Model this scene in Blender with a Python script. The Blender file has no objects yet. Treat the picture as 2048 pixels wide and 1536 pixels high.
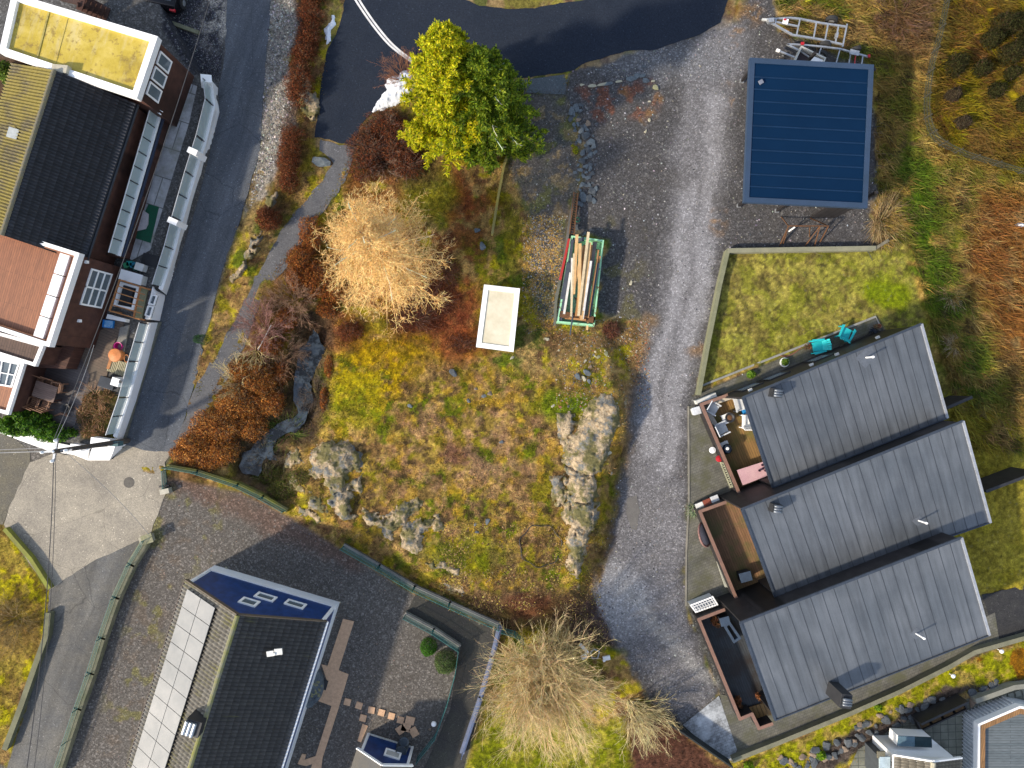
import bpy, bmesh, math, random
import numpy as np
from mathutils import Vector, Matrix
# ------------------------------------------------------------------ camera, sky, sun
H = 38.0; S = 36.0                       # flying height (m), pixels of the 2048 px photo per metre on the ground
scene = bpy.context.scene
col = scene.collection
cd = bpy.data.cameras.new("camera"); cam = bpy.data.objects.new("camera", cd); col.objects.link(cam)
cam.location = (0, 0, H); cd.sensor_width = 36.0; cd.lens = S*H*36.0/2048.0; cd.clip_end = 900.0
scene.camera = cam
SUN_EL = math.radians(32); SDX, SDY = 0.885, 0.465          # ground direction in which shadows fall
w = bpy.data.worlds.new("World"); scene.world = w; w.use_nodes = True
nt = w.node_tree; bg = nt.nodes["Background"]
sky = nt.nodes.new("ShaderNodeTexSky"); sky.sky_type = 'NISHITA'; sky.sun_disc = False
sky.sun_elevation = SUN_EL; sky.sun_rotation = math.atan2(-SDX, -SDY)
hs = nt.nodes.new("ShaderNodeHueSaturation"); hs.inputs["Saturation"].default_value = 0.7
nt.links.new(sky.outputs[0], hs.inputs["Color"]); nt.links.new(hs.outputs[0], bg.inputs[0]); bg.inputs[1].default_value = 0.15
ld = bpy.data.lights.new("sun", 'SUN'); ld.energy = 3.0; ld.angle = math.radians(3); ld.color = (1.0, 0.87, 0.69)
sun = bpy.data.objects.new("sun", ld); col.objects.link(sun)
ce = math.cos(SUN_EL)
sun.rotation_euler = Vector((SDX*ce, SDY*ce, -math.sin(SUN_EL))).to_track_quat('-Z', 'Y').to_euler()
scene.view_settings.view_transform = 'Standard'; scene.view_settings.look = 'None'
scene.view_settings.exposure = 1.0; scene.view_settings.gamma = 1.0
scene.cycles.max_bounces = 6; scene.cycles.transparent_max_bounces = 8
# ------------------------------------------------------------------ helpers
R = np.random.default_rng(7)
random.seed(5)
def P(px, py, z=0.0):
    s = (H-z)/H/S
    return Vector(((px-1024)*s, (768-py)*s, z))
def wloc(o):
    v = Vector((0, 0, 0))
    while o is not None:
        v = v + o.location; o = o.parent
    return v
def tag(o, label=None, cat=None, group=None, kind=None):
    if label: o['label'] = label
    if cat: o['category'] = cat
    if group: o['group'] = group
    if kind: o['kind'] = kind
    return o
def thing(name, loc, label, cat, group=None):
    o = bpy.data.objects.new(name, None); col.objects.link(o); o.location = loc
    o.empty_display_size = 0.2
    return tag(o, label, cat, group)
def copy_tree(o, parent=None):
    c = o.copy(); col.objects.link(c); c.parent = parent
    for ch in list(o.children): copy_tree(ch, c)
    return c
def put(name, me, parent=None):
    o = bpy.data.objects.new(name, me); col.objects.link(o); o.parent = parent
    return o
class MB:
    def __init__(s): s.v = []; s.f = []
    def add(s, vs, fs):
        b = len(s.v); s.v += [tuple(v) for v in vs]; s.f += [tuple(b+i for i in f) for f in fs]; return s
    def prism(s, pts, z0, z1):                    # pts: xy world, any winding
        a = sum(pts[i][0]*pts[(i+1) % len(pts)][1]-pts[(i+1) % len(pts)][0]*pts[i][1] for i in range(len(pts)))
        if a < 0: pts = pts[::-1]
        n = len(pts)
        vs = [(p[0], p[1], z0) for p in pts]+[(p[0], p[1], z1) for p in pts]
        fs = [tuple(range(n-1, -1, -1)), tuple(range(n, 2*n))]+[(i, (i+1) % n, n+(i+1) % n, n+i) for i in range(n)]
        return s.add(vs, fs)
    def box(s, c, sz, rz=0.0, tilt=None):
        m = Matrix.Rotation(rz, 3, 'Z')
        if tilt: m = m @ Matrix.Rotation(tilt[1], 3, tilt[0])
        vs = [Vector(c)+m @ Vector((x*sz[0]/2, y*sz[1]/2, z*sz[2]/2)) for z in (-1, 1) for y in (-1, 1) for x in (-1, 1)]
        return s.add(vs, [(0, 2, 3, 1), (4, 5, 7, 6), (0, 1, 5, 4), (2, 6, 7, 3), (0, 4, 6, 2), (1, 3, 7, 5)])
    def beam(s, a, b, wd, ht):                    # wd horizontal, ht across
        a = Vector(a); b = Vector(b); d = (b-a).normalized()
        up = Vector((0, 0, 1)) if abs(d.z) < .95 else Vector((0, 1, 0))
        x = d.cross(up).normalized(); y = x.cross(d).normalized()
        vs = [p+x*i*wd/2+y*j*ht/2 for p in (a, b) for (i, j) in ((-1, -1), (1, -1), (1, 1), (-1, 1))]
        return s.add(vs, [(0, 3, 2, 1), (4, 5, 6, 7), (0, 1, 5, 4), (1, 2, 6, 5), (2, 3, 7, 6), (3, 0, 4, 7)][::1])
    def tube(s, a, b, r0, r1=None, n=8):
        r1 = r0 if r1 is None else r1
        a = Vector(a); b = Vector(b); d = (b-a).normalized()
        up = Vector((0, 0, 1)) if abs(d.z) < .95 else Vector((0, 1, 0))
        x = d.cross(up).normalized(); y = x.cross(d)
        vs = []
        for p, r in ((a, r0), (b, r1)):
            for i in range(n):
                t = 2*math.pi*i/n; vs.append(p+x*math.cos(t)*r+y*math.sin(t)*r)
        fs = [tuple(range(n)), tuple(range(2*n-1, n-1, -1))]+[(i, n+i, n+(i+1) % n, (i+1) % n) for i in range(n)]
        return s.add(vs, fs)
    def path(s, pts, r, n=6):
        for a, b in zip(pts[:-1], pts[1:]): s.tube(a, b, r, r, n)
        return s
    def lathe(s, c, prof, n=20, sx=1.0, sy=1.0):
        vs = []
        for (r, z) in prof:
            for i in range(n):
                t = 2*math.pi*i/n; vs.append((c[0]+r*sx*math.cos(t), c[1]+r*sy*math.sin(t), c[2]+z))
        fs = []
        for k in range(len(prof)-1):
            for i in range(n):
                fs.append((k*n+i, k*n+(i+1) % n, (k+1)*n+(i+1) % n, (k+1)*n+i))
        fs.append(tuple(range(n-1, -1, -1))); fs.append(tuple((len(prof)-1)*n+i for i in range(n)))
        return s.add(vs, fs)
    def build(s, name, m, parent=None, bevel=0, smooth=False, local=False):
        off = Vector((0, 0, 0)) if (parent is None or local) else wloc(parent)
        me = bpy.data.meshes.new(name)
        me.from_pydata([(v[0]-off.x, v[1]-off.y, v[2]-off.z) for v in s.v], [], s.f); me.update()
        me.materials.append(m)
        if smooth:
            for p in me.polygons: p.use_smooth = True
        o = put(name, me, parent)
        if bevel:
            b = o.modifiers.new("b", 'BEVEL'); b.width = bevel; b.segments = 2; b.limit_method = 'ANGLE'
        return o
def np_mesh(name, V, F, m, colr=None, parent=None, smooth=False):
    """V (n,3), F (k,3|4) ints -> object; colr per vertex rgb"""
    V = np.asarray(V, dtype=np.float64).copy()
    if parent is not None: V -= np.array(wloc(parent))
    me = bpy.data.meshes.new(name); n = F.shape[1]
    me.vertices.add(len(V)); me.vertices.foreach_set("co", V.astype(np.float32).ravel())
    me.loops.add(F.size); me.loops.foreach_set("vertex_index", F.astype(np.int32).ravel())
    me.polygons.add(len(F)); me.polygons.foreach_set("loop_start", np.arange(0, F.size, n, dtype=np.int32))
    me.polygons.foreach_set("loop_total", np.full(len(F), n, dtype=np.int32))
    if smooth: me.polygons.foreach_set("use_smooth", np.ones(len(F), dtype=bool))
    me.update(calc_edges=True)
    if colr is not None:
        a = me.color_attributes.new("Col", 'FLOAT_COLOR', 'POINT')
        c = np.ones((len(V), 4), dtype=np.float32); c[:, :3] = colr
        a.data.foreach_set("color", c.ravel())
    me.materials.append(m)
    return put(name, me, parent)
# ------------------------------------------------------------------ noise and masks in numpy
def _h(ix, iy, seed):
    n = (ix*374761393+iy*668265263+seed*974634777) & 0xffffffff
    n = ((n ^ (n >> 13))*1274126177) & 0xffffffff
    return ((n ^ (n >> 16)) & 0xffff)/65535.0
def vn(x, y, sc, seed=0):
    x = np.asarray(x)/sc; y = np.asarray(y)/sc
    ix = np.floor(x).astype(np.int64); iy = np.floor(y).astype(np.int64)
    fx = x-ix; fy = y-iy; fx = fx*fx*(3-2*fx); fy = fy*fy*(3-2*fy)
    a = _h(ix, iy, seed); b = _h(ix+1, iy, seed); c = _h(ix, iy+1, seed); d = _h(ix+1, iy+1, seed)
    return (a*(1-fx)+b*fx)*(1-fy)+(c*(1-fx)+d*fx)*fy
def fbm(x, y, sc, seed=0, o=4):
    t = 0; amp = .5; tot = 0
    for i in range(o):
        t = t+amp*vn(x, y, sc/2**i, seed+i*17); tot += amp; amp *= .55
    return t/tot
def ss(a, b, x):
    t = np.clip((x-a)/(b-a), 0, 1); return t*t*(3-2*t)
def segd(x, y, pts, closed=False):
    d = np.full(np.shape(x), 1e9)
    n = len(pts)
    for i in range(n if closed else n-1):
        ax, ay = pts[i]; bx, by = pts[(i+1) % n]
        dx, dy = bx-ax, by-ay; L = dx*dx+dy*dy+1e-9
        t = np.clip(((x-ax)*dx+(y-ay)*dy)/L, 0, 1)
        d = np.minimum(d, (x-ax-t*dx)**2+(y-ay-t*dy)**2)
    return np.sqrt(d)
def inside(x, y, pts):
    r = np.zeros(np.shape(x), dtype=bool); n = len(pts)
    for i in range(n):
        ax, ay = pts[i]; bx, by = pts[(i+1) % n]
        if ay == by: continue
        r ^= ((ay > y) != (by > y)) & (x < (bx-ax)*(y-ay)/(by-ay)+ax)
    return r
def sdp(x, y, pts):
    d = segd(x, y, pts, True); return np.where(inside(x, y, pts), d, -d)
def poly(x, y, pts, soft=4): return ss(-soft, soft, sdp(x, y, pts))
def stroke(x, y, pts, wd, soft=6): return 1-ss(wd-soft, wd+soft, segd(x, y, pts))
def blob(x, y, cx, cy, rx, ry=None, soft=.4):
    ry = ry or rx; return 1-ss(1-soft, 1+soft, np.sqrt(((x-cx)/rx)**2+((y-cy)/ry)**2))
# ------------------------------------------------------------------ materials
def _nodes(name):
    m = bpy.data.materials.new(name); m.use_nodes = True; t = m.node_tree
    return m, t, t.nodes["Principled BSDF"]
def N(t, kind, **kw):
    n = t.nodes.new(kind)
    for k, v in kw.items():
        if k in ('op',): n.operation = v
        elif k == 'blend': n.blend_type = v
        else: n.inputs[k].default_value = v
    return n
def mixc(t, f, a, b, blend='MIX'):
    n = t.nodes.new("ShaderNodeMix"); n.data_type = 'RGBA'; n.blend_type = blend
    for i, v in ((0, f), (6, a), (7, b)):
        if hasattr(v, 'is_output'): t.links.new(v, n.inputs[i])
        else: n.inputs[i].default_value = v if i == 0 else (*v, 1)
    return n.outputs[2]
def ramp(t, f, stops):
    r = t.nodes.new("ShaderNodeValToRGB"); t.links.new(f, r.inputs[0])
    while len(r.color_ramp.elements) < len(stops): r.color_ramp.elements.new(.5)
    for e, (p, c) in zip(r.color_ramp.elements, stops):
        e.position = p; e.color = (*c, 1) if not isinstance(c, (int, float)) else (c, c, c, 1)
    return r.outputs[0]
def noise(t, co, sc, det=4, rough=.6):
    n = N(t, "ShaderNodeTexNoise", Scale=sc, Detail=det, Roughness=rough); t.links.new(co, n.inputs['Vector']); return n.outputs['Fac']
def bump(t, b, h, st=.5, dist=.02):
    n = N(t, "ShaderNodeBump", Strength=st, Distance=dist); t.links.new(h, n.inputs['Height']); t.links.new(n.outputs[0], b.inputs['Normal'])
def coord(t, kind='Object'):
    if kind == 'pos': return t.nodes.new("ShaderNodeNewGeometry").outputs['Position']
    return t.nodes.new("ShaderNodeTexCoord").outputs[kind]
def rotated(t, co, ang, sc=(1, 1, 1)):
    m = t.nodes.new("ShaderNodeMapping"); m.vector_type = 'TEXTURE'; m.inputs['Rotation'].default_value = (0, 0, ang)
    t.links.new(co, m.inputs[0])
    m2 = t.nodes.new("ShaderNodeMapping"); m2.inputs['Scale'].default_value = sc; t.links.new(m.outputs[0], m2.inputs[0])
    return m2.outputs[0]
def mat(name, c, c2=None, sc=1.2, rough=.7, metal=0.0, bmp=.25, bsc=30, dirt=.25, spec=.4, co='pos'):
    m, t, b = _nodes(name); x = coord(t, co)
    c2 = c2 or tuple(v*.75 for v in c)
    f = ramp(t, noise(t, x, sc, 6, .65), [(.35, 0), (.65, 1)])
    k = mixc(t, f, c, c2)
    g = ramp(t, noise(t, x, bsc, 3), [(.3, 1-dirt), (.7, 1+dirt*.4)])
    k = mixc(t, 1.0, k, g, 'MULTIPLY')
    t.links.new(k, b.inputs['Base Color'])
    b.inputs['Roughness'].default_value = rough; b.inputs['Metallic'].default_value = metal
    b.inputs['Specular IOR Level'].default_value = spec
    if bmp: bump(t, b, noise(t, x, bsc, 4), bmp, .01)
    return m
def planks(name, c, c2, ang, wd=.12, rough=.7, line=.35, lng=2.4, gap=.05, co='pos', moss=None, spec=.35):
    """boards running along ang; brick pattern gives boards with ends"""
    m, t, b = _nodes(name); x = rotated(t, coord(t, co), ang)
    br = N(t, "ShaderNodeTexBrick", Scale=1.0); br.inputs['Brick Width'].default_value = lng; br.inputs['Row Height'].default_value = wd
    br.inputs['Mortar Size'].default_value = wd*gap*1.6; br.inputs['Mortar Smooth'].default_value = .3; br.inputs['Bias'].default_value = 0
    br.inputs['Color1'].default_value = (*c, 1); br.inputs['Color2'].default_value = (*c2, 1); br.inputs['Mortar'].default_value = (*[v*line for v in c], 1)
    t.links.new(x, br.inputs['Vector'])
    gr = noise(t, rotated(t, coord(t, co), ang, (1.2, 22, 1)), 2.2, 5)
    k = mixc(t, 1.0, br.outputs[0], ramp(t, gr, [(.3, .6), (.7, 1.25)]), 'MULTIPLY')
    if moss: k = mixc(t, ramp(t, noise(t, coord(t, co), .8, 5), [(.45, 0), (.62, .8)]), k, moss)
    t.links.new(k, b.inputs['Base Color']); b.inputs['Roughness'].default_value = rough; b.inputs['Specular IOR Level'].default_value = spec
    bump(t, b, br.outputs['Fac'], -.5, .01)
    return m
def bricks(name, c, c2, mortar, ang, bw=.2, bh=.1, rough=.8, moss=None, co='pos', ms=.008, off=.5):
    m, t, b = _nodes(name); x = rotated(t, coord(t, co), ang)
    br = N(t, "ShaderNodeTexBrick", Scale=1.0); br.inputs['Brick Width'].default_value = bw; br.inputs['Row Height'].default_value = bh
    br.offset = off
    br.inputs['Mortar Size'].default_value = ms; br.inputs['Mortar Smooth'].default_value = .2
    br.inputs['Color1'].default_value = (*c, 1); br.inputs['Color2'].default_value = (*c2, 1); br.inputs['Mortar'].default_value = (*mortar, 1)
    t.links.new(x, br.inputs['Vector'])
    k = mixc(t, 1.0, br.outputs[0], ramp(t, noise(t, coord(t, co), 1.1, 6, .7), [(.3, .6), (.7, 1.3)]), 'MULTIPLY')
    if moss: k = mixc(t, ramp(t, noise(t, coord(t, co), .9, 6, .7), [(.46, 0), (.66, .85)]), k, moss)
    t.links.new(k, b.inputs['Base Color']); b.inputs['Roughness'].default_value = rough
    bump(t, b, br.outputs['Fac'], -.5, .01)
    return m
def glassm(name, c, rough=.08, alpha=.45):
    m, t, b = _nodes(name); b.inputs['Base Color'].default_value = (*c, 1); b.inputs['Roughness'].default_value = rough
    b.inputs['Specular IOR Level'].default_value = .8; b.inputs['Alpha'].default_value = alpha
    return m
def attrm(name, rough=.75, grain=.35, gsc=25, spec=.3, trans=0.0, bmp=.3):
    m, t, b = _nodes(name)
    a = t.nodes.new("ShaderNodeAttribute"); a.attribute_name = "Col"
    x = coord(t, 'pos')
    k = mixc(t, 1.0, a.outputs['Color'], ramp(t, noise(t, x, gsc, 4, .7), [(.28, 1-grain), (.72, 1+grain)]), 'MULTIPLY')
    t.links.new(k, b.inputs['Base Color']); b.inputs['Roughness'].default_value = rough; b.inputs['Specular IOR Level'].default_value = spec
    if bmp: bump(t, b, noise(t, x, gsc, 5), bmp, .02)
    if trans:
        tr = t.nodes.new("ShaderNodeBsdfTranslucent"); t.links.new(k, tr.inputs[0])
        mx = t.nodes.new("ShaderNodeMixShader"); mx.inputs[0].default_value = trans
        t.links.new(b.outputs[0], mx.inputs[1]); t.links.new(tr.outputs[0], mx.inputs[2])
        t.links.new(mx.outputs[0], t.nodes["Material Output"].inputs[0])
    return m
def groundm():
    m, t, b = _nodes("ground_cover")
    a = t.nodes.new("ShaderNodeAttribute"); a.attribute_name = "Col"
    g = t.nodes.new("ShaderNodeAttribute"); g.attribute_name = "gravel"
    x = coord(t, 'pos')
    vo = N(t, "ShaderNodeTexVoronoi", Scale=15.0); t.links.new(x, vo.inputs['Vector'])
    vo2 = N(t, "ShaderNodeTexVoronoi", Scale=9.0); t.links.new(x, vo2.inputs['Vector'])
    sx = t.nodes.new("ShaderNodeSeparateColor"); t.links.new(vo.outputs['Color'], sx.inputs[0])
    sy = t.nodes.new("ShaderNodeSeparateColor"); t.links.new(vo2.outputs['Color'], sy.inputs[0])
    gm = ramp(t, sx.outputs[0], [(.0, .6), (.6, .95), (.9, 1.35), (.98, 1.9)])
    gk = mixc(t, 1.0, a.outputs['Color'], gm, 'MULTIPLY')
    gk = mixc(t, ramp(t, sy.outputs[1], [(.96, 0), (.98, .3)]), gk, (.3, .29, .27))
    gk = mixc(t, ramp(t, noise(t, x, .5, 5, .65), [(.35, 0), (.75, .25)]), gk, (.10, .085, .065))
    n1 = noise(t, x, 5.5, 7, .78); n2 = noise(t, x, 19, 4, .7)
    vk = mixc(t, 1.0, a.outputs['Color'], ramp(t, n1, [(.3, .42), (.5, .95), (.7, 1.6)]), 'MULTIPLY')
    vk = mixc(t, 1.0, vk, ramp(t, n2, [(.3, .6), (.7, 1.4)]), 'MULTIPLY')
    k = mixc(t, g.outputs['Fac'], vk, gk)
    t.links.new(k, b.inputs['Base Color']); b.inputs['Roughness'].default_value = .9; b.inputs['Specular IOR Level'].default_value = .1
    mx = t.nodes.new("ShaderNodeMix"); t.links.new(g.outputs['Fac'], mx.inputs[0]); t.links.new(n1, mx.inputs[2])
    t.links.new(vo.outputs['Distance'], mx.inputs[3])
    bn = N(t, "ShaderNodeBump", Distance=.05); t.links.new(mx.outputs[0], bn.inputs['Height'])
    bs = t.nodes.new("ShaderNodeMath"); bs.operation = 'MULTIPLY_ADD'; t.links.new(g.outputs['Fac'], bs.inputs[0]); bs.inputs[1].default_value = -.55; bs.inputs[2].default_value = .8
    t.links.new(bs.outputs[0], bn.inputs['Strength']); t.links.new(bn.outputs[0], b.inputs['Normal'])
    return m
def asphalt(name, c, c2, sc=.35, crack=True, streak=None, rough=.75):
    m, t, b = _nodes(name); x = coord(t, 'pos')
    k = mixc(t, ramp(t, noise(t, x, sc, 6, .7), [(.35, 0), (.68, 1)]), c, c2)
    if streak is not None:
        k = mixc(t, 1.0, k, ramp(t, noise(t, rotated(t, x, streak, (.12, 1.1, 1)), 1.0, 3), [(.35, .78), (.65, 1.22)]), 'MULTIPLY')
    vo = N(t, "ShaderNodeTexVoronoi", Scale=26.0); t.links.new(x, vo.inputs['Vector'])
    sx = t.nodes.new("ShaderNodeSeparateColor"); t.links.new(vo.outputs['Color'], sx.inputs[0])
    k = mixc(t, 1.0, k, ramp(t, sx.outputs[0], [(0, .75), (.9, 1.12), (.993, 1.2), (.996, 2.2)]), 'MULTIPLY')
    if crack:
        v2 = N(t, "ShaderNodeTexVoronoi", Scale=.33); v2.feature = 'DISTANCE_TO_EDGE'
        wv = N(t, "ShaderNodeTexNoise", Scale=1.5, Detail=5.0); t.links.new(x, wv.inputs['Vector'])
        ad = mixc(t, .22, x, wv.outputs['Color'], 'ADD'); t.links.new(ad, v2.inputs['Vector'])
        k = mixc(t, ramp(t, v2.outputs['Distance'], [(0, .55), (.006, 0)]), k, tuple(v*.3 for v in c))
    t.links.new(k, b.inputs['Base Color']); b.inputs['Roughness'].default_value = rough; b.inputs['Specular IOR Level'].default_value = .12
    bump(t, b, noise(t, x, 45, 3), .35, .008)
    return m
WHITE = mat("white_paint", (.88, .88, .88), (.8, .8, .79), .8, .5, bmp=.08, dirt=.08)
WHITE2 = mat("weathered_white", (.7, .7, .68), (.5, .5, .46), 1.5, .6, bmp=.1, dirt=.15)
BLACKW = planks("black_cladding", (.022, .02, .022), (.028, .025, .026), math.radians(22), .14, .6)
BLACK = mat("black_paint", (.02, .021, .024), (.03, .03, .033), 2, .55, dirt=.2)
DARKM = mat("dark_metal", (.03, .036, .045), (.045, .05, .06), 2, .4, .3, bmp=.05)
GALV = mat("galvanised_steel", (.55, .57, .6), (.38, .4, .42), 6, .38, .6, bmp=.05)
RUBBER = mat("tyre_rubber", (.02, .02, .022), (.03, .03, .03), 6, .8)
RUST = mat("rusty_steel", (.2, .09, .035), (.09, .05, .03), 5, .8, .2, dirt=.4)
PINE = mat("new_timber", (.62, .4, .18), (.5, .31, .14), 3, .6, bmp=.1)
GREYW = mat("grey_timber", (.2, .18, .13), (.13, .12, .08), 2.5, .85, dirt=.35)
CONC = mat("concrete", (.3, .29, .26), (.19, .185, .17), 1.6, .85, dirt=.3)
TERRA = mat("terracotta", (.35, .12, .05), (.25, .08, .035), 5, .7)
BRN = (.085, .036, .024); BRN2 = (.066, .028, .02)
# ------------------------------------------------------------------ ground
def axis(a, b, st, far): return np.concatenate([-np.array(far[::-1], float), np.arange(a, b, st), np.array(far, float)])
GX = axis(-30.2, 30.2, .08, [31, 34, 42, 60, 110, 260]); GY = axis(-22.8, 22.8, .08, [24, 28, 36, 55, 110, 260])
def PL(pts, z): k = (H-z)/H; return [(1024+(a-1024)*k, 768+(b-768)*k) for a, b in pts]
YARD = PL([(-300, 100), (0, -400), (300, -60), (330, 30), (405, 168), (420, 180), (416, 230), (398, 310), (375, 400), (340, 510), (305, 600), (292, 660), (262, 760), (226, 868), (212, 898), (172, 905), (100, 882), (0, 850), (-300, 800)], .95)
KNOLL = [(680, 560), (760, 540), (960, 540), (1190, 560), (1246, 780), (1262, 850), (1235, 900), (1205, 960), (1200, 1040), (1170, 1130), (1150, 1190), (1080, 1215), (960, 1190), (880, 1160), (780, 1100), (690, 1060), (610, 1010), (590, 930), (640, 880), (665, 800)]
STREAM = [(632, 655), (618, 690), (600, 730), (592, 780), (608, 815), (600, 850), (560, 855), (520, 880), (495, 920), (520, 945), (550, 920)]
def height(x, y):
    u = 1024+x*S; v = 768-y*S
    z = np.zeros(np.shape(x))
    veg = vegmask(u, v)
    z = z+.95*ss(590, 790, v)*poly(u, v, KNOLL, 26)*(.75+.5*fbm(u, v, 160, 3))
    z = z+.35*stroke(u, v, [(1235, 800), (1190, 900), (1175, 1010), (1160, 1120)], 34, 20)
    z = z-.55*stroke(u, v, STREAM, 30, 18)
    z = z+veg*((fbm(u, v, 34, 11)-.5)*.22+(fbm(u, v, 9, 12)-.5)*.10)
    z = z+(1-veg)*(fbm(u, v, 120, 15)-.5)*.02
    z = z+.45*stroke(u, v, [(585, 20), (600, 150), (580, 260), (560, 340), (530, 440), (490, 520)], 22, 20)*1.0
    z = z+poly(u, v, [(1760, 0), (1850, 200), (1880, 380), (1850, 520), (1900, 740), (2048, 860), (2400, 900), (2400, -300), (1760, -300)], 40)*(fbm(u, v, 120, 31)-.35)*.9
    yd = poly(u, v, YARD, 2.5)
    z = z*(1-yd)+(.9+veg*(fbm(u, v, 12, 14)-.5)*.08)*yd
    return z
NOVEG = [  # hard, flat surfaces: gravel, roads, paving, yards
 [(1136, 140), (1470, 40), (1500, -60), (1540, -60), (1560, 70), (1745, 120), (1755, 400), (1745, 470), (1762, 500), (1460, 505), (1395, 800), (1378, 1000), (1372, 1210), (1440, 1390), (1370, 1450), (1290, 1400), (1200, 1200), (1225, 1000), (1250, 880), (1290, 700), (1270, 640), (1200, 640), (1215, 480), (1150, 470), (1170, 300), (1136, 200)],
 [(335, 955), (480, 985), (580, 1035), (700, 1110), (830, 1190), (1000, 1262), (925, 1560), (-60, 1700), (-60, 1500), (15, 1536), (110, 1240), (100, 1180), (5, 1050), (-60, 1040), (-60, 870), (220, 925)],
 [(-400, -300), (560, -300), (545, 0), (535, 130), (520, 300), (480, 440), (430, 600), (405, 690), (350, 900), (330, 930), (-300, 930)],
 [(690, -300), (1480, -300), (1470, 40), (1300, 100), (1130, 145), (1130, 190), (820, 150), (700, 300), (625, 275), (655, 100)],
 [(625, 275), (712, 290), (660, 395), (600, 480), (520, 570), (470, 700), (380, 860), (345, 900), (390, 800), (470, 640), (560, 460), (650, 360)],
 [(1376, 795), (1755, 632), (1790, 690), (1850, 850), (1880, 1040), (1950, 1188), (2300, 1175), (2300, 1285), (2048, 1275), (1900, 1330), (1465, 1525), (1345, 1455), (1440, 1390), (1372, 1210)],
 [(1045, 190), (1140, 190), (1165, 300), (1145, 470), (1110, 640), (1062, 590), (1060, 420), (1045, 300)],
 [(1700, 1560), (1830, 1440), (1960, 1380), (2300, 1300), (2300, 1700)],
]
def vegmask(u, v):
    m = np.zeros(np.shape(u))
    for p in NOVEG: m = np.maximum(m, poly(u, v, p, 5))
    return 1-m
def lerp(c, d, m): return c*(1-m[..., None])+np.array(d)*m[..., None]
def paint(u, v, veg):
    """surface colours of soil, grasses and gravel, laid out in plan"""
    wu = u+(fbm(u, v, 60, 41)-.5)*46+(fbm(u, v, 12, 43)-.5)*12; wv = v+(fbm(u, v, 60, 42)-.5)*46+(fbm(u, v, 12, 44)-.5)*12
    A = fbm(u, v, 70, 1); B = fbm(u, v, 34, 2); C = fbm(u, v, 18, 3); D = fbm(u, v, 150, 4)
    c = np.zeros(np.shape(u)+(3,))+np.array((.24, .165, .075))
    c = lerp(c, (.15, .13, .03), ss(.5, .62, B)); c = lerp(c, (.28, .2, .095), ss(.52, .66, A))
    c = lerp(c, (.10, .055, .035), ss(.56, .68, C)*.8); c = lerp(c, (.25, .22, .035), ss(.55, .68, fbm(u, v, 26, 9))*.8)
    c = lerp(c, (.055, .085, .015), ss(.6, .7, fbm(u, v, 40, 77))*.8)
    g = np.zeros(np.shape(u))
    def lay(mask, colr, gr=None):
        nonlocal c, g
        c = lerp(c, colr, mask)
        if gr is not None: g = g*(1-mask)+gr*mask
    # --- gravel yards
    lay(poly(wu, wv, NOVEG[0], 6), (.072, .07, .073), 1)
    lay(poly(u, v, NOVEG[5], 4), (.07, .07, .065), 1)
    lay(poly(u, v, NOVEG[2], 5), (.10, .1, .1), 1)
    lay(poly(u, v, NOVEG[1], 5), (.12, .11, .1), 1)
    lay(poly(u, v, [(320, -200), (455, -200), (452, 60), (440, 160), (385, 150), (325, 60)], 4), (.028, .03, .04), 1)
    lay(blob(wu, wv, 425, 30, 34, 55, .6)*ss(.35, .6, C), (.4, .37, .32), 1)
    # leafy, mossy bits in bottom left gravel
    m1 = poly(wu, wv, [(320, 960), (450, 960), (450, 1050), (340, 1200), (320, 1500), (200, 1530), (280, 1100)], 30)
    lay(m1*ss(.52, .66, C)*.3, (.15, .1, .06)); lay(m1*ss(.6, .68, B)*.55, (.17, .16, .03))
    lay(stroke(wu, wv, [(350, 960), (470, 1000), (560, 1050), (700, 1120)], 22, 20)*.6, (.13, .07, .05))
    # driveway: pale crushed stone, two worn tracks
    dr = stroke(wu, v, [(1440, 90), (1405, 250), (1395, 400), (1375, 560), (1345, 700), (1318, 850), (1296, 1000), (1286, 1150), (1310, 1290), (1370, 1380)], 52, 26)
    dr = np.maximum(dr, poly(wu, wv, [(1240, 960), (1370, 960), (1366, 1220), (1430, 1390), (1370, 1440), (1300, 1380), (1190, 1220)], 14))
    lay(dr*.75*(.6+.7*D), (.2, .195, .205), .8)
    tr = np.maximum(stroke(wu, v, [(1385, 380), (1362, 520), (1318, 740), (1290, 900)], 15, 11), stroke(wu, v, [(1425, 200), (1420, 420), (1400, 560), (1350, 800), (1330, 930)], 17, 12))
    lay(tr*.6, (.31, .305, .32), .6)
    lay(blob(wu, wv, 1245, 1200, 55, 60, .6)*.75, (.36, .36, .37), .7); lay(stroke(wu, wv, [(1250, 1180), (1350, 1290), (1420, 1360)], 14, 14)*.55, (.34, .33, .31), .7)
    lay(blob(wu, wv, 1330, 120, 130, 40, .6)*.4, (.2, .21, .23), 1)
    # brown leaf litter between rock ridge and drive
    lay(poly(wu, wv, [(1245, 900), (1225, 1000), (1215, 1100), (1190, 1180), (1240, 1290), (1160, 1290), (1120, 1200), (1180, 1090), (1205, 960)], 10)*.9, (.055, .035, .034), .5)
    lay(stroke(wu, wv, [(1290, 640), (1275, 760), (1255, 850), (1235, 930)], 13, 10)*.8, (.2, .13, .07), .6)
    # weedy gravel west of the yard
    wy = poly(wu, wv, [(1020, 185), (1135, 185), (1165, 300), (1145, 470), (1115, 640), (1060, 600), (1055, 420), (1020, 300)], 10)
    lay(wy*.9, (.075, .075, .078), 1); lay(wy*ss(.58, .66, B)*.8, (.13, .13, .04)); lay(wy*ss(.6, .66, C)*.7, (.22, .16, .08))
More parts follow.
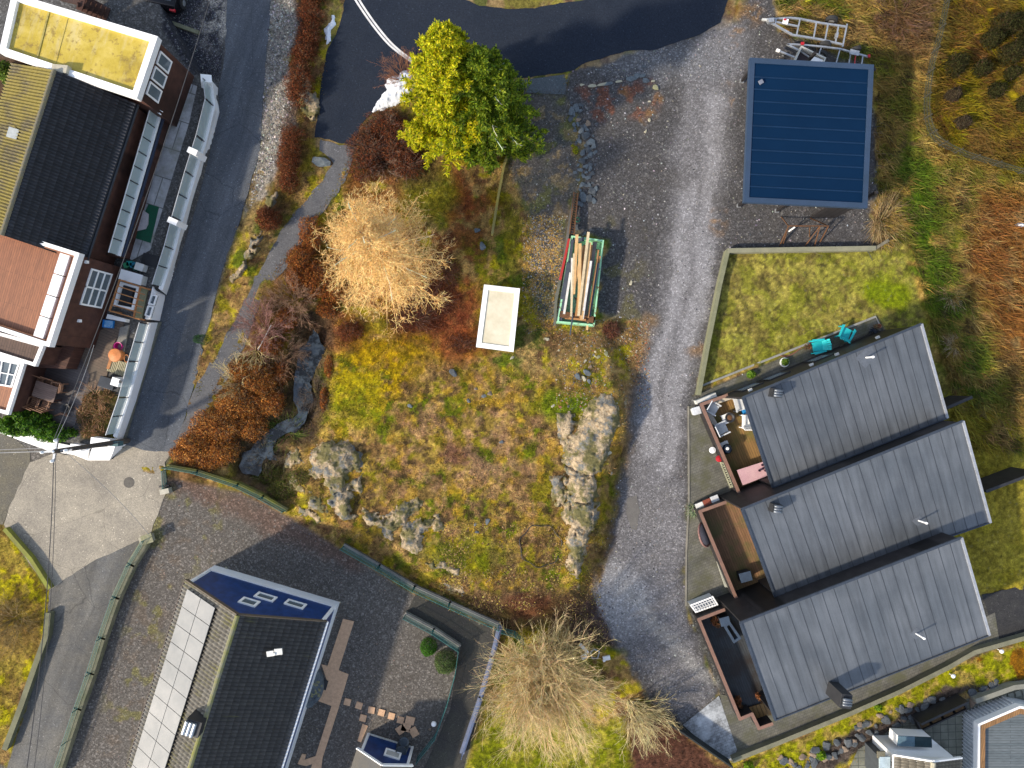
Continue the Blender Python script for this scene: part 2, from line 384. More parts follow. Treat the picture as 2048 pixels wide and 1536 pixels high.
    lay(poly(wu, wv, [(1060, 440), (1120, 440), (1110, 660), (1040, 560)], 8)*ss(.5, .56, vn(u, v, 5, 91))*.8, (.33, .2, .06))
    lay(poly(wu, wv, [(1060, 440), (1118, 440), (1110, 660), (1070, 640)], 8)*ss(.5, .45, C)*.8, (.05, .055, .06), 1)
    # rust coloured weeds in the gravel yard
    rz = poly(wu, wv, [(1160, 180), (1300, 160), (1310, 210), (1270, 240), (1180, 230)], 14)
    lay(rz*ss(.46, .6, C)*.8, (.16, .06, .035))
    for (a, b2, r) in ((1248, 186, 10), (1312, 194, 9), (1293, 224, 7), (1275, 240, 7), (1474, 20, 14), (1506, 30, 18), (1470, 62, 8), (1466, 90, 6), (1464, 200, 10), (1458, 170, 8), (1392, 695, 14), (1440, 440, 16)):
        lay(blob(wu, wv, a, b2, r, r, .9)*.65*ss(.38, .55, C), (.24, .13, .045))
    lay(poly(wu, wv, [(1215, 440), (1290, 470), (1280, 640), (1215, 640)], 24)*ss(.54, .66, B)*.6, (.12, .11, .04))
    lay(poly(wu, wv, [(1190, 650), (1285, 640), (1280, 740), (1230, 800), (1110, 760), (1110, 680)], 16)*ss(.4, .6, C), (.15, .10, .05), .4)
    # gravel verge between lane and hedge
    lay(poly(wu, wv, [(540, -100), (592, -100), (600, 60), (582, 120), (590, 210), (560, 330), (530, 400), (500, 420), (505, 350), (522, 290), (530, 130)], 6), (.2, .185, .165), 1)
    lay(poly(wu, wv, [(505, 350), (560, 330), (520, 440), (470, 520), (440, 600), (405, 690), (430, 590), (470, 470)], 8)*ss(.4, .55, C)*.8, (.16, .12, .06), .3)
    # lawn, pale green and even
    lw = poly(u, v, [(1458, 505), (1755, 500), (1800, 470), (1822, 500), (1852, 620), (1862, 700), (1905, 790), (1960, 870), (2300, 1040), (2300, 1170), (1955, 1192), (1880, 1040), (1850, 850), (1790, 690), (1755, 632), (1400, 775)], 5)
    lay(lw, (.2, .19, .055), .3); lay(lw*ss(.5, .62, A)*.75, (.25, .215, .075)); lay(lw*ss(.52, .62, B)*.6, (.125, .135, .025)); lay(lw*ss(.55, .65, C)*.7, (.12, .095, .04)); lay(lw*ss(.62, .68, fbm(u, v, 9, 66))*.7, (.07, .06, .025))
    lay(lw*blob(wu, wv, 1775, 585, 45, 30)*.8, (.13, .17, .015)); lay(lw*poly(u, v, [(1890, 800), (2300, 940), (2300, 1200), (1900, 1200)], 20)*.7, (.25, .2, .045))  # lawn behind the houses painted brighter against their cast shade
    # wild slope to the east
    ws = poly(wu, wv, [(1560, -100), (1740, 60), (1765, 420), (1810, 490), (1850, 620), (1900, 760), (2060, 870), (2400, 900), (2400, -300), (1560, -300)], 8)
    lay(ws, (.21, .15, .055), 0); lay(ws*ss(.48, .6, B)*.85, (.11, .115, .025)); lay(ws*ss(.54, .66, C)*.8, (.32, .23, .1)); lay(ws*ss(.6, .7, A)*.5, (.14, .08, .035))
    lay(ws*stroke(wu, wv, [(1830, 340), (1850, 500), (1900, 640), (1950, 780)], 38, 30)*ss(.38, .52, B)*.9, (.06, .105, .015)); lay(ws*ss(.6, .7, fbm(u, v, 16, 78))*.8, (.05, .035, .02))
    lay(ws*poly(wu, wv, [(1740, 40), (1850, -50), (1850, 130), (1780, 100)], 20)*.8, (.10, .055, .035))
    br_ = poly(wu, wv, [(1960, 380), (2400, 420), (2400, 860), (1990, 700), (1930, 500)], 30)
    lay(ws*br_*.85, (.19, .085, .035)); lay(ws*br_*ss(.5, .65, C)*.8, (.28, .19, .09))
    ef = poly(wu, wv, [(1885, -100), (1868, 80), (1850, 150), (1843, 230), (1862, 282), (1905, 308), (1965, 328), (2060, 355), (2400, 400), (2400, -300)], 5)
    lay(ef*.9, (.12, .085, .022)); lay(ef*ss(.48, .6, B)*.8, (.16, .13, .02)); lay(ef*ss(.55, .66, C)*.8, (.10, .05, .022)); lay(ef*ss(.6, .7, A)*.6, (.2, .13, .05))
    # meadow knoll
    kn = poly(wu, wv, [(660, 690), (1240, 770), (1250, 850), (1180, 1180), (1080, 1230), (900, 1180), (640, 1020), (600, 930), (650, 830)], 16)
    lay(kn, (.22, .16, .055), 0)
    lay(kn*ss(.5, .6, B), (.17, .145, .03)); lay(kn*ss(.54, .64, fbm(u, v, 48, 51)), (.09, .105, .015)); lay(kn*ss(.52, .64, C)*.8, (.3, .195, .1)); lay(kn*ss(.52, .62, fbm(u, v, 30, 53))*.7, (.15, .085, .05)); lay(kn*ss(.58, .66, fbm(u, v, 14, 54))*.8, (.06, .04, .022)); lay(kn*ss(.58, .68, fbm(u, v, 20, 55))*.7, (.3, .2, .05))
    lay(blob(wu, wv, 940, 900, 120, 90, .8)*ss(.4, .6, C)*.7, (.26, .17, .11)); lay(blob(wu, wv, 905, 905, 34, 26)*.7, (.1, .045, .035))
    lay(blob(wu, wv, 740, 745, 80, 50, .7)*ss(.42, .6, C)*.85, (.34, .25, .012)); lay(blob(wu, wv, 800, 700, 90, 34, .7)*.5, (.34, .22, .03)); lay(blob(wu, wv, 700, 800, 60, 60)*.5, (.2, .2, .02))
    lay(blob(wu, wv, 1130, 815, 60, 30)*.8, (.09, .13, .012)); lay(blob(wu, wv, 940, 1110, 90, 40)*.6, (.09, .12, .012)); lay(blob(wu, wv, 1050, 1160, 110, 60, .6)*ss(.45, .6, C)*.8, (.09, .06, .03))
    lay(poly(wu, wv, [(880, 1170), (1000, 1190), (1130, 1190), (1190, 1260), (1000, 1260)], 14)*.85, (.07, .045, .03)); lay(blob(wu, wv, 1055, 1215, 45, 22)*.6, (.09, .035, .022))
    # russet heath below larch
    hz = poly(wu, wv, [(640, 560), (700, 350), (900, 330), (1000, 400), (960, 560), (930, 720), (840, 700), (760, 640)], 24)
    lay(hz*ss(.42, .54, B)*.8, (.14, .055, .03)); lay(blob(wu, wv, 860, 620, 85, 75)*.85, (.11, .035, .02)); lay(blob(wu, wv, 920, 405, 60, 52)*ss(.4, .55, C)*.8, (.17, .06, .03))
    lay(blob(wu, wv, 850, 390, 55, 60)*.75, (.12, .13, .02)); lay(blob(wu, wv, 690, 660, 55, 36)*.7, (.17, .06, .03)); lay(blob(wu, wv, 925, 690, 55, 40)*.7, (.2, .07, .035))
    lay(blob(wu, wv, 980, 530, 60, 90)*ss(.5, .6, C)*.6, (.12, .14, .02))
    # stream banks, hedge bottoms: dark mud and leaves
    lay(stroke(wu, wv, STREAM, 44, 14)*.85, (.05, .035, .025), .2)
    lay(stroke(wu, wv, [(620, 500), (560, 600), (520, 720), (450, 830), (380, 920)], 40, 16)*.7, (.1, .045, .025))
    lay(stroke(wu, wv, [(625, -20), (610, 110), (600, 180), (585, 300), (560, 420)], 26, 14)*.7, (.09, .045, .03))
    lay(stroke(wu, wv, [(750, 260), (830, 330)], 50, 20)*.7, (.06, .035, .025))
    # lawn at the foot, grass below bottom wall, strips
    bl = poly(wu, wv, [(935, 1480), (1000, 1440), (1250, 1440), (1330, 1530), (1330, 1800), (900, 1800)], 12)
    lay(bl, (.13, .14, .02), 0); lay(bl*ss(.5, .6, C), (.22, .2, .05)); lay(poly(wu, wv, [(1240, 1420), (1340, 1440), (1470, 1550), (1470, 1800), (1290, 1800)], 12), (.07, .035, .025))
    bs_ = poly(wu, wv, [(1480, 1530), (1700, 1432), (1900, 1338), (2060, 1283), (2300, 1240), (2300, 1330), (2040, 1370), (1930, 1380), (1700, 1470), (1560, 1560)], 6)
    lay(bs_, (.17, .17, .025), 0); lay(bs_*ss(.5, .62, C), (.26, .2, .07)); lay(bs_*ss(.52, .6, fbm(u, v, 30, 60))*poly(u, v, [(1900, 1250), (2300, 1200), (2300, 1400), (1900, 1400)], 30), (.16, .08, .02))
    lay(poly(wu, wv, [(1560, 1560), (1700, 1462), (1900, 1378), (2050, 1360), (2050, 1385), (1960, 1385), (1830, 1445), (1640, 1560)], 6), (.05, .04, .035), .5)
    # bottom left bank
    lb = poly(wu, wv, [(-300, 1040), (0, 1045), (60, 1140), (95, 1190), (90, 1260), (60, 1340), (10, 1480), (-300, 1560)], 5)
    lay(lb, (.22, .17, .05), 0); lay(lb*ss(.46, .58, B), (.27, .24, .02)); lay(lb*ss(.52, .64, C)*.8, (.12, .08, .03)); lay(blob(wu, wv, 25, 1250, 50, 60)*.8, (.15, .10, .04))
    # snow-free garden soil in the yard bed, red-brown bank above left
    yb = poly(u, v, PL([(150, 775), (245, 800), (210, 890), (140, 880)], .9), 4)
    lay(yb, (.09, .075, .03), 0); lay(yb*ss(.5, .6, C), (.12, .12, .02))
    lay(poly(u, v, PL([(-200, 60), (60, 110), (30, 300), (-10, 400), (-300, 400)], .9), 6), (.09, .055, .035), 0)
    lay(poly(u, v, PL([(395, 170), (413, 180), (405, 240), (330, 500), (300, 600), (270, 740), (250, 740), (300, 500), (372, 260)], .9), 2), (.075, .07, .065), 1)
    lum = c.mean(-1, keepdims=True); sat = 1+.24*veg[..., None]; c = np.clip(lum+(c-lum)*sat, .004, 1)*(.9+.1*veg[..., None]); rg_ = fbm(u, v, 7, 97, 3)[..., None]; c = c*(1-veg[..., None]*(1-np.clip(.35+1.35*rg_, .4, 1.35)))
    c = c*(1+(vn(u, v, 4, 88)[..., None]-.5)*.3)
    return np.clip(c, .004, .8), np.clip(g, 0, 1)
gX, gY = np.meshgrid(GX, GY)
gZ = height(gX, gY)
kk = H/(H-gZ)
gU = 1024+gX*S*kk; gV = 768-gY*S*kk
gVeg = vegmask(gU, gV)
gC, gG = paint(gU, gV, gVeg)
far_ = ss(32, 48, np.maximum(np.abs(gX), np.abs(gY)*1.3)); gC = lerp(gC, (.14, .115, .05), far_); gG = gG*(1-far_)
GM = groundm()
def gz(x, y):
    i = np.clip(np.searchsorted(GX, x), 1, len(GX)-1); j = np.clip(np.searchsorted(GY, y), 1, len(GY)-1)
    return gZ[j, i]
def gcol(x, y):
    i = np.clip(np.searchsorted(GX, x), 1, len(GX)-1); j = np.clip(np.searchsorted(GY, y), 1, len(GY)-1)
    return gC[j, i]
def GP(px, py, dz=0.0):
    """point of the ground seen at a photo pixel"""
    z = 0.0
    for _ in range(4):
        p = P(px, py, z); z = float(gz(np.array(p.x), np.array(p.y)))
    p = P(px, py, z); p.z += dz
    return p
def split_ground():
    ny, nx = gX.shape
    idx = np.arange(ny*nx).reshape(ny, nx)
    F = np.stack([idx[:-1, :-1], idx[:-1, 1:], idx[1:, 1:], idx[1:, :-1]], -1).reshape(-1, 4)
    V = np.stack([gX, gY, gZ], -1).reshape(-1, 3); Cc = gC.reshape(-1, 3); G = gG.reshape(-1)
    fu = gU[:-1, :-1].ravel(); fv = gV[:-1, :-1].ravel()
    cls = np.zeros(len(F), int)
    dr = stroke(fu, fv, [(1440, 60), (1405, 250), (1395, 400), (1375, 560), (1345, 700), (1318, 850), (1296, 1000), (1286, 1150), (1310, 1290), (1370, 1380)], 52, 26)
    dr = np.maximum(dr, poly(fu, fv, [(1240, 960), (1370, 960), (1366, 1220), (1430, 1390), (1370, 1440), (1300, 1380), (1200, 1220)], 10))
    cls[inside(fu, fv, NOVEG[0])] = 4; cls[inside(fu, fv, NOVEG[1])] = 4
    cls[dr > .5] = 1
    cls[inside(fu, fv, [(1458, 505), (1755, 500), (1800, 470), (1822, 500), (1852, 620), (1845, 650), (1755, 632), (1400, 775)])] = 2
    cls[inside(fu, fv, [(655, 690), (1240, 770), (1262, 850), (1205, 1040), (1150, 1190), (1060, 1230), (900, 1180), (620, 1010), (590, 930), (660, 830)])] = 3
    for k, nm in enumerate(("ground", "gravel_driveway", "lawn", "meadow", "gravel_yard")):
        f = F[cls == k]; used, inv = np.unique(f, return_inverse=True)
        o = np_mesh(nm, V[used], inv.reshape(-1, 4), GM, Cc[used], smooth=True)
        a = o.data.attributes.new("gravel", 'FLOAT', 'POINT'); a.data.foreach_set("value", G[used].astype(np.float32))
        tag(o, kind='structure')
split_ground()
def rough_edge(pts, step=10, amp=1.5, seed=1, closed=True):
    out = []; n = len(pts)
    for i in range(n):
        a = pts[i]; b = pts[(i+1) % n]; L = math.hypot(b[0]-a[0], b[1]-a[1]); k = max(1, int(L/step))
        for j in range(k):
            t = j/k; x = a[0]+(b[0]-a[0])*t; y = a[1]+(b[1]-a[1])*t
            ox = (float(fbm(np.array(x), np.array(y), 16, seed))-.5)*2*amp*2; oy = (float(fbm(np.array(x), np.array(y), 16, seed+9))-.5)*2*amp*2
            out.append((x+ox, y+oy))
    return out
def sheet(name, pts, m, z=.02, amp=1.5, z0=None, kind='structure', parent=None):
    q = [P(a, b, z).to_2d() for a, b in (rough_edge(pts, 10, amp) if amp else pts)]
    o = MB().prism([(p.x, p.y) for p in q], z-.12 if z0 is None else z0, z).build(name, m, parent)
    # triangulate the cap well
    bm = bmesh.new(); bm.from_mesh(o.data); bmesh.ops.triangulate(bm, faces=[f for f in bm.faces if len(f.verts) > 4]); bm.to_mesh(o.data); bm.free()
    if kind: tag(o, kind=kind)
    return o
LANE = asphalt("lane_asphalt", (.078, .088, .105), (.1, .108, .12), .4, streak=math.radians(72))
OLD_SUNLIT = asphalt("sunlit_old_asphalt", (.33, .295, .235), (.21, .19, .16), .5)  # sandy older asphalt, made paler for the sunlight that the lane lacks
NEWA = asphalt("fresh_asphalt", (.015, .021, .034), (.021, .027, .04), .25, crack=False, rough=.9)
LANE2 = asphalt("lower_lane_asphalt", (.085, .088, .092), (.15, .14, .12), .3, streak=math.radians(70))
PATHM = asphalt("path_gravel", (.09, .092, .1), (.13, .13, .135), .6, crack=False)
RAMPM = asphalt("ramp_asphalt", (.045, .043, .043), (.055, .055, .045), .7)
sheet("road", [(457, -30), (452, 60), (447, 130), (437, 178), (433, 235), (410, 317), (385, 417), (356, 506), (332, 591), (321, 641), (292, 740), (245, 890), (310, 905), (342, 902), (365, 850), (388, 770), (405, 702), (402, 690), (420, 640), (440, 560), (462, 490), (480, 440), (505, 350), (521, 300), (524, 220), (531, 130), (538, 60), (541, -30)], LANE)
sheet("road_junction", [(60, 925), (110, 905), (180, 918), (225, 918), (245, 890), (310, 905), (342, 902), (330, 925), (334, 980), (322, 1010), (300, 1072), (190, 1120), (98, 1180), (55, 1120), (8, 1050), (18, 1015)], OLD_SUNLIT, .022)
sheet("lower_road", [(98, 1180), (190, 1120), (300, 1072), (275, 1110), (240, 1185), (200, 1300), (165, 1400), (118, 1545), (12, 1545), (40, 1450), (82, 1310), (95, 1240)], LANE2, .018)
sheet("side_road", [(-60, 862), (20, 868), (60, 905), (60, 925), (18, 1015), (6, 1050), (-60, 1045)], asphalt("side_asphalt", (.10, .095, .085), (.14, .125, .09), .8), .016)
sheet("new_road", [(690, -40), (688, 20), (672, 70), (655, 97), (645, 143), (637, 207), (629, 274), (709, 291), (719, 253), (742, 227), (769, 187), (790, 165), (860, 160), (1040, 156), (1140, 143), (1172, 125), (1250, 103), (1310, 98), (1390, 72), (1440, 45), (1472, -40), (1180, -40), (1170, -2), (1110, 9), (1060, 17), (1010, 18), (960, 11), (925, -2), (920, -40)], NEWA, .03)
sheet("concrete_apron", [(1030, 162), (1138, 148), (1131, 189), (1028, 184)], asphalt("apron", (.075, .09, .1), (.09, .1, .11), 1, crack=False), .02, .5)
sheet("footpath", [(640, 281), (709, 293), (704, 322), (694, 354), (670, 392), (634, 438), (610, 476), (578, 526), (540, 568), (512, 626), (492, 686), (465, 738), (438, 788), (400, 842), (352, 900), (344, 900), (366, 850), (389, 775), (408, 745), (440, 695), (470, 640), (500, 570), (540, 500), (570, 450), (600, 415), (640, 365), (668, 325), (640, 300)], PATHM, .024, 3)
sheet("ramp_path", [(832, 1187), (1000, 1262), (985, 1320), (925, 1545), (845, 1545), (900, 1420), (922, 1290), (812, 1228)], RAMPM, .02, .5)
LINEM = mat("road_paint", (.75, .75, .74), (.55, .55, .55), 3, .6, dirt=.2)
def line_strip(name, pts, wd, z, m):
    mb = MB(); q = [P(a, b, z) for a, b in pts]
    n = len(q); L = []; Rr = []
    for i in range(n):
        d = (q[min(i+1, n-1)]-q[max(i-1, 0)]).normalized(); nn = Vector((-d.y, d.x, 0))*wd/2
        L.append(q[i]+nn); Rr.append(q[i]-nn)
    mb.add(L+Rr, [(i, n+i, n+i+1, i+1) for i in range(n-1)])
    return mb.build(name, m)
def smooth_pts(pts, k=6):
    out = []; n = len(pts)
    for i in range(n-1):
        p0 = pts[max(i-1, 0)]; p1 = pts[i]; p2 = pts[i+1]; p3 = pts[min(i+2, n-1)]
        for j in range(k):
            t = j/k; out.append(tuple(.5*((2*p1[a])+(-p0[a]+p2[a])*t+(2*p0[a]-5*p1[a]+4*p2[a]-p3[a])*t*t+(-p0[a]+3*p1[a]-3*p2[a]+p3[a])*t**3) for a in range(len(p1))))
    out.append(pts[-1]); return out
for dx in (0, 7.5):
    tag(line_strip("road_marking", smooth_pts([(704+dx, -20), (711+dx, 0), (745+dx, 50), (779+dx, 90), (815+dx, 118+dx*.1), (836+dx, 134)]), .11, .034, LINEM), kind='structure')
# ------------------------------------------------------------------ water
def waterm():
    m, t, b = _nodes("water"); x = coord(t, 'pos')
    k = mixc(t, ramp(t, noise(t, x, 1.6, 7, .7), [(.44, 0), (.56, 1)]), (.045, .06, .075), (.002, .003, .003))  # slate and near-black patches are reflections painted into the colour
    t.links.new(k, b.inputs['Base Color']); b.inputs['Roughness'].default_value = .06; b.inputs['Specular IOR Level'].default_value = .5
    bump(t, b, noise(t, x, 4, 6, .7), .3, .05); return m
def blobpts(pts, amp=5, seed=3): return rough_edge(pts, 8, amp, seed)
WM = waterm()
q = [P(a, b, -.26) for a, b in blobpts([(626, 655), (642, 684), (656, 698), (650, 718), (632, 732), (622, 760), (626, 800), (610, 836), (598, 858), (566, 872), (546, 896), (556, 928), (534, 918), (516, 954), (492, 950), (480, 928), (482, 905), (512, 884), (538, 858), (560, 846), (586, 838), (594, 826), (586, 790), (590, 744), (594, 704), (614, 680)], 4, 8)]
o = MB().add(q, [tuple(range(len(q)-1, -1, -1))]).build("stream_water", WM)
bm = bmesh.new(); bm.from_mesh(o.data); bmesh.ops.triangulate(bm, faces=bm.faces[:]); bmesh.ops.recalc_face_normals(bm, faces=bm.faces[:]); bm.to_mesh(o.data); bm.free(); tag(o, kind='structure')
q = [P(a, b, .013) for a, b in blobpts([(1255, 995), (1272, 990), (1280, 1020), (1272, 1060), (1262, 1058), (1252, 1025)], 2)]
tag(MB().add(q, [tuple(range(len(q)))]).build("puddle", mat("muddy_water", (.16, .15, .135), (.13, .12, .11), 2, .25, bmp=0)), kind='structure')
#PART2
# ------------------------------------------------------------------ building helpers
def wpt(A, B, t, z, off=0.0):
    """point on the vertical wall under the edge A-B; off = proud of the wall towards the left of A->B"""
    d = (B-A); d.z = 0; n = Vector((-d.y, d.x, 0)).normalized()
    p = A.lerp(B, t); return Vector((p.x, p.y, z))+n*off
def wall_panel(mb, A, B, t0, t1, z0, z1, off0, off1):
    a = wpt(A, B, t0, z0, off0); b = wpt(A, B, t1, z0, off0); c = wpt(A, B, t1, z0, off1); d = wpt(A, B, t0, z0, off1)
    return mb.prism([(a.x, a.y), (b.x, b.y), (c.x, c.y), (d.x, d.y)], z0, z1)
def window(A, B, t0, t1, z0, z1, parent, glass, frame, nx=1, nz=1, fw=.07, side=1):
    L = (B-A).to_2d().length; dt = fw/L
    f = MB()
    for k in range(nx+1):
        tc = t0+(t1-t0-dt)*k/nx; wall_panel(f, A, B, tc, tc+dt, z0, z1, .005*side, .07*side)
    for k in range(nz+1):
        zc = z0+(z1-z0-fw)*k/nz; wall_panel(f, A, B, t0+dt, t1-dt, zc, zc+fw, .003*side, .067*side)
    w_ = f.build("window", frame, parent)
    wall_panel(MB(), A, B, t0+dt*.5, t1-dt*.5, z0+.02, z1-.02, .002*side, .03*side).build("pane", glass, w_)
    return w_
def tile_roof(name, rA, rB, eB, eA, m, parent, c1, c2, moss=None, mossamt=0.0, pitch=.16, course=.34, seed=1, amp=.036):
    rA, rB, eA, eB = map(Vector, (rA, rB, eA, eB))
    Lu = (rB-rA).length; Lv = ((eA-rA).length+(eB-rB).length)/2
    nc = max(2, int(round(Lu/pitch))); nr = max(2, int(round(Lv/course)))
    us = np.linspace(0, 1, nc*4+1); vs_ = []; dz = []
    for k in range(nr): vs_ += [k/nr+1e-4, (k+.97)/nr]; dz += [-.008, .036]
    vs_ = np.array(vs_); dz = np.array(dz)
    U, V_ = np.meshgrid(us, vs_); DZ = np.repeat(dz[:, None], len(us), 1)
    a = np.array(rA); b = np.array(rB); c = np.array(eB); d = np.array(eA)
    pos = (a*(1-U[..., None])+b*U[..., None])*(1-V_[..., None])+(d*(1-U[..., None])+c*U[..., None])*V_[..., None]
    n = np.cross(b-a, d-a); n /= np.linalg.norm(n); n = n if n[2] > 0 else -n
    wv = np.sin(U*nc*2*math.pi)*amp
    pos = pos+n*(wv+DZ)[..., None]
    ny, nx = U.shape; idx = np.arange(ny*nx).reshape(ny, nx)
    F = np.stack([idx[:-1, :-1], idx[:-1, 1:], idx[1:, 1:], idx[1:, :-1]], -1).reshape(-1, 4)
    rnd = _h((U*nc).astype(np.int64), (V_*nr).astype(np.int64), seed)
    C = np.array(c1)*(1-rnd[..., None])+np.array(c2)*rnd[..., None]
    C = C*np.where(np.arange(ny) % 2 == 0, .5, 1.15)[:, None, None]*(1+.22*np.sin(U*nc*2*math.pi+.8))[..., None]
    if moss is not None:
        x = pos[..., 0]; y = pos[..., 1]
        mm = ss(.5-mossamt*.5, .75-mossamt*.5, fbm(x, y, .6, seed)+.12*np.sin(U*nc*2*math.pi))
        C = C*(1-mm[..., None])+np.array(moss)*mm[..., None]
    # underside slab so that the tiles have thickness
    return np_mesh(name, pos.reshape(-1, 3), F, m, C.reshape(-1, 3), parent)
TILEM = attrm("roof_tiles", .55, .25, 14, .35)
def slab(mb, pts, th):
    """pts: 4 world corners of a sloping plane, thickness th downwards"""
    n = len(pts); vs = [Vector(p) for p in pts]+[Vector(p)-Vector((0, 0, th)) for p in pts]
    return mb.add(vs, [tuple(range(n)), tuple(range(2*n-1, n-1, -1))]+[(i, n+i, n+(i+1) % n, (i+1) % n) for i in range(n)])
def inset(pts, d):
    """world xy polygon moved inwards by d"""
    a = sum(pts[i][0]*pts[(i+1) % len(pts)][1]-pts[(i+1) % len(pts)][0]*pts[i][1] for i in range(len(pts)))
    s = 1 if a > 0 else -1; n = len(pts); out = []
    for i in range(n):
        p0 = Vector(pts[i-1][:2]); p1 = Vector(pts[i][:2]); p2 = Vector(pts[(i+1) % n][:2])
        e0 = (p1-p0).normalized(); e1 = (p2-p1).normalized()
        n0 = Vector((-e0.y, e0.x))*s; n1 = Vector((-e1.y, e1.x))*s
        k = n0+n1; k = k/max(.25, k.dot(n0)) if k.length > .01 else n0
        out.append((p1.x+k.x*d, p1.y+k.y*d))
    return out
def ring(mb, pts, d, z0, z1):
    """rim of width d round a polygon, from z0 to z1"""
    q = inset(pts, d); n = len(pts)
    vs = [(p[0], p[1], z0) for p in pts]+[(p[0], p[1], z1) for p in pts]+[(p[0], p[1], z0) for p in q]+[(p[0], p[1], z1) for p in q]
    fs = []
    for i in range(n):
        j = (i+1) % n
        fs += [(i, j, n+j, n+i), (n+i, n+j, 3*n+j, 3*n+i), (2*n+j, 2*n+i, 3*n+i, 3*n+j), (j, i, 2*n+i, 2*n+j)]
    return mb.add(vs, fs)
GLS = glassm("window_glass", (.12, .15, .17), .06, .9)
GLSW = glassm("frosted_glass", (.5, .6, .62), .15, .55)
# ------------------------------------------------------------------ brown house with terraces (north-west)
a_house = math.radians(-19)
CLAD = planks("brown_cladding", BRN, BRN2, math.radians(-18), .13, .7, .45, 5)
CLADV = planks("brown_wall_cladding", BRN, BRN2, math.radians(71), .13, .7, .45, 5)
DECKW = planks("brown_roof_boards", (.3, .115, .05), (.24, .09, .04), math.radians(74), .11, .55, .4, 3, spec=.5)
DECKD = planks("dark_deck_boards", (.075, .035, .02), (.05, .026, .018), math.radians(72), .12, .5, .35, 3, spec=.5)
house = thing("house", P(60, 400, 0), "brown timber house with moss-yellow flat roof, black tiled roof, terraces and glass balcony", "house")
ZY = .9
def wp(px, py, z): return P(px, py, z)
# north wing
A_ = [wp(25, -14, 5), wp(316, 73, 5), wp(274, 197, 5), wp(-2, 105, 5)]
MB().prism([(p.x, p.y) for p in inset([tuple(p) for p in A_], .12) and [Vector((*q, 0)) for q in inset([tuple(p) for p in A_], .12)]], 0, 4.7).build("north_wing_wall", CLADV, house)
xy = [(p.x, p.y) for p in A_]
ring(MB(), xy, .3, 4.62, 5.02).build("roof_fascia", WHITE, house)
def yellowroof():
    m, t, b = _nodes("moss_stained_felt"); x = coord(t, 'pos')
    k = ramp(t, noise(t, x, .75, 9, .72), [(.32, (.28, .2, .02)), (.47, (.42, .31, .03)), (.6, (.5, .38, .07)), (.72, (.58, .46, .22))])
    k = mixc(t, ramp(t, noise(t, rotated(t, x, math.radians(72), (.35, 1.6, 1)), 1.1, 7, .7), [(.5, 0), (.72, .55)]), k, (.52, .46, .3))
    k = mixc(t, ramp(t, noise(t, x, 2.6, 8, .75), [(.54, 0), (.62, .8)]), k, (.2, .13, .025))
    t.links.new(k, b.inputs['Base Color']); b.inputs['Roughness'].default_value = .6
    bump(t, b, noise(t, x, 12, 5), .3, .015); return m
q = inset(xy, .3)
MB().prism(q, 4.7, 4.84).build("flat_roof", yellowroof(), house)
mb = MB()
for t_, w_ in ((.225, .05), (.37, .012)):
    a = Vector((*q[0], 4.85)).lerp(Vector((*q[1], 4.85)), t_); b = Vector((*q[3], 4.85)).lerp(Vector((*q[2], 4.85)), t_)
    mb.beam(a.lerp(b, .02), a.lerp(b, .98), w_*1.6, w_)
mb.build("roof_seam", mat("felt_seam", (.4, .33, .09), (.25, .2, .05), 4, .7), house)
MB().prism([tuple(p) for p in [wp(104, 128, 5.2).to_2d(), wp(136, 131, 5.2).to_2d(), wp(132, 146, 5.2).to_2d(), wp(104, 146, 5.2).to_2d()]], 4.9, 5.22).build("ridge_flashing", mat("pale_flashing", (.5, .46, .36), None, 3, .7), house)
iA = inset(xy, .12); NE = Vector((*iA[1], 0)); SE = Vector((*iA[2], 0))
for t0, t1 in ((.1, .33), (.37, .6), (.64, .87)):
    window(SE, NE, 1-t1, 1-t0, 3.2, 4.35, house, GLS, WHITE, 1, 1, .08, side=-1)
# middle wing: tiled saddle roof
zr, ze = 5.35, 3.9
rA, rB = wp(109, 140, zr), wp(4, 470, zr); eA, eB = wp(272, 207, ze), wp(168, 525, ze)
wA, wB = rA+(rA-eA)*Vector((1, 1, 1)).x if False else Vector((2*rA.x-eA.x, 2*rA.y-eA.y, ze)), Vector((2*rB.x-eB.x, 2*rB.y-eB.y, ze))
tile_roof("east_roof_slope", rA, rB, eB, eA, TILEM, house, (.016, .018, .024), (.028, .03, .038), seed=4)
tile_roof("west_roof_slope", rA, rB, wB, wA, TILEM, house, (.085, .075, .05), (.13, .11, .07), (.17, .14, .035), .35, seed=5, amp=.06)  # sunlight painted into paler, warmer tiles here, besides the yellow moss
MB().prism([(p.x, p.y) for p in (eA+(rA-eA)*.12, eB+(rB-eB)*.12, wB+(rB-wB)*.12, wA+(rA-wA)*.12)], 0, ze-.05).build("middle_wing_wall", CLADV, house)
slab(MB(), [rA-Vector((0, 0, .05)), rB-Vector((0, 0, .05)), eB-Vector((0, 0, .06)), eA-Vector((0, 0, .06))], .08).build("roof_underlay", BLACK, house)
slab(MB(), [rA-Vector((0, 0, .05)), rB-Vector((0, 0, .05)), wB-Vector((0, 0, .06)), wA-Vector((0, 0, .06))], .08).build("roof_underlay", BLACK, house)
mb = MB()
for i in range(26):
    a = rA.lerp(rB, i/26); b = rA.lerp(rB, (i+1.04)/26); mb.tube(a-Vector((0, 0, .01)), b+Vector((0, 0, .012)), .1, .115, 10)
mb.build("ridge_tiles", mat("ridge_tile", (.15, .14, .11), (.2, .17, .09), 2, .8), house)
mb = MB(); g0 = Vector((0, 0, -.1)); d_ = (eA-rA).normalized()*.06; mb.tube(eA+g0+d_, eB+g0+d_, .06); mb.build("gutter", DARKM, house)
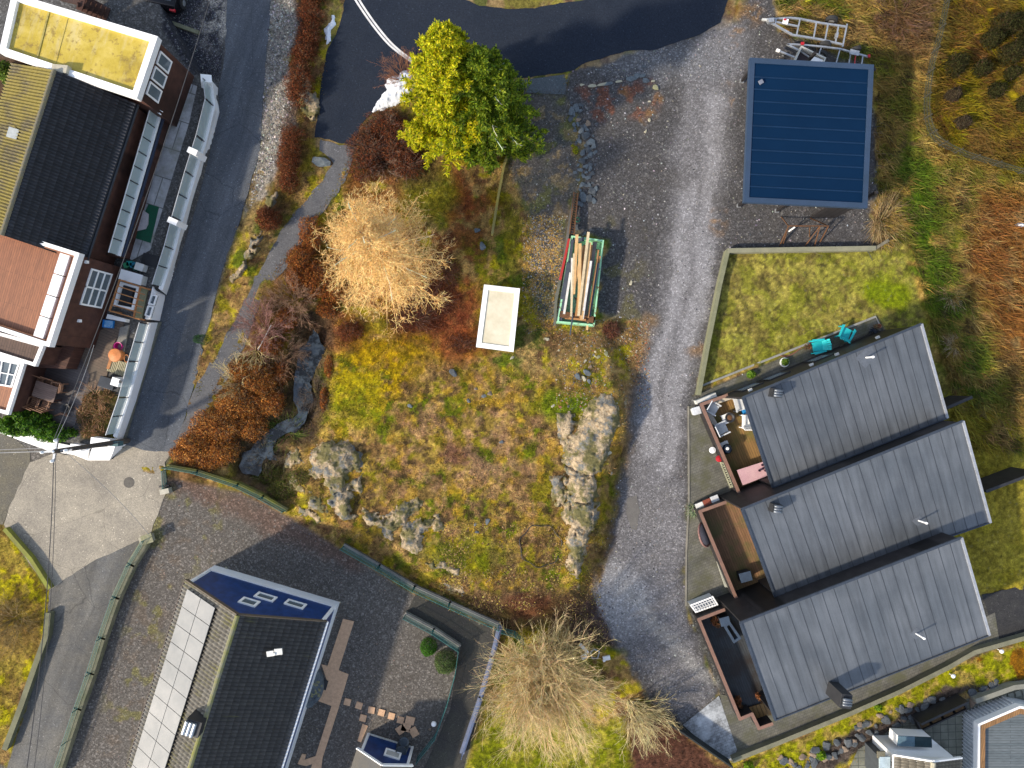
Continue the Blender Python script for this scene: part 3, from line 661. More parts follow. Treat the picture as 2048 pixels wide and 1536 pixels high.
v = wp(31, 269, 4.7); mb = MB().box(v, (.45, .42, .3), math.radians(-17)); mb.box(v+Vector((0, 0, .17)), (.52, .5, .05), math.radians(-17)); mb.build("roof_vent", mat("vent_metal", (.5, .52, .5), (.38, .4, .38), 5, .5, .3), house)
# balcony along the east side of the middle wing
zb = 1.85
bal = [wp(268, 200, zb), wp(322, 229, zb), wp(240, 512, zb), wp(150, 505, zb)]
MB().prism([(p.x, p.y) for p in bal], .0, zb-.06).build("balcony_wall", CLADV, house)
MB().prism(inset([(p.x, p.y) for p in bal], .01), zb-.058, zb).build("balcony_deck", DECKD, house)
ba, bb = wp(320, 229, zb), wp(238, 512, zb)
MB().beam(ba+Vector((0, 0, .06)), bb+Vector((0, 0, .06)), .2, .14).build("balcony_curb", WHITE, house)
nrm = Vector((bb.y-ba.y, -(bb.x-ba.x), 0)).normalized()*-1
MB().tube(ba+Vector((.16, -.03, -.1)), bb+Vector((.16, -.03, -.1)), .08).build("balcony_gutter", mat("navy_gutter", (.02, .03, .06), None, 2, .4), house)
nseg = 10
pts = [ba.lerp(bb, i/nseg) for i in range(nseg+1)]
rl = MB().beam(ba+Vector((0, 0, .95)), bb+Vector((0, 0, .95)), .04, .04).build("balcony_rail", WHITE, house)
for i in range(nseg):
    g = MB(); a = pts[i].lerp(pts[i+1], .03); b = pts[i].lerp(pts[i+1], .97)
    g.prism([(a.x-.01, a.y), (b.x-.01, b.y), (b.x+.01, b.y+.01), (a.x+.01, a.y+.01)], zb+.16, zb+.92); g.build("glass_panel", GLSW, house)
    if i: MB().beam(pts[i]+Vector((0, 0, .1)), pts[i]+Vector((0, 0, .95)), .05, .05).build("balcony_post", DARKM, house)
MB().beam(wp(276, 200, 2.8), wp(322, 229, 2.8), .06, .06).beam(wp(282, 199, 2.8), wp(326, 224, 2.8), .03, .03).build("balcony_end_rail", WHITE, house)
# south wing with roof terrace
zc = 4.7
B_ = [wp(-90, 427, zc), wp(159, 506, zc), wp(98, 694, zc), wp(-90, 632, zc)]
xy = [(p.x, p.y) for p in B_]
MB().prism(inset(xy, .1), 0, zc-.4).build("south_wing_wall", CLADV, house)
ring(MB(), xy, .2, zc-.42, zc).build("terrace_parapet", WHITE, house)
MB().prism(inset(xy, .2), zc-.4, zc-.3).build("roof_terrace_deck", DECKW, house)
ring(MB(), inset(xy, .203), .07, zc-.29, zc-.05).build("terrace_trim", mat("orange_timber", (.3, .13, .06), (.24, .1, .05), 3, .6), house)
for i in range(4):
    t0 = .055+i*.225; mb = MB(); NEc = wp(159, 506, zc); SEc = wp(98, 694, zc)
    d = (SEc-NEc); n_ = Vector((d.y, -d.x, 0)).normalized()
    a = NEc.lerp(SEc, t0)+n_*.45; b = NEc.lerp(SEc, t0+.215)+n_*.45; c_ = NEc.lerp(SEc, t0+.215)+n_*.95; e_ = NEc.lerp(SEc, t0)+n_*.95
    mb.prism([(p.x, p.y) for p in (a, b, c_, e_)], zc-.29, zc-.06).build("skylight_panel", WHITE, house, .02)
iB = inset(xy, .1); NE = Vector((*iB[1], 0)); SE = Vector((*iB[2], 0))
window(SE, NE, .48, .90, 1.55, 3.35, house, GLS, WHITE, 2, 3, .09, side=-1)
for t_, z_ in ((.95, 3.9), (.3, 3.0)):
    p = wpt(NE, SE, 1-t_, z_, .04); MB().box(p, (.14, .14, .2)).build("wall_lamp", WHITE, house)
# lower south-west wing and conservatory
C_ = [wp(-90, 640, 3.5), wp(88, 689, 3.5), wp(70, 733, 3.5), wp(-90, 683, 3.5)]; xy = [(p.x, p.y) for p in C_]
MB().prism(inset(xy, .1), 0, 3.3).build("porch_wall", CLADV, house); ring(MB(), xy, .17, 3.26, 3.5).build("porch_fascia", WHITE, house)
MB().prism(inset(xy, .17), 3.3, 3.38).build("porch_roof", planks("porch_boards", (.1, .06, .045), (.085, .05, .035), math.radians(75), .14, .6), house)
D_ = [wp(-90, 690, 2.9), wp(50, 722, 2.9), wp(16, 830, 2.9), wp(-90, 800, 2.9)]; xy = [(p.x, p.y) for p in D_]
MB().prism(inset(xy, .12), 0, 2.7).build("sunroom_wall", CLADV, house); ring(MB(), xy, .18, 2.68, 2.9).build("sunroom_fascia", WHITE, house)
MB().prism(inset(xy, .18), 2.7, 2.78).build("sunroom_roof", DECKW, house)
k = [wp(-30, 712, 2.86), wp(40, 727, 2.86), wp(24, 775, 2.86), wp(-30, 766, 2.86)]
fr = ring(MB(), [(p.x, p.y) for p in k], .08, 2.79, 2.9)
for t_ in (.25, .5, .75): fr.beam(k[0].lerp(k[1], t_), k[3].lerp(k[2], t_), .05, .06)
fr.beam(k[0].lerp(k[3], .5), k[1].lerp(k[2], .5), .05, .05)
fw_ = fr.build("roof_window", WHITE, house); MB().prism([(p.x, p.y) for p in k], 2.79, 2.83).build("pane", GLS, fw_)
# entrance ramp roof and lower lean-to beside the south wing
LT = [wp(150, 690, 2.2), wp(205, 715, 2.2), wp(128, 740, 2.2), wp(80, 737, 2.2)]
# lean-to: brown boards
MB().prism([(p.x, p.y) for p in [wp(96, 696, 1.9), wp(150, 690, 1.9), wp(131, 738, 1.9), wp(76, 735, 1.9)]], 0, 1.9).build("porch_extension", CLAD, house)
# top: outside stair in brown timber
st = thing("outdoor_stair", P(190, 18, 0), "short brown wooden stair climbing beside the yellow flat roof", "stairs")
for i in range(7):
    a = P(168+i*9.5, -8+i*4.6, 2.2-i*.25); b = P(158+i*9.5, 20+i*4.6, 2.2-i*.25); 
    MB().beam(a, b, .32, .05).build("step", CLAD, st)
for (x0, y0, x1, y1) in ((160, -10, 222, 22), (154, 8, 214, 42)):
    MB().beam(P(x0, y0, 2.35), P(x1, y1, .35), .06, .24).build("stringer", CLADV, st)
sl = MB().prism([(p.x, p.y) for p in [P(115, -30, 1.9), P(158, -20, 1.9), P(160, 10, 1.9), P(120, 0, 1.9)]], 1.8, 1.9).build("landing", DECKD, st)
# ------------------------------------------------------------------ yard surfaces beside the house
def ysheet(name, pts, m, z=.93, z0=.7, **k): return sheet(name, pts, m, z, 0, z0, **k)
SLAB = bricks("patio_slabs", (.42, .42, .43), (.33, .33, .34), (.12, .12, .12), math.radians(-18), 1.1, 1.6, ms=.03, moss=(.2, .2, .16))
ysheet("patio", [(367, 163), (394, 172), (378, 245), (352, 330), (335, 385), (300, 500), (264, 520), (244, 512), (292, 395), (340, 247)], SLAB)
PD = planks("patio_boards", (.17, .12, .09), (.13, .095, .07), math.radians(-22), .15, .7, .35, 3, moss=(.1, .08, .06))
PD2 = planks("terrace_boards", (.085, .07, .068), (.07, .055, .055), math.radians(-20), .14, .45, .4, 3, spec=.6)
ysheet("wooden_patio", [(150, 690), (250, 632), (246, 655), (226, 690), (212, 760), (160, 800), (90, 800)], PD, .95)
ysheet("dark_deck", [(30, 700), (150, 690), (180, 752), (150, 850), (100, 880), (0, 850)], PD2, .955)
ysheet("concrete_step", [(240, 655), (258, 650), (247, 705), (230, 705)], CONC, .99)
mt = ysheet("artificial_turf", [(297, 408), (318, 414), (301, 486), (266, 475)], mat("green_turf", (.006, .09, .045), (.01, .07, .04), 8, .9), .945, kind=None)
tag(mt, "dark green artificial turf mat on the pale slabs behind the glass wall", "mat")
sheetm = mat("beige_cover", (.5, .46, .47), (.4, .37, .38), 2, .7)
q = [(283, 418), (297, 428), (296, 448), (291, 458), (272, 462), (268, 452)]
tag(ysheet("folded_cover", q, sheetm, .99, .945, kind=None), "pale folded cover lying on the green turf mat", "cover")
tag(ysheet("black_mat", [(287, 505), (318, 512), (312, 535), (281, 528)], BLACK, .96, .9, kind=None), "black rubber mat on the gravel strip north of the pergola", "mat")
# ------------------------------------------------------------------ white retaining wall with glass
wall = thing("retaining_wall", P(330, 560, 0), "long white rendered retaining wall with frosted glass panels along the lane", "wall")
def rwall(cap_in, cap_out, base, z, name="wall_face"):
    """cap_in/cap_out: edges of the cap at height z, base: foot at the road"""
    n = len(cap_in); mb = MB()
    ci = [P(a, b, z) for a, b in cap_in]; co = [P(a, b, z) for a, b in cap_out]; bo = [P(a, b, 0) for a, b in base]
    bi = [Vector((p.x, p.y, 0)) for p in ci]
    vs = ci+co+bo+bi; fs = []
    for i in range(n-1):
        fs += [(i, n+i, n+i+1, i+1), (n+i, 2*n+i, 2*n+i+1, n+i+1), (3*n+i, i, i+1, 3*n+i+1)]
    fs += [(0, 3*n, 2*n, n), (n-1, 2*n-1, 3*n-1, 4*n-1)]
    return mb.add(vs, fs).build(name, WHITE, wall)
CI = [(417, 163), (423, 210), (405, 282), (383, 352), (358, 440), (343, 498), (317, 577)]
CO = [(424, 162), (431, 212), (413, 285), (391, 355), (366, 443), (351, 501), (325, 581)]
BO = [(436, 176), (434, 233), (412, 312), (398, 372), (374, 458), (358, 508), (333, 590)]
rwall(CI, CO, BO, 1.02)
rwall([(294, 645), (272, 721), (252, 794), (226, 872)], [(302, 647), (280, 724), (260, 797), (234, 876)], [(318, 645), (296, 730), (275, 800), (243, 892)], 1.1)
KERBM = mat("wall_footing", (.17, .165, .14), (.12, .13, .09), 3, .85)
MB().prism([(p.x, p.y) for p in [P(318, 645, 0), P(243, 893, 0), P(248, 895, 0), P(324, 644, 0)]], .0, .16).build("footing", KERBM, wall)
# gate pier block between the two lengths
blk = [P(305, 573, 1.05), P(331, 591, 0), P(320, 642, 0), P(290, 638, 1.05)]
MB().prism([(p.x, p.y) for p in blk], 0, 1.05).build("pier", WHITE, wall)
for (a, b, c_, d) in (((304, 590), (313, 592), (307, 611), (298, 608)), ((299, 614), (307, 616), (301, 635), (292, 632))):
    pass
for t_ in (0, 1):
    z = 1.3; o4 = [(302.5, 588), (315, 591), (308.5, 611), (296, 608)] if t_ == 0 else [(295.5, 611), (307.5, 613), (301, 635), (289, 631)]
    q4 = [P(a, b, 1.2) for a, b in o4]; r_ = ring(MB(), [(p.x, p.y) for p in q4], .07, 1.06, 1.22).build("pier_window", WHITE, wall); MB().prism([(p.x, p.y) for p in q4], 1.06, 1.12).build("pane", GLS, r_)
def glassrun(pts, z0, z1, per):
    q = [P(a, b, z0) for a, b in pts]; out = []
    for i in range(len(q)-1):
        L = (q[i+1]-q[i]).length; k = max(1, round(L/per))
        for j in range(k):
            out.append((q[i].lerp(q[i+1], j/k), q[i].lerp(q[i+1], (j+1)/k)))
    r = MB()
    for a, b in out:
        d = (b-a).normalized(); n_ = Vector((-d.y, d.x, 0))*.012
        a2 = a.lerp(b, .03); b2 = a.lerp(b, .97)
        MB().prism([((a2+n_).x, (a2+n_).y), ((b2+n_).x, (b2+n_).y), ((b2-n_).x, (b2-n_).y), ((a2-n_).x, (a2-n_).y)], z0+.03, z1-.02).build("glass_panel", GLSW, wall)
        MB().beam(a, Vector((a.x, a.y, z1)), .05, .05).build("glass_post", DARKM, wall)
        r.beam(Vector((a.x, a.y, z1)), Vector((b.x, b.y, z1)), .035, .035)
    r.build("top_rail", mat("alu_rail", (.6, .62, .64), None, 2, .4, .3), wall)
glassrun([(421, 172), (426, 211), (408, 283), (386, 353), (361, 441), (346, 499), (322, 574)], 1.02, 1.95, 1.35)
glassrun([(297, 648), (275, 723), (256, 795), (231, 868)], 1.1, 2.0, 1.35)
for (a, b, z) in ((385, 305, 2.0), (346, 443, 2.0)):
    c_ = P(a, b, 1.5); d_ = P(a+18, b+8, 1.5); MB().beam(c_, d_, .3, 1.1).build("pillar", WHITE, wall)
MB().box(P(243, 764, 1.5), (.42, .42, 1.2), math.radians(-18)).build("pillar", WHITE, wall); MB().box(P(240.5, 763.5, 2.105), (.14, .14, .02), math.radians(-18)).build("pillar_hole", BLACK, wall)
MB().beam(P(402, 162, 1.4), P(424, 164, 1.2), .4, .8).build("end_pier", WHITE, wall)
# south end of the wall, turning west
rwall([(-40, 838), (0, 846), (60, 868), (106, 884), (150, 893), (180, 897)], [(-40, 846), (0, 854), (56, 876), (103, 893), (150, 901), (176, 905)], [(-40, 858), (0, 866), (54, 886), (98, 902), (148, 910), (176, 921)], 1.0, "wall_face")
rwall([(184, 896), (230, 892)], [(180, 908), (226, 905)], [(176, 921), (219, 921)], 1.1, "end_wall")
MB().beam(P(188, 880, 1.4), P(226, 885, 1.4), .35, .6).build("end_pier", WHITE, wall)
MB().beam(P(146, 893, 1.25), P(168, 896, 1.25), .35, .5).build("end_pier", WHITE, wall)
# ------------------------------------------------------------------ blue house with solar panels
ab = math.radians(-16.5)
NAVY = planks("navy_cladding", (.012, .045, .17), (.01, .038, .14), ab, .13, .45, .6, 6, spec=.5)
bh = thing("house", P(470, 1380, 0), "navy blue gabled house with grey tiled roof and solar panels", "house")
ze, zr = 3.05, 5.35
eL0, eL1 = P(371, 1161, ze), P(243, 1571, ze); eR0, eR1 = P(652, 1244, ze), P(553, 1578, ze)
rd0, rd1 = P(475, 1231, zr), P(360, 1630, zr)
rd1 = Vector((rd0.x+(eL1-eL0).x, rd0.y+(eL1-eL0).y, zr))
eR1 = Vector((eR0.x+(eL1-eL0).x, eR0.y+(eL1-eL0).y, ze))
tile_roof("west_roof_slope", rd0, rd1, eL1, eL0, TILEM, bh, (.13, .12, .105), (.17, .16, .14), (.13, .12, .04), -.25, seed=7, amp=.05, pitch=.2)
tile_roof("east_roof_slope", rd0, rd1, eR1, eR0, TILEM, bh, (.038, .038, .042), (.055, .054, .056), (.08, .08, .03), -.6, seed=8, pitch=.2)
for e0, e1 in ((eL0, eL1), (eR0, eR1)):
    slab(MB(), [rd0-Vector((0, 0, .05)), rd1-Vector((0, 0, .05)), e1-Vector((0, 0, .06)), e0-Vector((0, 0, .06))], .09).build("roof_underlay", mat("soffit", (.1, .09, .08)), bh)
mb = MB()
for i in range(30): mb.tube(rd0.lerp(rd1, i/30)-Vector((0, 0, .01)), rd0.lerp(rd1, (i+1.03)/30)+Vector((0, 0, .01)), .11, .125, 10)
mb.build("ridge_tiles", mat("mossy_ridge", (.2, .19, .15), (.2, .2, .04), 1.6, .8), bh)
ins = .22
dl = (eL1-eL0).normalized(); dR = (eR0-eL0); dR.z = 0; dR.normalize(); dl2 = Vector((dl.x, dl.y, 0)).normalized()
fL = Vector((eL0.x, eL0.y, 0))+dR*ins-dl2*-.02; fR = Vector((eR0.x, eR0.y, 0))-dR*.12-dl2*-.02
L_ = 12.4
def bxy(a, b, ex): 
    return [(a-dR*ex-dl2*ex), (b+dR*ex-dl2*ex), (b+dR*ex+dl2*L_), (a-dR*ex+dl2*L_)]
MB().prism([(p.x, p.y) for p in bxy(fL, fR, .05)], -.1, .85).build("plinth", WHITE, bh)
MB().prism([(p.x, p.y) for p in bxy(fL, fR, .0)], .85, ze-.02).build("wall", NAVY, bh)
g = MB(); pk = (fL+fR)/2; pkz = zr-.12
vs = [Vector((fL.x, fL.y, ze-.02)), Vector((fR.x, fR.y, ze-.02)), Vector((pk.x, pk.y, pkz))]
vs2 = [v+dl2*.3 for v in vs]; g.add(vs+vs2, [(0, 1, 2), (5, 4, 3), (0, 3, 4, 1), (1, 4, 5, 2), (2, 5, 3, 0)]).build("gable", NAVY, bh)
# white bargeboards / corner boards
A0 = Vector((fL.x, fL.y, 0)); B0 = Vector((fR.x, fR.y, 0))
for t_ in (0.0, 1.0):
    p = A0.lerp(B0, t_); p = p+dR*(.06 if t_ == 0 else -.06)-dl2*.02
    MB().beam(p+Vector((0, 0, .85)), p+Vector((0, 0, ze)), .14, .14).build("corner_board", WHITE, bh)
for t0, t1, z0, z1, nx in ((.47, .60, 2.3, 3.0, 1), (.62, .76, 1.8, 2.45, 1)):
    pass
def gwin(px, py, z, wd, ht, deep=.05):
    """window on the gable wall whose centre is seen at px,py if its height is z"""
    c_ = P(px, py, z); t_ = (Vector((c_.x, c_.y, 0))-A0).dot(dR)/(B0-A0).length; h = wd/2/(B0-A0).length
    return window(A0, B0, t_-h, t_+h, z-ht/2, z+ht/2, bh, GLS, WHITE, 1, 1, .12, side=1)
gwin(530, 1198, 2.2, 1.05, .75); gwin(588, 1218, 2.0, 1.05, .75); gwin(494, 1219, 3.4, .9, .8); gwin(565, 1181, .55, .6, .35)
MB().box(P(545, 1199, 1.2), (.1, .1, .1)).build("wall_lamp", WHITE, bh)
# gutter and white eaves board at the east side
go = Vector((0, 0, -.08))
MB().tube(eR0+go+dR*.07, eR1+go+dR*.07, .06).build("gutter", WHITE, bh)
MB().tube(eL0+go-dR*.07, eL1+go-dR*.07, .06).build("gutter", mat("brown_gutter", (.08, .06, .05)), bh)
for e0, s_ in ((eL0, 1), (eR0, -1)):
    MB().beam(e0+Vector((0, 0, -.05))-dl2*.04, rd0+Vector((0, 0, -.05))-dl2*.04, .05, .2).build("bargeboard", BRNB if False else mat("barge", (.13, .1, .07)), bh)
# solar panels: two columns on the west slope
PVM = mat("solar_glass", (.24, .235, .23), (.13, .135, .14), .4, .3, .0, bmp=0, dirt=.1, spec=.8)  # pale mottled colour stands in for clouds reflected in the glass
nW = (rd0-eL0).cross(dl).normalized(); nW = nW if nW.z > 0 else -nW
up = (rd0-eL0)
for i in range(12):
    for j in range(2):
        s0, s1 = .11+j*.275, .11+(j+1)*.275-.008
        base = eL0+dl*(.25+i*.93); b2 = base+dl*.9
        vs = [base+up*s0, b2+up*s0, b2+up*s1, base+up*s1]; vs = [v+nW*.13 for v in vs]; lo = [v-nW*.04 for v in vs]
        MB().add(vs+lo, [(0, 1, 2, 3), (7, 6, 5, 4), (0, 4, 5, 1), (1, 5, 6, 2), (2, 6, 7, 3), (3, 7, 4, 0)]).build("solar_panel", PVM, bh)
rr = MB()
for s_ in (.2, .3, .47, .6): rr.beam(eL0+dl*.2+up*s_+nW*.06, eL0+dl*11.6+up*s_+nW*.06, .04, .05)
rr.build("panel_rail", DARKM, bh)
cb = eL0+(rd0-eL0)*.88; 
c_ = P(399, 1441, 5.2); mb = MB().box(c_, (.75, .75, 1.5), ab); mb.build("chimney", BLACK, bh)
mb = MB(); 
for k_ in (-.2, 0, .2):
    mb.tube(c_+Vector((-.22+k_*.95, -.3+k_*-.3, .8)), c_+Vector((-.02+k_*.95, .3+k_*-.3, .8)), .09)
mb.build("chimney_cap", mat("steel_cowl", (.5, .55, .6), None, 3, .3, .7), bh)
p0 = P(545, 1307, 4.45)
mb = MB().box(p0+Vector((-.1, 0, 0)), (.36, .26, .08), .15); mb.box(p0+Vector((.3, .1, .02)), (.38, .3, .08), .1); mb.box(p0+Vector((.1, 0, .05)), (.12, .12, .12), .1); mb.build("roof_hatch", WHITE2, bh)
# ------------------------------------------------------------------ blue shed
sh = thing("garden_shed", P(770, 1520, 0), "small navy blue shed with white trim, grey roof and one white window", "shed")
sA, sB = P(735, 1469, .1), P(826, 1497, .1)
k0 = Vector((sA.x, sA.y, 0)); k1 = Vector((sB.x, sB.y, 0)); dd = (k1-k0).normalized(); dn = Vector((dd.y, -dd.x, 0))
zs = 2.0; kp = [k0, k1, k1+dn*2.6, k0+dn*2.6]
MB().prism([(p.x, p.y) for p in kp], 0, zs).build("wall", NAVY, sh)
mid = (k0+k1)/2; g = MB()
vs = [Vector((k0.x, k0.y, zs)), Vector((k1.x, k1.y, zs)), Vector((mid.x, mid.y, zs+.7))]; g.add(vs+[v+dn*.1 for v in vs], [(0, 2, 1), (3, 4, 5), (0, 1, 4, 3), (1, 2, 5, 4), (2, 0, 3, 5)]).build("gable", NAVY, sh)
FELT = mat("grey_felt", (.085, .085, .085), (.11, .1, .085), .9, .8)
rg0 = mid-dn*.18+Vector((0, 0, zs+.78)); rg1 = rg0+dn*3
for e, s_ in ((k0, -1), (k1, 1)):
    e0 = Vector((e.x, e.y, zs+.0))+dd*s_*.22-dn*.18; e1 = e0+dn*3
    slab(MB(), [rg0, rg1, e1, e0] if s_ < 0 else [rg0, e0, e1, rg1], .07).build("roof_slope", FELT, sh)
    MB().beam(e0+Vector((0, 0, .0))-dn*.03, rg0-dn*.03, .05, .17).build("bargeboard", WHITE, sh)
    MB().beam(Vector((e.x, e.y, 0))-dd*s_*.05-dn*.02, Vector((e.x, e.y, zs))-dd*s_*.05-dn*.02, .13, .1).build("corner_board", WHITE, sh)
window(k0, k1, .46, .8, .9, 1.6, sh, mat("shed_curtain", (.5, .5, .48)), WHITE, 1, 1, .1, side=1)
MB().beam(Vector((k0.x, k0.y, .06))-dn*.03, Vector((k1.x, k1.y, .06))-dn*.03, .04, .12).build("base_board", WHITE2, sh)
# ------------------------------------------------------------------ three black terraced houses
def felt_roof(name, ang):
    m, t, b = _nodes(name); x = coord(t, 'pos')
    k = mixc(t, ramp(t, noise(t, x, .45, 6, .6), [(.35, 0), (.7, 1)]), (.07, .08, .094), (.105, .115, .13))  # large-scale tone contrast paints the faint roof sheen into the felt
    k = mixc(t, 1.0, k, ramp(t, noise(t, rotated(t, x, ang, (3.2, .12, 1)), 1.2, 4), [(.35, .82), (.65, 1.2)]), 'MULTIPLY')
    k = mixc(t, 1.0, k, ramp(t, noise(t, x, 30, 3), [(.3, .85), (.7, 1.12)]), 'MULTIPLY')
    t.links.new(k, b.inputs['Base Color']); b.inputs['Roughness'].default_value = .42; b.inputs['Specular IOR Level'].default_value = .5
    bump(t, b, noise(t, x, 20, 3), .15, .006); return m
ROOF = felt_roof("roof_felt", math.radians(22)); SEAM = mat("roof_seam", (.035, .042, .052), (.045, .052, .064), 3, .6)
EDGE = mat("roof_edge_metal", (.06, .075, .1), None, 3, .4, .3)
units = [
 dict(c=[(1485, 795), (1842, 648), (1894, 836), (1545, 975)], z=(3.9, 2.7), lab="northernmost black terraced house, deck with white armchairs, blue-grey felt roof"),
 dict(c=[(1483, 1018), (1925, 842), (1980, 1045), (1550, 1194)], z=(4.1, 2.7), lab="middle black terraced house, empty mossy deck, striped blue-grey felt roof"),
 dict(c=[(1480, 1245), (1922, 1075), (1978, 1270), (1550, 1440)], z=(4.1, 2.8), lab="southernmost black terraced house, dark deck, pale grey felt roof and tall black chimney"),
]
TH = []; GLB = glassm("dark_window_glass", (.22, .27, .32), .05, 1.0)
for ui, u in enumerate(units):
    zN, zS = u['z']; (nw, ne, se, sw) = u['c']
    NW, NE, SW = P(*nw, zN), P(*ne, zN), P(*sw, zS); o_ = Vector((0, 0, H)); n_ = (NE-NW).cross(SW-NW); d_ = P(*se)-o_; SE = o_+d_*((NW-o_).dot(n_)/d_.dot(n_))
    h = thing("terraced_house", Vector(((NW.x+SE.x)/2, (NW.y+SE.y)/2, 0)), u['lab'], "house", "black terraced houses with sloping felt roofs")
    TH.append((h, NW, NE, SE, SW))
    slab(MB(), [NW, SW, SE, NE], .16).build("roof", ROOF, h)
    sm = MB(); n_ = 19
    for i in range(1, n_):
        t_ = i/n_; sm.beam(NW.lerp(NE, t_)+Vector((0, 0, .004)), SW.lerp(SE, t_)+Vector((0, 0, .004)), .022 if i % 2 else .03, .014)
    sm.build("roof_seam", SEAM, h)
    e = MB(); zz = Vector((0, 0, .03))
    e.beam(NW+zz, NE+zz, .12, .07); e.beam(NW+zz, SW+zz, .12, .07); e.beam(SW+zz, SE+zz, .06, .06)
    e.build("roof_edge", EDGE, h)
    MB().beam(NE+zz, SE+zz, .12, .09).build("verge_flashing", mat("pale_verge", (.4, .42, .46), None, 3, .4, .3), h)
    # walls: prism with sloping top
    q = [Vector(p).lerp(Vector(((NW.x+SE.x)/2, (NW.y+SE.y)/2, p.z)), .012) for p in (NW, SW, SE, NE)]
    rc = 1.7/(NE-NW).length; q2 = [q[0].lerp(q[3], rc), q[1].lerp(q[2], rc), q[2], q[3]]
    vs = [Vector((p.x, p.y, 0)) for p in q2]+[p-Vector((0, 0, .17)) for p in q2]
    for a, b in ((q[0], q2[0]), (q[1], q2[1])):
        s_ = (q[1]-q[0]); s_.z = 0; s_ = s_.normalized()*(.1 if a is q[0] else -.1); a4 = [a, b, b+s_, a+s_]
        MB().add([Vector((p.x, p.y, 0)) for p in a4]+[p-Vector((0, 0, .2)) for p in a4], [(3, 2, 1, 0), (4, 5, 6, 7), (0, 1, 5, 4), (1, 2, 6, 5), (2, 3, 7, 6), (3, 0, 4, 7)]).build("side_wall", BLACKW, h)
    u['q2'] = q2
    window(q2[0], q2[1], .1, .45, .2, 2.2, h, GLB, BLACK, 2, 1, .07, side=-1); window(q2[0], q2[1], .55, .9, .2, 2.2, h, GLB, BLACK, 2, 1, .07, side=-1)
    MB().add(vs, [(3, 2, 1, 0), (4, 5, 6, 7), (0, 1, 5, 4), (1, 2, 6, 5), (2, 3, 7, 6), (3, 0, 4, 7)]).build("wall", BLACKW, h)
    u['q'] = q
def on_roof(ui, px, py):
    h, NW, NE, SE, SW = TH[ui]; n = (NE-NW).cross(SW-NW); o = Vector((0, 0, H)); d = P(px, py, 0)-o
    t = (NW-o).dot(n)/d.dot(n); return o+d*t
h, NW, NE, SE, SW = TH[0]; q = units[0]['q']
LIT = mat("white_wall_light", (.75, .75, .73), None, 2, .4)
for t0, t1, z0, z1 in ((.07, .2, .5, 1.9), (.23, .36, .5, 1.9), (.5, .62, .5, 1.9)):
    window(q[0], q[3], t0, t1, z0, z1, h, GLB, BLACK, 1, 1, .06, side=1)
for t_ in (.09, .45, .6, .84): MB().box(wpt(q[0], q[3], t_, 2.6, .06), (.2, .12, .1), math.radians(22)).build("wall_light", LIT, h)
def chimney(ui, px, py, hgt, w_=.62, l_=.5):
    h = TH[ui][0]; b = on_roof(ui, px, py); k = (H-b.z-hgt)/(H-b.z); c_ = b
    mb = MB().box(c_+Vector((0, 0, hgt/2-.1)), (w_, l_, hgt+.2), math.radians(-8)); o = mb.build("chimney", BLACK, h, .01)
    m2 = MB(); zc_ = c_+Vector((0, 0, hgt+.1)); dx = Vector((math.cos(math.radians(-8)), math.sin(math.radians(-8)), 0)); dy = Vector((-dx.y, dx.x, 0))
    for s_ in (-.16, 0, .16): m2.tube(zc_-dx*w_*.4+dy*s_*.8, zc_+dx*w_*.4+dy*s_*.8, .07)
    m2.build("chimney_cowl", mat("cowl_steel", (.16, .18, .21), None, 3, .35, .4), o, smooth=True)
chimney(0, 1547, 786, .5, .5, .42); chimney(1, 1547, 1014, .5, .5, .42); chimney(2, 1664, 1376, 1.5, .55, .7)
for ui, px, py in ((0, 1732, 715), (1, 1837, 1041), (2, 1832, 1267)):
    b = on_roof(ui, px, py); h = TH[ui][0]
    mb = MB().tube(b-Vector((0, 0, .05)), b+Vector((0, 0, .65)), .04, .04, 10).tube(b+Vector((0, 0, .65)), b+Vector((0, 0, .73)), .065, .05, 10)
    o = mb.build("vent_pipe", WHITE, h)
    h, NW, NE, SE, SW = TH[ui]; ux = (NE-NW).normalized(); uy = (SW-NW).normalized(); nn = ux.cross(uy); nn = nn if nn.z > 0 else -nn
    s_ = .55 if ui == 0 else .35; c4 = [b+ux*s_*math.cos(a)+uy*s_*math.sin(a)+nn*.012 for a in (.35, 1.92, 3.49, 5.06)]
    slab(MB(), c4, .012).build("pipe_flashing", mat("flashing_felt", (.11, .125, .15), None, 6, .6), h)
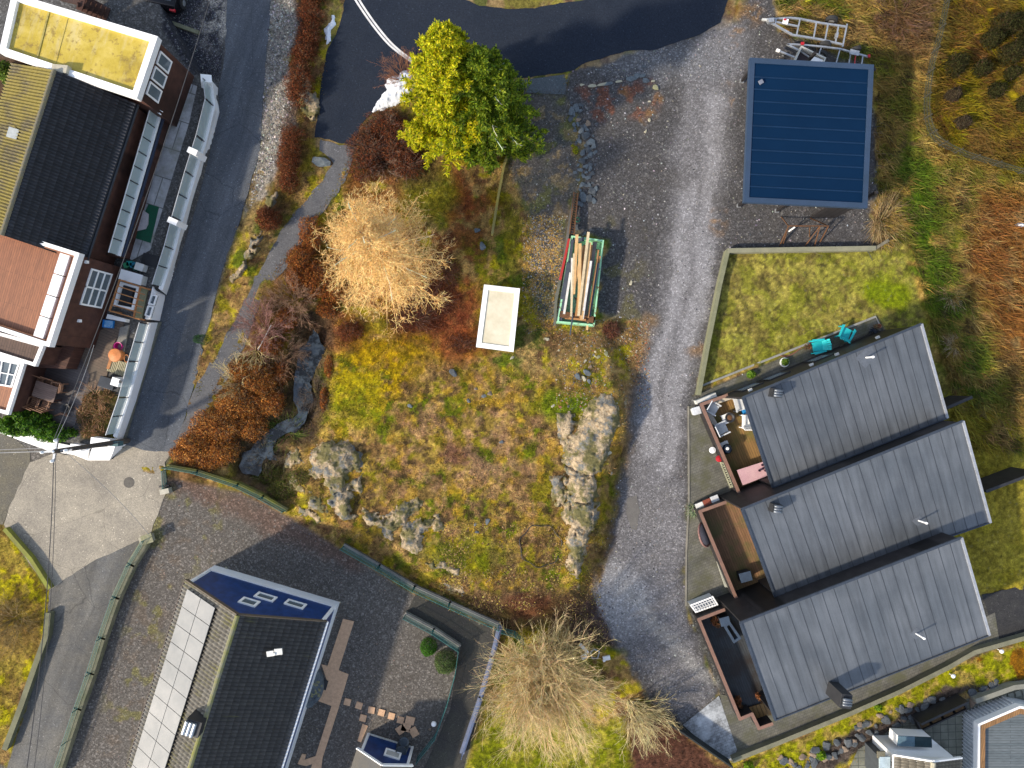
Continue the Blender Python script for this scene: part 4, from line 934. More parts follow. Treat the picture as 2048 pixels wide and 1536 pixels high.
# decks with parapets in front of the houses
DK = [planks("mossy_deck", (.3, .17, .06), (.22, .13, .05), math.radians(112), .13, .6, .35, 3, moss=(.13, .12, .03)),
      planks("worn_deck", (.26, .14, .075), (.2, .11, .055), math.radians(112), .13, .6, .35, 3, moss=(.09, .1, .03)),
      planks("black_deck", (.04, .047, .055), (.055, .06, .065), math.radians(112), .13, .5, .5, 3, moss=(.03, .022, .018))]
CAPM = mat("parapet_cap", (.25, .14, .1), (.19, .11, .085), 2, .6)
decks = [
 dict(out=[(1456, 790), (1403, 809), (1481, 992)], zt=1.05),
 dict(out=[(1453, 1004), (1400, 1023), (1477, 1207)], zt=1.1),
 dict(out=[(1450, 1219), (1398, 1239), (1480, 1438), (1504, 1428), (1518, 1457), (1546, 1447)], zt=1.1)]
for ui, d in enumerate(decks):
    h, NW, NE, SE, SW = TH[ui]; zt = d['zt']; o = [P(a, b, zt) for a, b in d['out']]
    fl = [(p.x, p.y) for p in o]+[(units[ui]['q2'][1].x, units[ui]['q2'][1].y), (units[ui]['q2'][0].x, units[ui]['q2'][0].y)]
    MB().prism(fl, .0, .14).build("deck", DK[ui], h)
    cap = MB(); wl = MB()
    for i in range(len(o)-1):
        dv = (o[i+1]-o[i]).normalized(); ex = dv*.05
        a = o[i]-ex*(i > 0); b = o[i+1]+ex*(i < len(o)-2)
        cap.beam(a+Vector((0, 0, -.02+i*.003)), b+Vector((0, 0, -.02+i*.003)), .17, .05)
        pa = a-Vector((0, 0, .05)); pb = b-Vector((0, 0, .05)); nn = Vector((-dv.y, dv.x, 0))*.06
        wl.prism([((pa+nn).x, (pa+nn).y), ((pb+nn).x, (pb+nn).y), ((pb-nn).x, (pb-nn).y), ((pa-nn).x, (pa-nn).y)], .0, zt-.05)
    wl.build("parapet", BLACKW, h); cap.build("parapet_cap", CAPM, h)
# black screens to the east and between
for nm, pts, z, lab in (("privacy_screen", [(1893, 816), (1944, 794)], 1.9, "short black board screen on the lawn behind the northernmost terraced house"),
                   ("privacy_screen", [(1971, 983), (2075, 944)], 1.9, "long black board screen behind the middle terraced house")):
    a, b = P(*pts[0], z), P(*pts[1], z); d = (b-a).normalized(); nn = Vector((-d.y, d.x, 0))*.05
    t_ = thing(nm, Vector((a.x, a.y, 0)), lab, "screen")
    MB().prism([((a+nn).x, (a+nn).y), ((b+nn).x, (b+nn).y), ((b-nn).x, (b-nn).y), ((a-nn).x, (a-nn).y)], 0, z).build("boards", BLACKW, t_)
    MB().beam(a+Vector((0, 0, .02)), b+Vector((0, 0, .02)), .16, .04).build("cap", BLACK, t_)
# stairwell hoods and light boxes between the units (black wall pieces)
for ui in (0, 1):
    h, NW, NE, SE, SW = TH[ui+1]
    a = P([1428, 1424][ui], [990, 1200][ui], 1.6); 
# pale lattice-glazed box beside the southern deck
lb_ = thing("cold_frame", P(1410, 1208, 0), "white framed cold frame with lattice glazing at the corner of the southern deck", "cold frame")
q = [P(a, b, .7) for a, b in [(1379, 1210), (1426, 1192), (1437, 1210), (1391, 1226)]]
MB().prism(inset([(p.x, p.y) for p in q], .03), 0, .62).build("box", WHITE2, lb_)
fr = ring(MB(), [(p.x, p.y) for p in q], .08, .62, .7)
for i in range(1, 9): fr.beam(q[0].lerp(q[1], i/9), q[3].lerp(q[2], i/9), .03, .03)
for i in (1, 2): fr.beam(q[0].lerp(q[3], i/3), q[1].lerp(q[2], i/3), .03, .03)
fr.build("lattice", WHITE, lb_); MB().prism([(p.x, p.y) for p in q], .625, .66).build("glazing", mat("dull_glass", (.3, .32, .34), None, 2, .2), lb_)
# ------------------------------------------------------------------ carport
cp = thing("carport", P(1618, 300, 0), "open black carport with a flat dark navy ribbed roof beside the gravel yard", "carport")
zc = 2.8; q = [P(a, b, zc) for a, b in [(1500, 115), (1748, 129), (1735, 416), (1488, 404)]]; xy = [(p.x, p.y) for p in q]
def blueroof():
    m, t, b = _nodes("navy_roof_felt"); x = coord(t, 'pos')
    k = mixc(t, ramp(t, noise(t, x, .3, 4), [(.3, 0), (.7, 1)]), (.001, .013, .04), (.0015, .016, .048))
    t.links.new(k, b.inputs['Base Color']); b.inputs['Roughness'].default_value = .8; b.inputs['Specular IOR Level'].default_value = .08
    return m
MB().prism(inset(xy, .25), zc-.2, zc-.04).build("roof", blueroof(), cp)
ring(MB(), xy, .26, zc-.26, zc).build("roof_edge", mat("navy_edge_metal", (.035, .06, .11), (.03, .052, .09), 1, .6, bmp=0, spec=.2), cp)
sm = MB(); i4 = inset(xy, .27); I = [Vector((*p, zc-.035)) for p in i4]
for i in range(1, 11): sm.beam(I[0].lerp(I[3], i/11+.01), I[1].lerp(I[2], i/11+.01), .07, .025)
sm.build("roof_seam", mat("navy_seam", (.008, .03, .075), None, 1, .8, bmp=0, spec=.1), cp)
for px, py in ((1483, 163), (1477, 412), (1553, 422), (1700, 180), (1705, 410), (1590, 150)):
    p = P(px, py, 0); MB().beam(p, p+Vector((0, 0, zc-.25)), .14, .14).build("post", BLACKW, cp); 
    MB().box(p+Vector((0, 0, .06)), (.2, .2, .12)).build("post_foot", GALV, cp)
MB().beam(P(1640, 423, 1.2), P(1690, 424, 1.2), .1, 2.2).build("back_panel", BLACKW, cp)
for px, py in ((1522, 164),): MB().box(P(px, py, zc+.03), (.2, .2, .1), math.radians(30)).build("roof_vent", mat("grey_vent", (.2, .22, .28), None, 2), cp)
# ------------------------------------------------------------------ paving and low walls (east)
PAV = bricks("yard_pavers", (.13, .125, .105), (.10, .097, .08), (.05, .05, .042), math.radians(22), .21, .14, moss=(.075, .075, .035))
def psheet(name, pts, m, z=.02): return sheet(name, pts, m, z, 0)
psheet("paving", [(1398, 800), (1402, 786), (1440, 770), (1752, 634), (1762, 656), (1440, 795), (1390, 822)], PAV, .03)
psheet("paved_yard", [(1378, 812), (1410, 812), (1500, 1000), (1462, 1035), (1376, 1020)], PAV, .024)
psheet("paved_yard", [(1376, 1012), (1410, 1012), (1482, 1185), (1470, 1222), (1374, 1212)], PAV, .028)
FROST = bricks("frosted_pavers", (.3, .32, .34), (.16, .17, .18), (.1, .1, .1), math.radians(22), .21, .14, moss=(.5, .53, .56))
psheet("paved_yard", [(1440, 1388), (1560, 1420), (1990, 1225), (2000, 1290), (1900, 1333), (1700, 1426), (1465, 1523), (1456, 1490)], PAV, .026)
psheet("frosty_paving", [(1438, 1392), (1366, 1450), (1410, 1490), (1462, 1521), (1474, 1500)], FROST, .034)
sheet("dark_gravel", [(1962, 1190), (2100, 1160), (2100, 1275), (2048, 1272), (1996, 1290), (1985, 1250)], asphalt("black_gravel", (.03, .03, .033), (.045, .045, .045), 2, crack=False), .02, 2)
def lowwall(name, pts, z, wd, m, lab, cat="wall", thick_from=0.0, zs=None):
    q = [P(a, b, z) for a, b in pts]
    t_ = thing(name, Vector((q[0].x, q[0].y, 0)), lab, cat)
    body = MB(); cap = MB(); n = len(q); Lr = []; Rr = []
    for i in range(n):
        d = (q[min(i+1, n-1)]-q[max(i-1, 0)]).normalized(); nn = Vector((-d.y, d.x, 0))*wd/2
        Lr.append(q[i]+nn); Rr.append(q[i]-nn)
    for i in range(n-1):
        a, b, c_, e = Lr[i], Lr[i+1], Rr[i+1], Rr[i]
        lo = [Vector((p.x, p.y, thick_from)) for p in (a, b, c_, e)]; hi = [p-Vector((0, 0, .05)) for p in (a, b, c_, e)]
        body.add(hi+lo, [(3, 2, 1, 0), (0, 1, 5, 4), (1, 2, 6, 5), (2, 3, 7, 6), (3, 0, 4, 7)])
    cw = 1.12
    C1 = [q[i]+(Lr[i]-q[i])*cw for i in range(n)]; C2 = [q[i]+(Rr[i]-q[i])*cw for i in range(n)]
    vs = C1+C2+[p-Vector((0, 0, .05)) for p in C1]+[p-Vector((0, 0, .05)) for p in C2]; fs = []
    for i in range(n-1):
        fs += [(i, n+i, n+i+1, i+1), (2*n+i, i, i+1, 2*n+i+1), (n+i, 3*n+i, 3*n+i+1, n+i+1)]
    fs += [(0, 2*n, 3*n, n), (n-1, 2*n-1, 4*n-1, 3*n-1)]
    cap.add(vs, fs)
    body.build("face", m, t_); cap.build("coping", m, t_)
    return t_
TIM = planks("weathered_boards", (.27, .25, .17), (.22, .21, .14), math.radians(0), .2, .85, .5, 3)
lowwall("timber_wall", [(1456, 501), (1752, 496)], .5, .22, mat("grey_green_timber", (.26, .25, .17), (.19, .19, .13), 2, .85), "grey timber retaining wall along the north edge of the lawn")
lowwall("timber_wall", [(1456, 501), (1440, 570), (1418, 680), (1398, 790)], .48, .2, mat("green_grey_timber", (.21, .21, .13), (.16, .165, .1), 2, .85), "mossy timber retaining wall between the lawn and the gravel driveway")
lowwall("timber_wall", [(1752, 496), (1765, 488), (1778, 480)], .45, .14, GREYW, "short bent timber wall end beside the pampas-like grass clump")
lowwall("kerb", [(1402, 772), (1752, 633), (1762, 655)], .07, .1, mat("light_kerb", (.3, .3, .27), (.22, .22, .2), 2), "thin pale kerb between the lawn and the patio strip", "kerb")
lowwall("concrete_wall", [(1466, 1522), (1560, 1485), (1700, 1428), (1800, 1384), (1900, 1334), (1950, 1305), (2080, 1268)], .45, .22, mat("mossy_concrete", (.2, .19, .13), (.14, .14, .09), 1.5, .9), "long mossy concrete wall south of the terraced houses")
lowwall("kerb", [(1377, 812), (1378, 1000), (1373, 1100), (1372, 1212)], .06, .08, mat("pale_edge", (.25, .23, .19), (.18, .17, .14), 2), "thin pale edging stone between the driveway and the paved yards", "kerb")
lowwall("board_fence", [(1338, 1448), (1385, 1480), (1466, 1536)], .9, .07, mat("black_fence_paint", (.02, .026, .025)), "low black fence running down to the frosty paving corner", "fence")
#PART3
# ------------------------------------------------------------------ vegetation
def nrmz(a): return a/np.maximum(np.linalg.norm(a, axis=-1, keepdims=True), 1e-9)
def seg_geo(P0, P1, r0, r1):
    """three-sided tapering twigs"""
    d = nrmz(P1-P0); up = np.where(np.abs(d[:, 2:3]) < .9, np.array([[0, 0, 1.]]), np.array([[0, 1., 0]]))
    x = nrmz(np.cross(d, up)); y = np.cross(x, d); n = len(P0); V = np.empty((n, 6, 3))
    for k in range(3):
        a = 2*math.pi*k/3; o = x*math.cos(a)+y*math.sin(a)
        V[:, k] = P0+o*np.reshape(r0, (-1, 1)); V[:, 3+k] = P1+o*np.reshape(r1, (-1, 1))
    b = (np.arange(n)*6)[:, None]
    F = np.concatenate([b+np.array([[i, (i+1) % 3, 3+(i+1) % 3, 3+i]]) for i in range(3)], 0)
    return V.reshape(-1, 3), F
def grow(P0, D, L, r, nseg, rng, jit=.2, droop=0.0, taper=.35):
    pts = [P0]; d = nrmz(D); p = P0
    for k in range(nseg):
        d = nrmz(d+rng.normal(0, jit, d.shape)+np.array([0, 0, droop])); p = p+d*(L/nseg)[:, None]; pts.append(p)
    pts = np.stack(pts, 1); rr = r[:, None]*np.linspace(1, taper, nseg+1)[None]
    return pts, rr
def segs_of(pts, rr):
    return pts[:, :-1].reshape(-1, 3), pts[:, 1:].reshape(-1, 3), rr[:, :-1].reshape(-1), rr[:, 1:].reshape(-1)
def spawn(pts, rr, L, n, rng, lf=.4, ang=.8, tmin=.15, flat=0.0, rf=.55):
    m, k, _ = pts.shape; i = np.repeat(np.arange(m), n); t = tmin+(1-tmin)*rng.random(m*n); f = t*(k-1); a = np.minimum(f.astype(int), k-2); fr = (f-a)[:, None]
    p = pts[i, a]*(1-fr)+pts[i, a+1]*fr; d = nrmz(pts[i, a+1]-pts[i, a])
    q = rng.normal(0, 1, d.shape); q[:, 2] *= (1-flat); q = nrmz(q-d*np.sum(q*d, 1, keepdims=True))
    an = ang*(.6+.8*rng.random(m*n))[:, None]; D = d*np.cos(an)+q*np.sin(an)
    return p, D, L[i]*lf*(1.15-.6*t)*(.6+.8*rng.random(m*n)), np.maximum(rr[i, a]*rf, .004)
def seg_mesh(name, parts, m, colfn, rng, parent=None):
    P0 = np.concatenate([p[0] for p in parts]); P1 = np.concatenate([p[1] for p in parts]); r0 = np.concatenate([p[2] for p in parts]); r1 = np.concatenate([p[3] for p in parts])
    V, F = seg_geo(P0, P1, r0, r1)
    C = np.repeat(colfn((P0+P1)/2, r0, rng), 6, 0)
    return np_mesh(name, V, F, m, np.clip(C, 0, 1), parent)
def leaves(name, C, Nn, size, colr, m, parent=None, rng=R, asp=.5, jit=.7):
    """small leaf-shaped faces at C facing roughly along Nn"""
    n = len(C); nn = nrmz(Nn+rng.normal(0, jit, (n, 3))); t = nrmz(np.cross(nn, rng.normal(0, 1, (n, 3)))); b = np.cross(nn, t)
    s = (size*(.6+.8*rng.random(n)))[:, None]
    V = np.stack([C-t*s*.5, C+b*s*asp*.5, C+t*s*.5+nn*s*.15, C-b*s*asp*.5], 1).reshape(-1, 3)
    F = np.arange(n*4).reshape(-1, 4)
    return np_mesh(name, V, F, m, np.repeat(np.clip(colr, 0, 1), 4, 0), parent)
def pal(cols, n, rng, jit=.25):
    c = np.array(cols)[rng.integers(0, len(cols), n)]; return c*(1+rng.normal(0, jit, (n, 1)))*(1+rng.normal(0, .06, (n, 3)))
TWIG = attrm("twigs", .8, .2, 18, .2, 0.0, 0); LEAF = attrm("leaves", .6, .2, 20, .3, .45, 0); GRASS = attrm("grass_blades", .75, .15, 10, .2, .25, 0)
DRY = attrm("dry_leaves", .85, .2, 18, .1, .2, 0)
# grasses and ground cover: many small blades coloured like the ground under them
def blades(name, n, box, maskf, ln, wd, rng, lift=.5, wind=(0, 0), tint=(1, 1, 1), jit=.3, bright=1.1, kind='stuff', label=None, cat=None):
    U = rng.uniform(box[0], box[2], n); Vv = rng.uniform(box[1], box[3], n)
    m_ = maskf(U, Vv) > rng.random(n); U = U[m_]; Vv = Vv[m_]; n = len(U)
    x = (U-1024)/S; y = (768-Vv)/S
    for _ in range(2):
        z = gz(x, y); k = (H-z)/H; x = (U-1024)/S*k; y = (768-Vv)/S*k
    z = gz(x, y); c = gcol(x, y)*np.array(tint)*bright*(1+rng.normal(0, jit, (n, 1)))*(1+rng.normal(0, .07, (n, 3)))
    a = rng.uniform(0, 2*math.pi, n); l = ln*(.5+rng.random(n)); h = l*(lift*(.4+.9*rng.random(n)))
    dx = np.cos(a)*l+wind[0]*l; dy = np.sin(a)*l+wind[1]*l; px_ = -np.sin(a)*wd*.5*(.6+.8*rng.random(n)); py_ = np.cos(a)*wd*.5
    B = np.stack([x, y, z-.01], 1); T = B+np.stack([dx, dy, h], 1); W_ = np.stack([px_, py_, np.zeros(n)], 1); M = B+np.stack([dx*.45, dy*.45, h*.7], 1)
    V = np.stack([B-W_, B+W_, M+W_*.8, T, M-W_*.8], 1).reshape(-1, 3)
    b = np.arange(n)[:, None]*5
    V3 = V; F = np.concatenate([b+np.array([[0, 1, 2, 4]]), ], 0)
    Ft = b+np.array([[4, 2, 3, 3]])
    # tips as thin quads with a doubled point avoided: shift a twin point slightly
    V4 = np.concatenate([V.reshape(n, 5, 3), (T+W_*.15)[:, None]], 1).reshape(-1, 3); b = np.arange(n)[:, None]*6
    F = np.concatenate([b+np.array([[0, 1, 2, 4]]), b+np.array([[4, 2, 5, 3]])], 0)
    o = np_mesh(name, V4, F, GRASS, np.repeat(np.clip(c, .003, .8), 6, 0))
    return tag(o, label, cat, kind=kind)
def not_in(*ps):
    def f(u, v):
        m = np.ones(np.shape(u))
        for p in ps: m = m*(1-inside(u, v, p))
        return m
    return f
WSL = [(1560, -100), (1760, 60), (1765, 420), (1810, 490), (1850, 620), (1900, 760), (2060, 870), (2200, 900), (2200, -100)]
def soft_stones(u, v): return 1
blades("meadow_grass", 110000, (560, 640, 1290, 1290), lambda u, v: vegmask(u, v)*(segd(u, v, STREAM) > 34)*(.35+.65*ss(.4, .6, fbm(u, v, 26, 61))), .11, .03, np.random.default_rng(1), .55, label="tufted yellow-green and tan grass covering the knoll between the fence and the driveway", cat="grass")
blades("heath_grass", 70000, (560, 150, 1150, 700), lambda u, v: vegmask(u, v)*.75, .12, .03, np.random.default_rng(2), .6, label="rough tan and rust coloured grass and heather around the larch and the white shed", cat="grass")
blades("slope_grass", 120000, (1500, -20, 2070, 900), lambda u, v: vegmask(u, v)*(1-inside(u, v, [(1458, 505), (1755, 500), (1800, 470), (1822, 500), (1852, 620), (1905, 790), (1900, 860), (1780, 650), (1400, 775)]))*ss(.25, .5, fbm(u, v, 30, 62)), .34, .04, np.random.default_rng(3), .6, wind=(.5, -.6), label="long wild grass in green and straw tones on the slope east of the carport", cat="grass")
blades("lawn_grass", 60000, (1395, 490, 2060, 1200), lambda u, v: inside(u, v, [(1458, 507), (1755, 503), (1800, 490), (1822, 500), (1852, 620), (1905, 790), (1960, 870), (2060, 960), (2060, 1180), (1955, 1190), (1880, 1040), (1850, 850), (1790, 690), (1755, 628), (1402, 770)])*1., .05, .02, np.random.default_rng(4), .7, jit=.18, bright=1.05, label="short yellow-green lawn grass beside the terraced houses", cat="grass")
blades("bank_grass", 52000, (-10, 1030, 2060, 1545), lambda u, v: vegmask(u, v)*((v > 1430)*(u > 900)+(u < 110)*(v > 1030)+(u > 1450)*(v > 1260)), .13, .03, np.random.default_rng(5), .6, label="mossy grass on the banks along the southern edge", cat="grass")
blades("verge_grass", 26000, (390, -10, 700, 960), lambda u, v: vegmask(u, v)*(segd(u, v, STREAM) > 30), .12, .03, np.random.default_rng(6), .6, label="brown and green verge growth between the lane and the gravel path", cat="grass")
# loose stones in the gravel
def pebbles(name, n, box, maskf, rng, smin, smax, cols, label, cat="gravel"):
    U = rng.uniform(box[0], box[2], n); Vv = rng.uniform(box[1], box[3], n); m_ = maskf(U, Vv) > rng.random(n); U = U[m_]; Vv = Vv[m_]; n = len(U)
    x = (U-1024)/S; y = (768-Vv)/S; z = gz(x, y); s = smin+(smax-smin)*rng.random(n)**3
    base = np.array([(1, 0, 0), (0, 1, 0), (-1, 0, 0), (0, -1, 0), (.0, .0, .8)]); a = rng.uniform(0, 6.28, n)
    sx = s*(.6+.8*rng.random(n)); bx = base[None, :, 0]*sx[:, None]; by = base[None, :, 1]*s[:, None]+rng.normal(0, .2, (n, 5))*s[:, None]
    X = x[:, None]+bx*np.cos(a)[:, None]-by*np.sin(a)[:, None]; Y = y[:, None]+bx*np.sin(a)[:, None]+by*np.cos(a)[:, None]; Z = z[:, None]+base[None, :, 2]*s[:, None]-.004
    b = np.arange(n)[:, None]*5
    F = np.concatenate([b+np.array([[i, (i+1) % 4, 4]]) for i in range(4)], 0)
    return tag(np_mesh(name, np.stack([X, Y, Z], -1).reshape(-1, 3), F, attrm_st, np.repeat(np.clip(pal(cols, n, rng, .25), .01, .8), 5, 0)), label, cat, kind='stuff')
attrm_st = attrm("loose_stone", .85, .2, 30, .25, 0, .1)
GC = [(.09, .09, .1), (.14, .14, .15), (.05, .05, .06), (.22, .2, .17), (.3, .3, .3)]
pebbles("loose_gravel", 24000, (1020, -10, 1790, 1480), lambda u, v: (1-vegmask(u, v))*(1-inside(u, v, NOVEG[3]))*(1-.75*stroke(u, v, [(1405, 250), (1345, 700), (1290, 1000)], 50, 20)), np.random.default_rng(7), .015, .06, GC, "loose grey stones strewn over the gravel yard and the driveway edges")
pebbles("loose_gravel", 16000, (180, 940, 1000, 1540), lambda u, v: inside(u, v, NOVEG[1])*.8, np.random.default_rng(8), .012, .045, [(.1, .095, .1), (.16, .15, .14), (.06, .055, .055), (.22, .16, .12)], "fine brownish grey gravel around the blue house")
pebbles("loose_gravel", 9000, (480, -10, 620, 460), lambda u, v: inside(u, v, [(540, 0), (592, 0), (600, 60), (582, 120), (590, 210), (560, 330), (500, 420), (505, 350), (522, 290), (530, 130)])*1., np.random.default_rng(9), .02, .08, [(.3, .29, .27), (.2, .19, .18), (.42, .4, .37), (.1, .1, .1)], "pale crushed stone strip between the lane and the rust coloured hedge")
pebbles("loose_gravel", 7000, (320, -10, 460, 170), lambda u, v: inside(u, v, [(320, 0), (452, 0), (440, 160), (385, 150)])*1., np.random.default_rng(10), .015, .05, [(.05, .05, .06), (.08, .08, .1), (.2, .2, .2)], "dark gravel in the forecourt north of the brown house")
pebbles("fallen_leaves", 16000, (880, 1040, 1260, 1300), lambda u, v: vegmask(u, v)*ss(.45, .6, fbm(u, v, 30, 71)), np.random.default_rng(11), .025, .06, [(.34, .26, .06), (.25, .17, .05), (.3, .2, .1), (.1, .05, .03), (.09, .045, .03)], "yellow and brown fallen leaves at the southern end of the knoll", "leaves")
pebbles("fallen_leaves", 8000, (1045, 430, 1125, 670), lambda u, v: np.ones(np.shape(u))*.7, np.random.default_rng(12), .02, .055, [(.4, .26, .05), (.3, .17, .04), (.05, .055, .06), (.3, .28, .25)], "orange leaves and chips scattered on the dark ground west of the timber container", "leaves")
pebbles("fallen_leaves", 5000, (1110, 640, 1300, 820), lambda u, v: np.ones(np.shape(u))*.7, np.random.default_rng(13), .02, .07, [(.3, .18, .07), (.25, .1, .05), (.12, .12, .12), (.3, .27, .2)], "mixed leaves and rubble south of the timber container", "leaves")
# --- bushes
def dome(px, py, rx, ry, h, n, rng, lump=.35, z0=None):
    """points and outward normals in a lumpy dome; rx, ry in photo pixels"""
    c0 = GP(px, py) if z0 is None else P(px, py, z0)
    t = rng.uniform(0, 2*math.pi, n); cz = rng.random(n)**.8; sz = np.sqrt(1-cz*cz); d = np.stack([np.cos(t)*sz, np.sin(t)*sz, cz], 1)
    r = .62+.38*rng.random(n)**.5; lum = 1+lump*(fbm(np.cos(t)*sz*2+px, np.sin(t)*sz*2+py, .7, int(px) % 97)-.5)*2
    A = np.array([rx/S, ry/S, h]); return np.array(c0)+d*(r*lum)[:, None]*A, nrmz(d/A)
def bush(name, blobs, n, size, cols, label, cat, rng, m=None, asp=.5, twig=0, tcols=((.12, .07, .05),), lump=.35, jit=.8, group=None, z0=None, part="foliage"):
    o = GP(*blobs[0][:2]) if z0 is None else P(*blobs[0][:2], z0)
    t_ = thing(name, o, label, cat, group); ar = [b[2]*b[3] for b in blobs]; tot = sum(ar); C = []; Nn = []
    for b, a in zip(blobs, ar):
        p, q = dome(*b[:5], int(n*a/tot), rng, lump, z0); C.append(p); Nn.append(q)
    C = np.concatenate(C); Nn = np.concatenate(Nn)
    leaves(part, C, Nn, size, pal(cols, len(C), rng), m or LEAF, t_, rng, asp, jit)
    if twig:
        segs = []
        for b, a in zip(blobs, ar):
            k = int(twig*a/tot); p, q = dome(*b[:5], k, rng, lump, z0); c0 = np.array(GP(*b[:2]) if z0 is None else P(*b[:2], z0)); st_ = c0+(p-c0)*rng.uniform(.1, .6, (k, 1)); en = p+q*.12+rng.normal(0, .06, p.shape)
            md = (st_+en)/2+rng.normal(0, .05, p.shape); r = np.full(k, .012)
            segs += [(st_, md, r, r*.7), (md, en, r*.7, r*.3)]
        seg_mesh("twigs", segs, TWIG, lambda c, r, g: pal(tcols, len(c), g), rng, t_)
    return t_
rg = np.random.default_rng(21)
RUSTC = [(.24, .07, .018), (.32, .1, .02), (.13, .038, .014), (.38, .16, .04)]; DRUST = [(.13, .035, .015), (.18, .05, .018), (.07, .022, .012), (.2, .075, .03)]
def hedge(name, pts, w0, h, n, cols, label, rng, twig=900, cat="hedge", size=.09, asp=.28):
    bl = []
    for i in range(len(pts)-1):
        (x0, y0), (x1, y1) = pts[i], pts[i+1]; k = max(1, int(math.hypot(x1-x0, y1-y0)/(w0*.75)))
        for j in range(k):
            t = j/k; bl.append((x0+(x1-x0)*t+rng.normal(0, 3), y0+(y1-y0)*t+rng.normal(0, 3), w0*rng.uniform(.8, 1.2), w0*rng.uniform(.8, 1.2), h*rng.uniform(.8, 1.15)))
    bl.append((*pts[-1], w0*.9, w0*.9, h))
    return bush(name, bl, n, size, cols, label, cat, rng, DRY, asp, twig, ((.2, .12, .07), (.12, .06, .04)), part="dead_leaves")
hedge("hedge", [(628, -10), (620, 60), (607, 120), (598, 195)], 27, 1.0, 15000, DRUST, "long dark rust beech-like hedge between the pale stone strip and the new road", rg)
hedge("hedge", [(585, 275), (582, 330), (580, 372)], 22, .9, 6500, DRUST, "short rust hedge clump west of the flat boulder", rg, 300)
bush("shrub", [(540, 440, 26, 24, .8)], 3000, .09, DRUST, "small rust shrub beside the lane rocks, south of the hedge clumps", "shrub", rg, DRY, .3, 250)
bush("hedge", [(775, 255, 50, 34, .9), (740, 300, 44, 44, 1.0), (735, 340, 40, 30, .9), (800, 290, 50, 50, 1.0), (815, 330, 40, 35, .8)], 20000, .09, DRUST+[(.05, .02, .014)], "broad dark rust hedge between the snow patch and the larch", "hedge", rg, DRY, .28, 1600, ((.12, .09, .08), (.2, .13, .09)))
bush("hedge", [(625, 470, 30, 40, 1.0), (605, 520, 30, 34, .9), (640, 560, 40, 40, .9), (670, 590, 30, 24, .7)], 11000, .09, RUSTC, "rust hedge section along the gravel path just west of the larch", "hedge", rg, DRY, .28, 600)
bush("hedge", [(520, 760, 44, 40, .9), (480, 810, 50, 40, 1.1), (440, 850, 50, 40, 1.2), (400, 890, 46, 36, 1.2), (450, 900, 40, 34, 1.0), (375, 905, 32, 22, .9), (505, 850, 34, 34, .9), (425, 925, 30, 16, .8), (540, 800, 34, 34, .8), (490, 740, 36, 26, .8)], 34000, .10, [(.36, .12, .02), (.48, .19, .035), (.2, .06, .015), (.56, .28, .08), (.1, .03, .012)], "large bright orange-rust hedge at the road junction", "hedge", rg, DRY, .28, 2600, ((.3, .2, .12), (.2, .11, .06)))
bush("hedge", [(575, 640, 22, 26, .8), (600, 560, 26, 30, .9), (545, 690, 24, 24, .7), (565, 745, 18, 30, .7), (556, 800, 18, 24, .7), (655, 620, 24, 18, .6), (660, 735, 12, 24, .4), (650, 800, 12, 30, .4)], 13000, .09, RUSTC, "ragged rust-brown scrub along both banks of the stream", "hedge", rg, DRY, .28, 900)
bush("shrub", [(1220, 660, 22, 18, .4)], 2200, .07, [(.16, .05, .035), (.1, .04, .03), (.22, .1, .05)], "low dark red shrub beside the south-east corner of the timber container", "shrub", rg, DRY, .3, 120)
bush("shrub", [(700, 665, 30, 22, .45)], 3000, .07, [(.2, .06, .02), (.14, .05, .025)], "low russet shrub on the meadow east of the stream head", "shrub", rg, DRY, .3, 150)
bush("heather", [(860, 600, 60, 44, .35), (830, 640, 60, 40, .3), (885, 540, 40, 46, .4), (925, 690, 34, 24, .3)], 16000, .07, [(.10, .03, .018), (.15, .05, .025), (.06, .022, .016)], "dark red-brown heather thicket under the eastern side of the larch", "heather", rg, DRY, .3, 700)
# evergreen and garden plants
GRN = [(.045, .13, .008), (.08, .2, .012), (.15, .3, .02), (.03, .08, .008)]
bush("laurel_hedge", [(30, 868-20, 22, 20, 1.1), (55, 830, 24, 18, 1.1), (75, 850, 26, 20, 1.3), (105, 862, 26, 20, 1.3), (125, 868, 20, 16, 1.2), (45, 855, 22, 18, 1.2), (90, 838, 20, 16, 1.0)], 9000, .15, GRN, "bright green laurel hedge along the inside of the white wall", "hedge", rg, LEAF, .45, 200, z0=.95)
bush("shrub", [(148, 865, 9, 8, .6)], 500, .12, GRN, "small green laurel sprout at the end of the planting bed", "shrub", rg, LEAF, .45, z0=.95)
bush("shrub", [(25, 150, 22, 20, 1.2), (38, 175, 16, 18, 1.0)], 2600, .14, [(.12, .2, .02), (.2, .3, .03), (.06, .1, .01)], "yellow-green shrub below the yellow flat roof", "shrub", rg, LEAF, .45, 100, z0=.9)
bush("bed_plants", [(182, 805, 20, 18, .22), (205, 830, 20, 22, .22), (180, 860, 20, 18, .2), (215, 792, 16, 14, .2), (168, 832, 14, 20, .22), (200, 865, 16, 14, .2)], 9000, .07, [(.14, .13, .03), (.08, .09, .02), (.16, .1, .05), (.2, .12, .06)], "brown and olive heather filling the planting bed by the glass wall", "plants", rg, DRY, .3, 900, ((.3, .15, .07), (.4, .24, .14)), z0=.95)
bush("round_bush", [(858, 1291, 17, 18, .9)], 5000, .05, [(.05, .17, .01), (.09, .25, .015), (.04, .12, .008)], "small bright green clipped ball bush by the green fence corner", "bush", rg, LEAF, .5, lump=.1)
bush("round_bush", [(892, 1320, 25, 23, 1.1)], 6500, .06, [(.10, .16, .04), (.15, .21, .06), (.06, .1, .03)], "larger dull green ball bush by the green fence corner", "bush", rg, LEAF, .4, lump=.2)
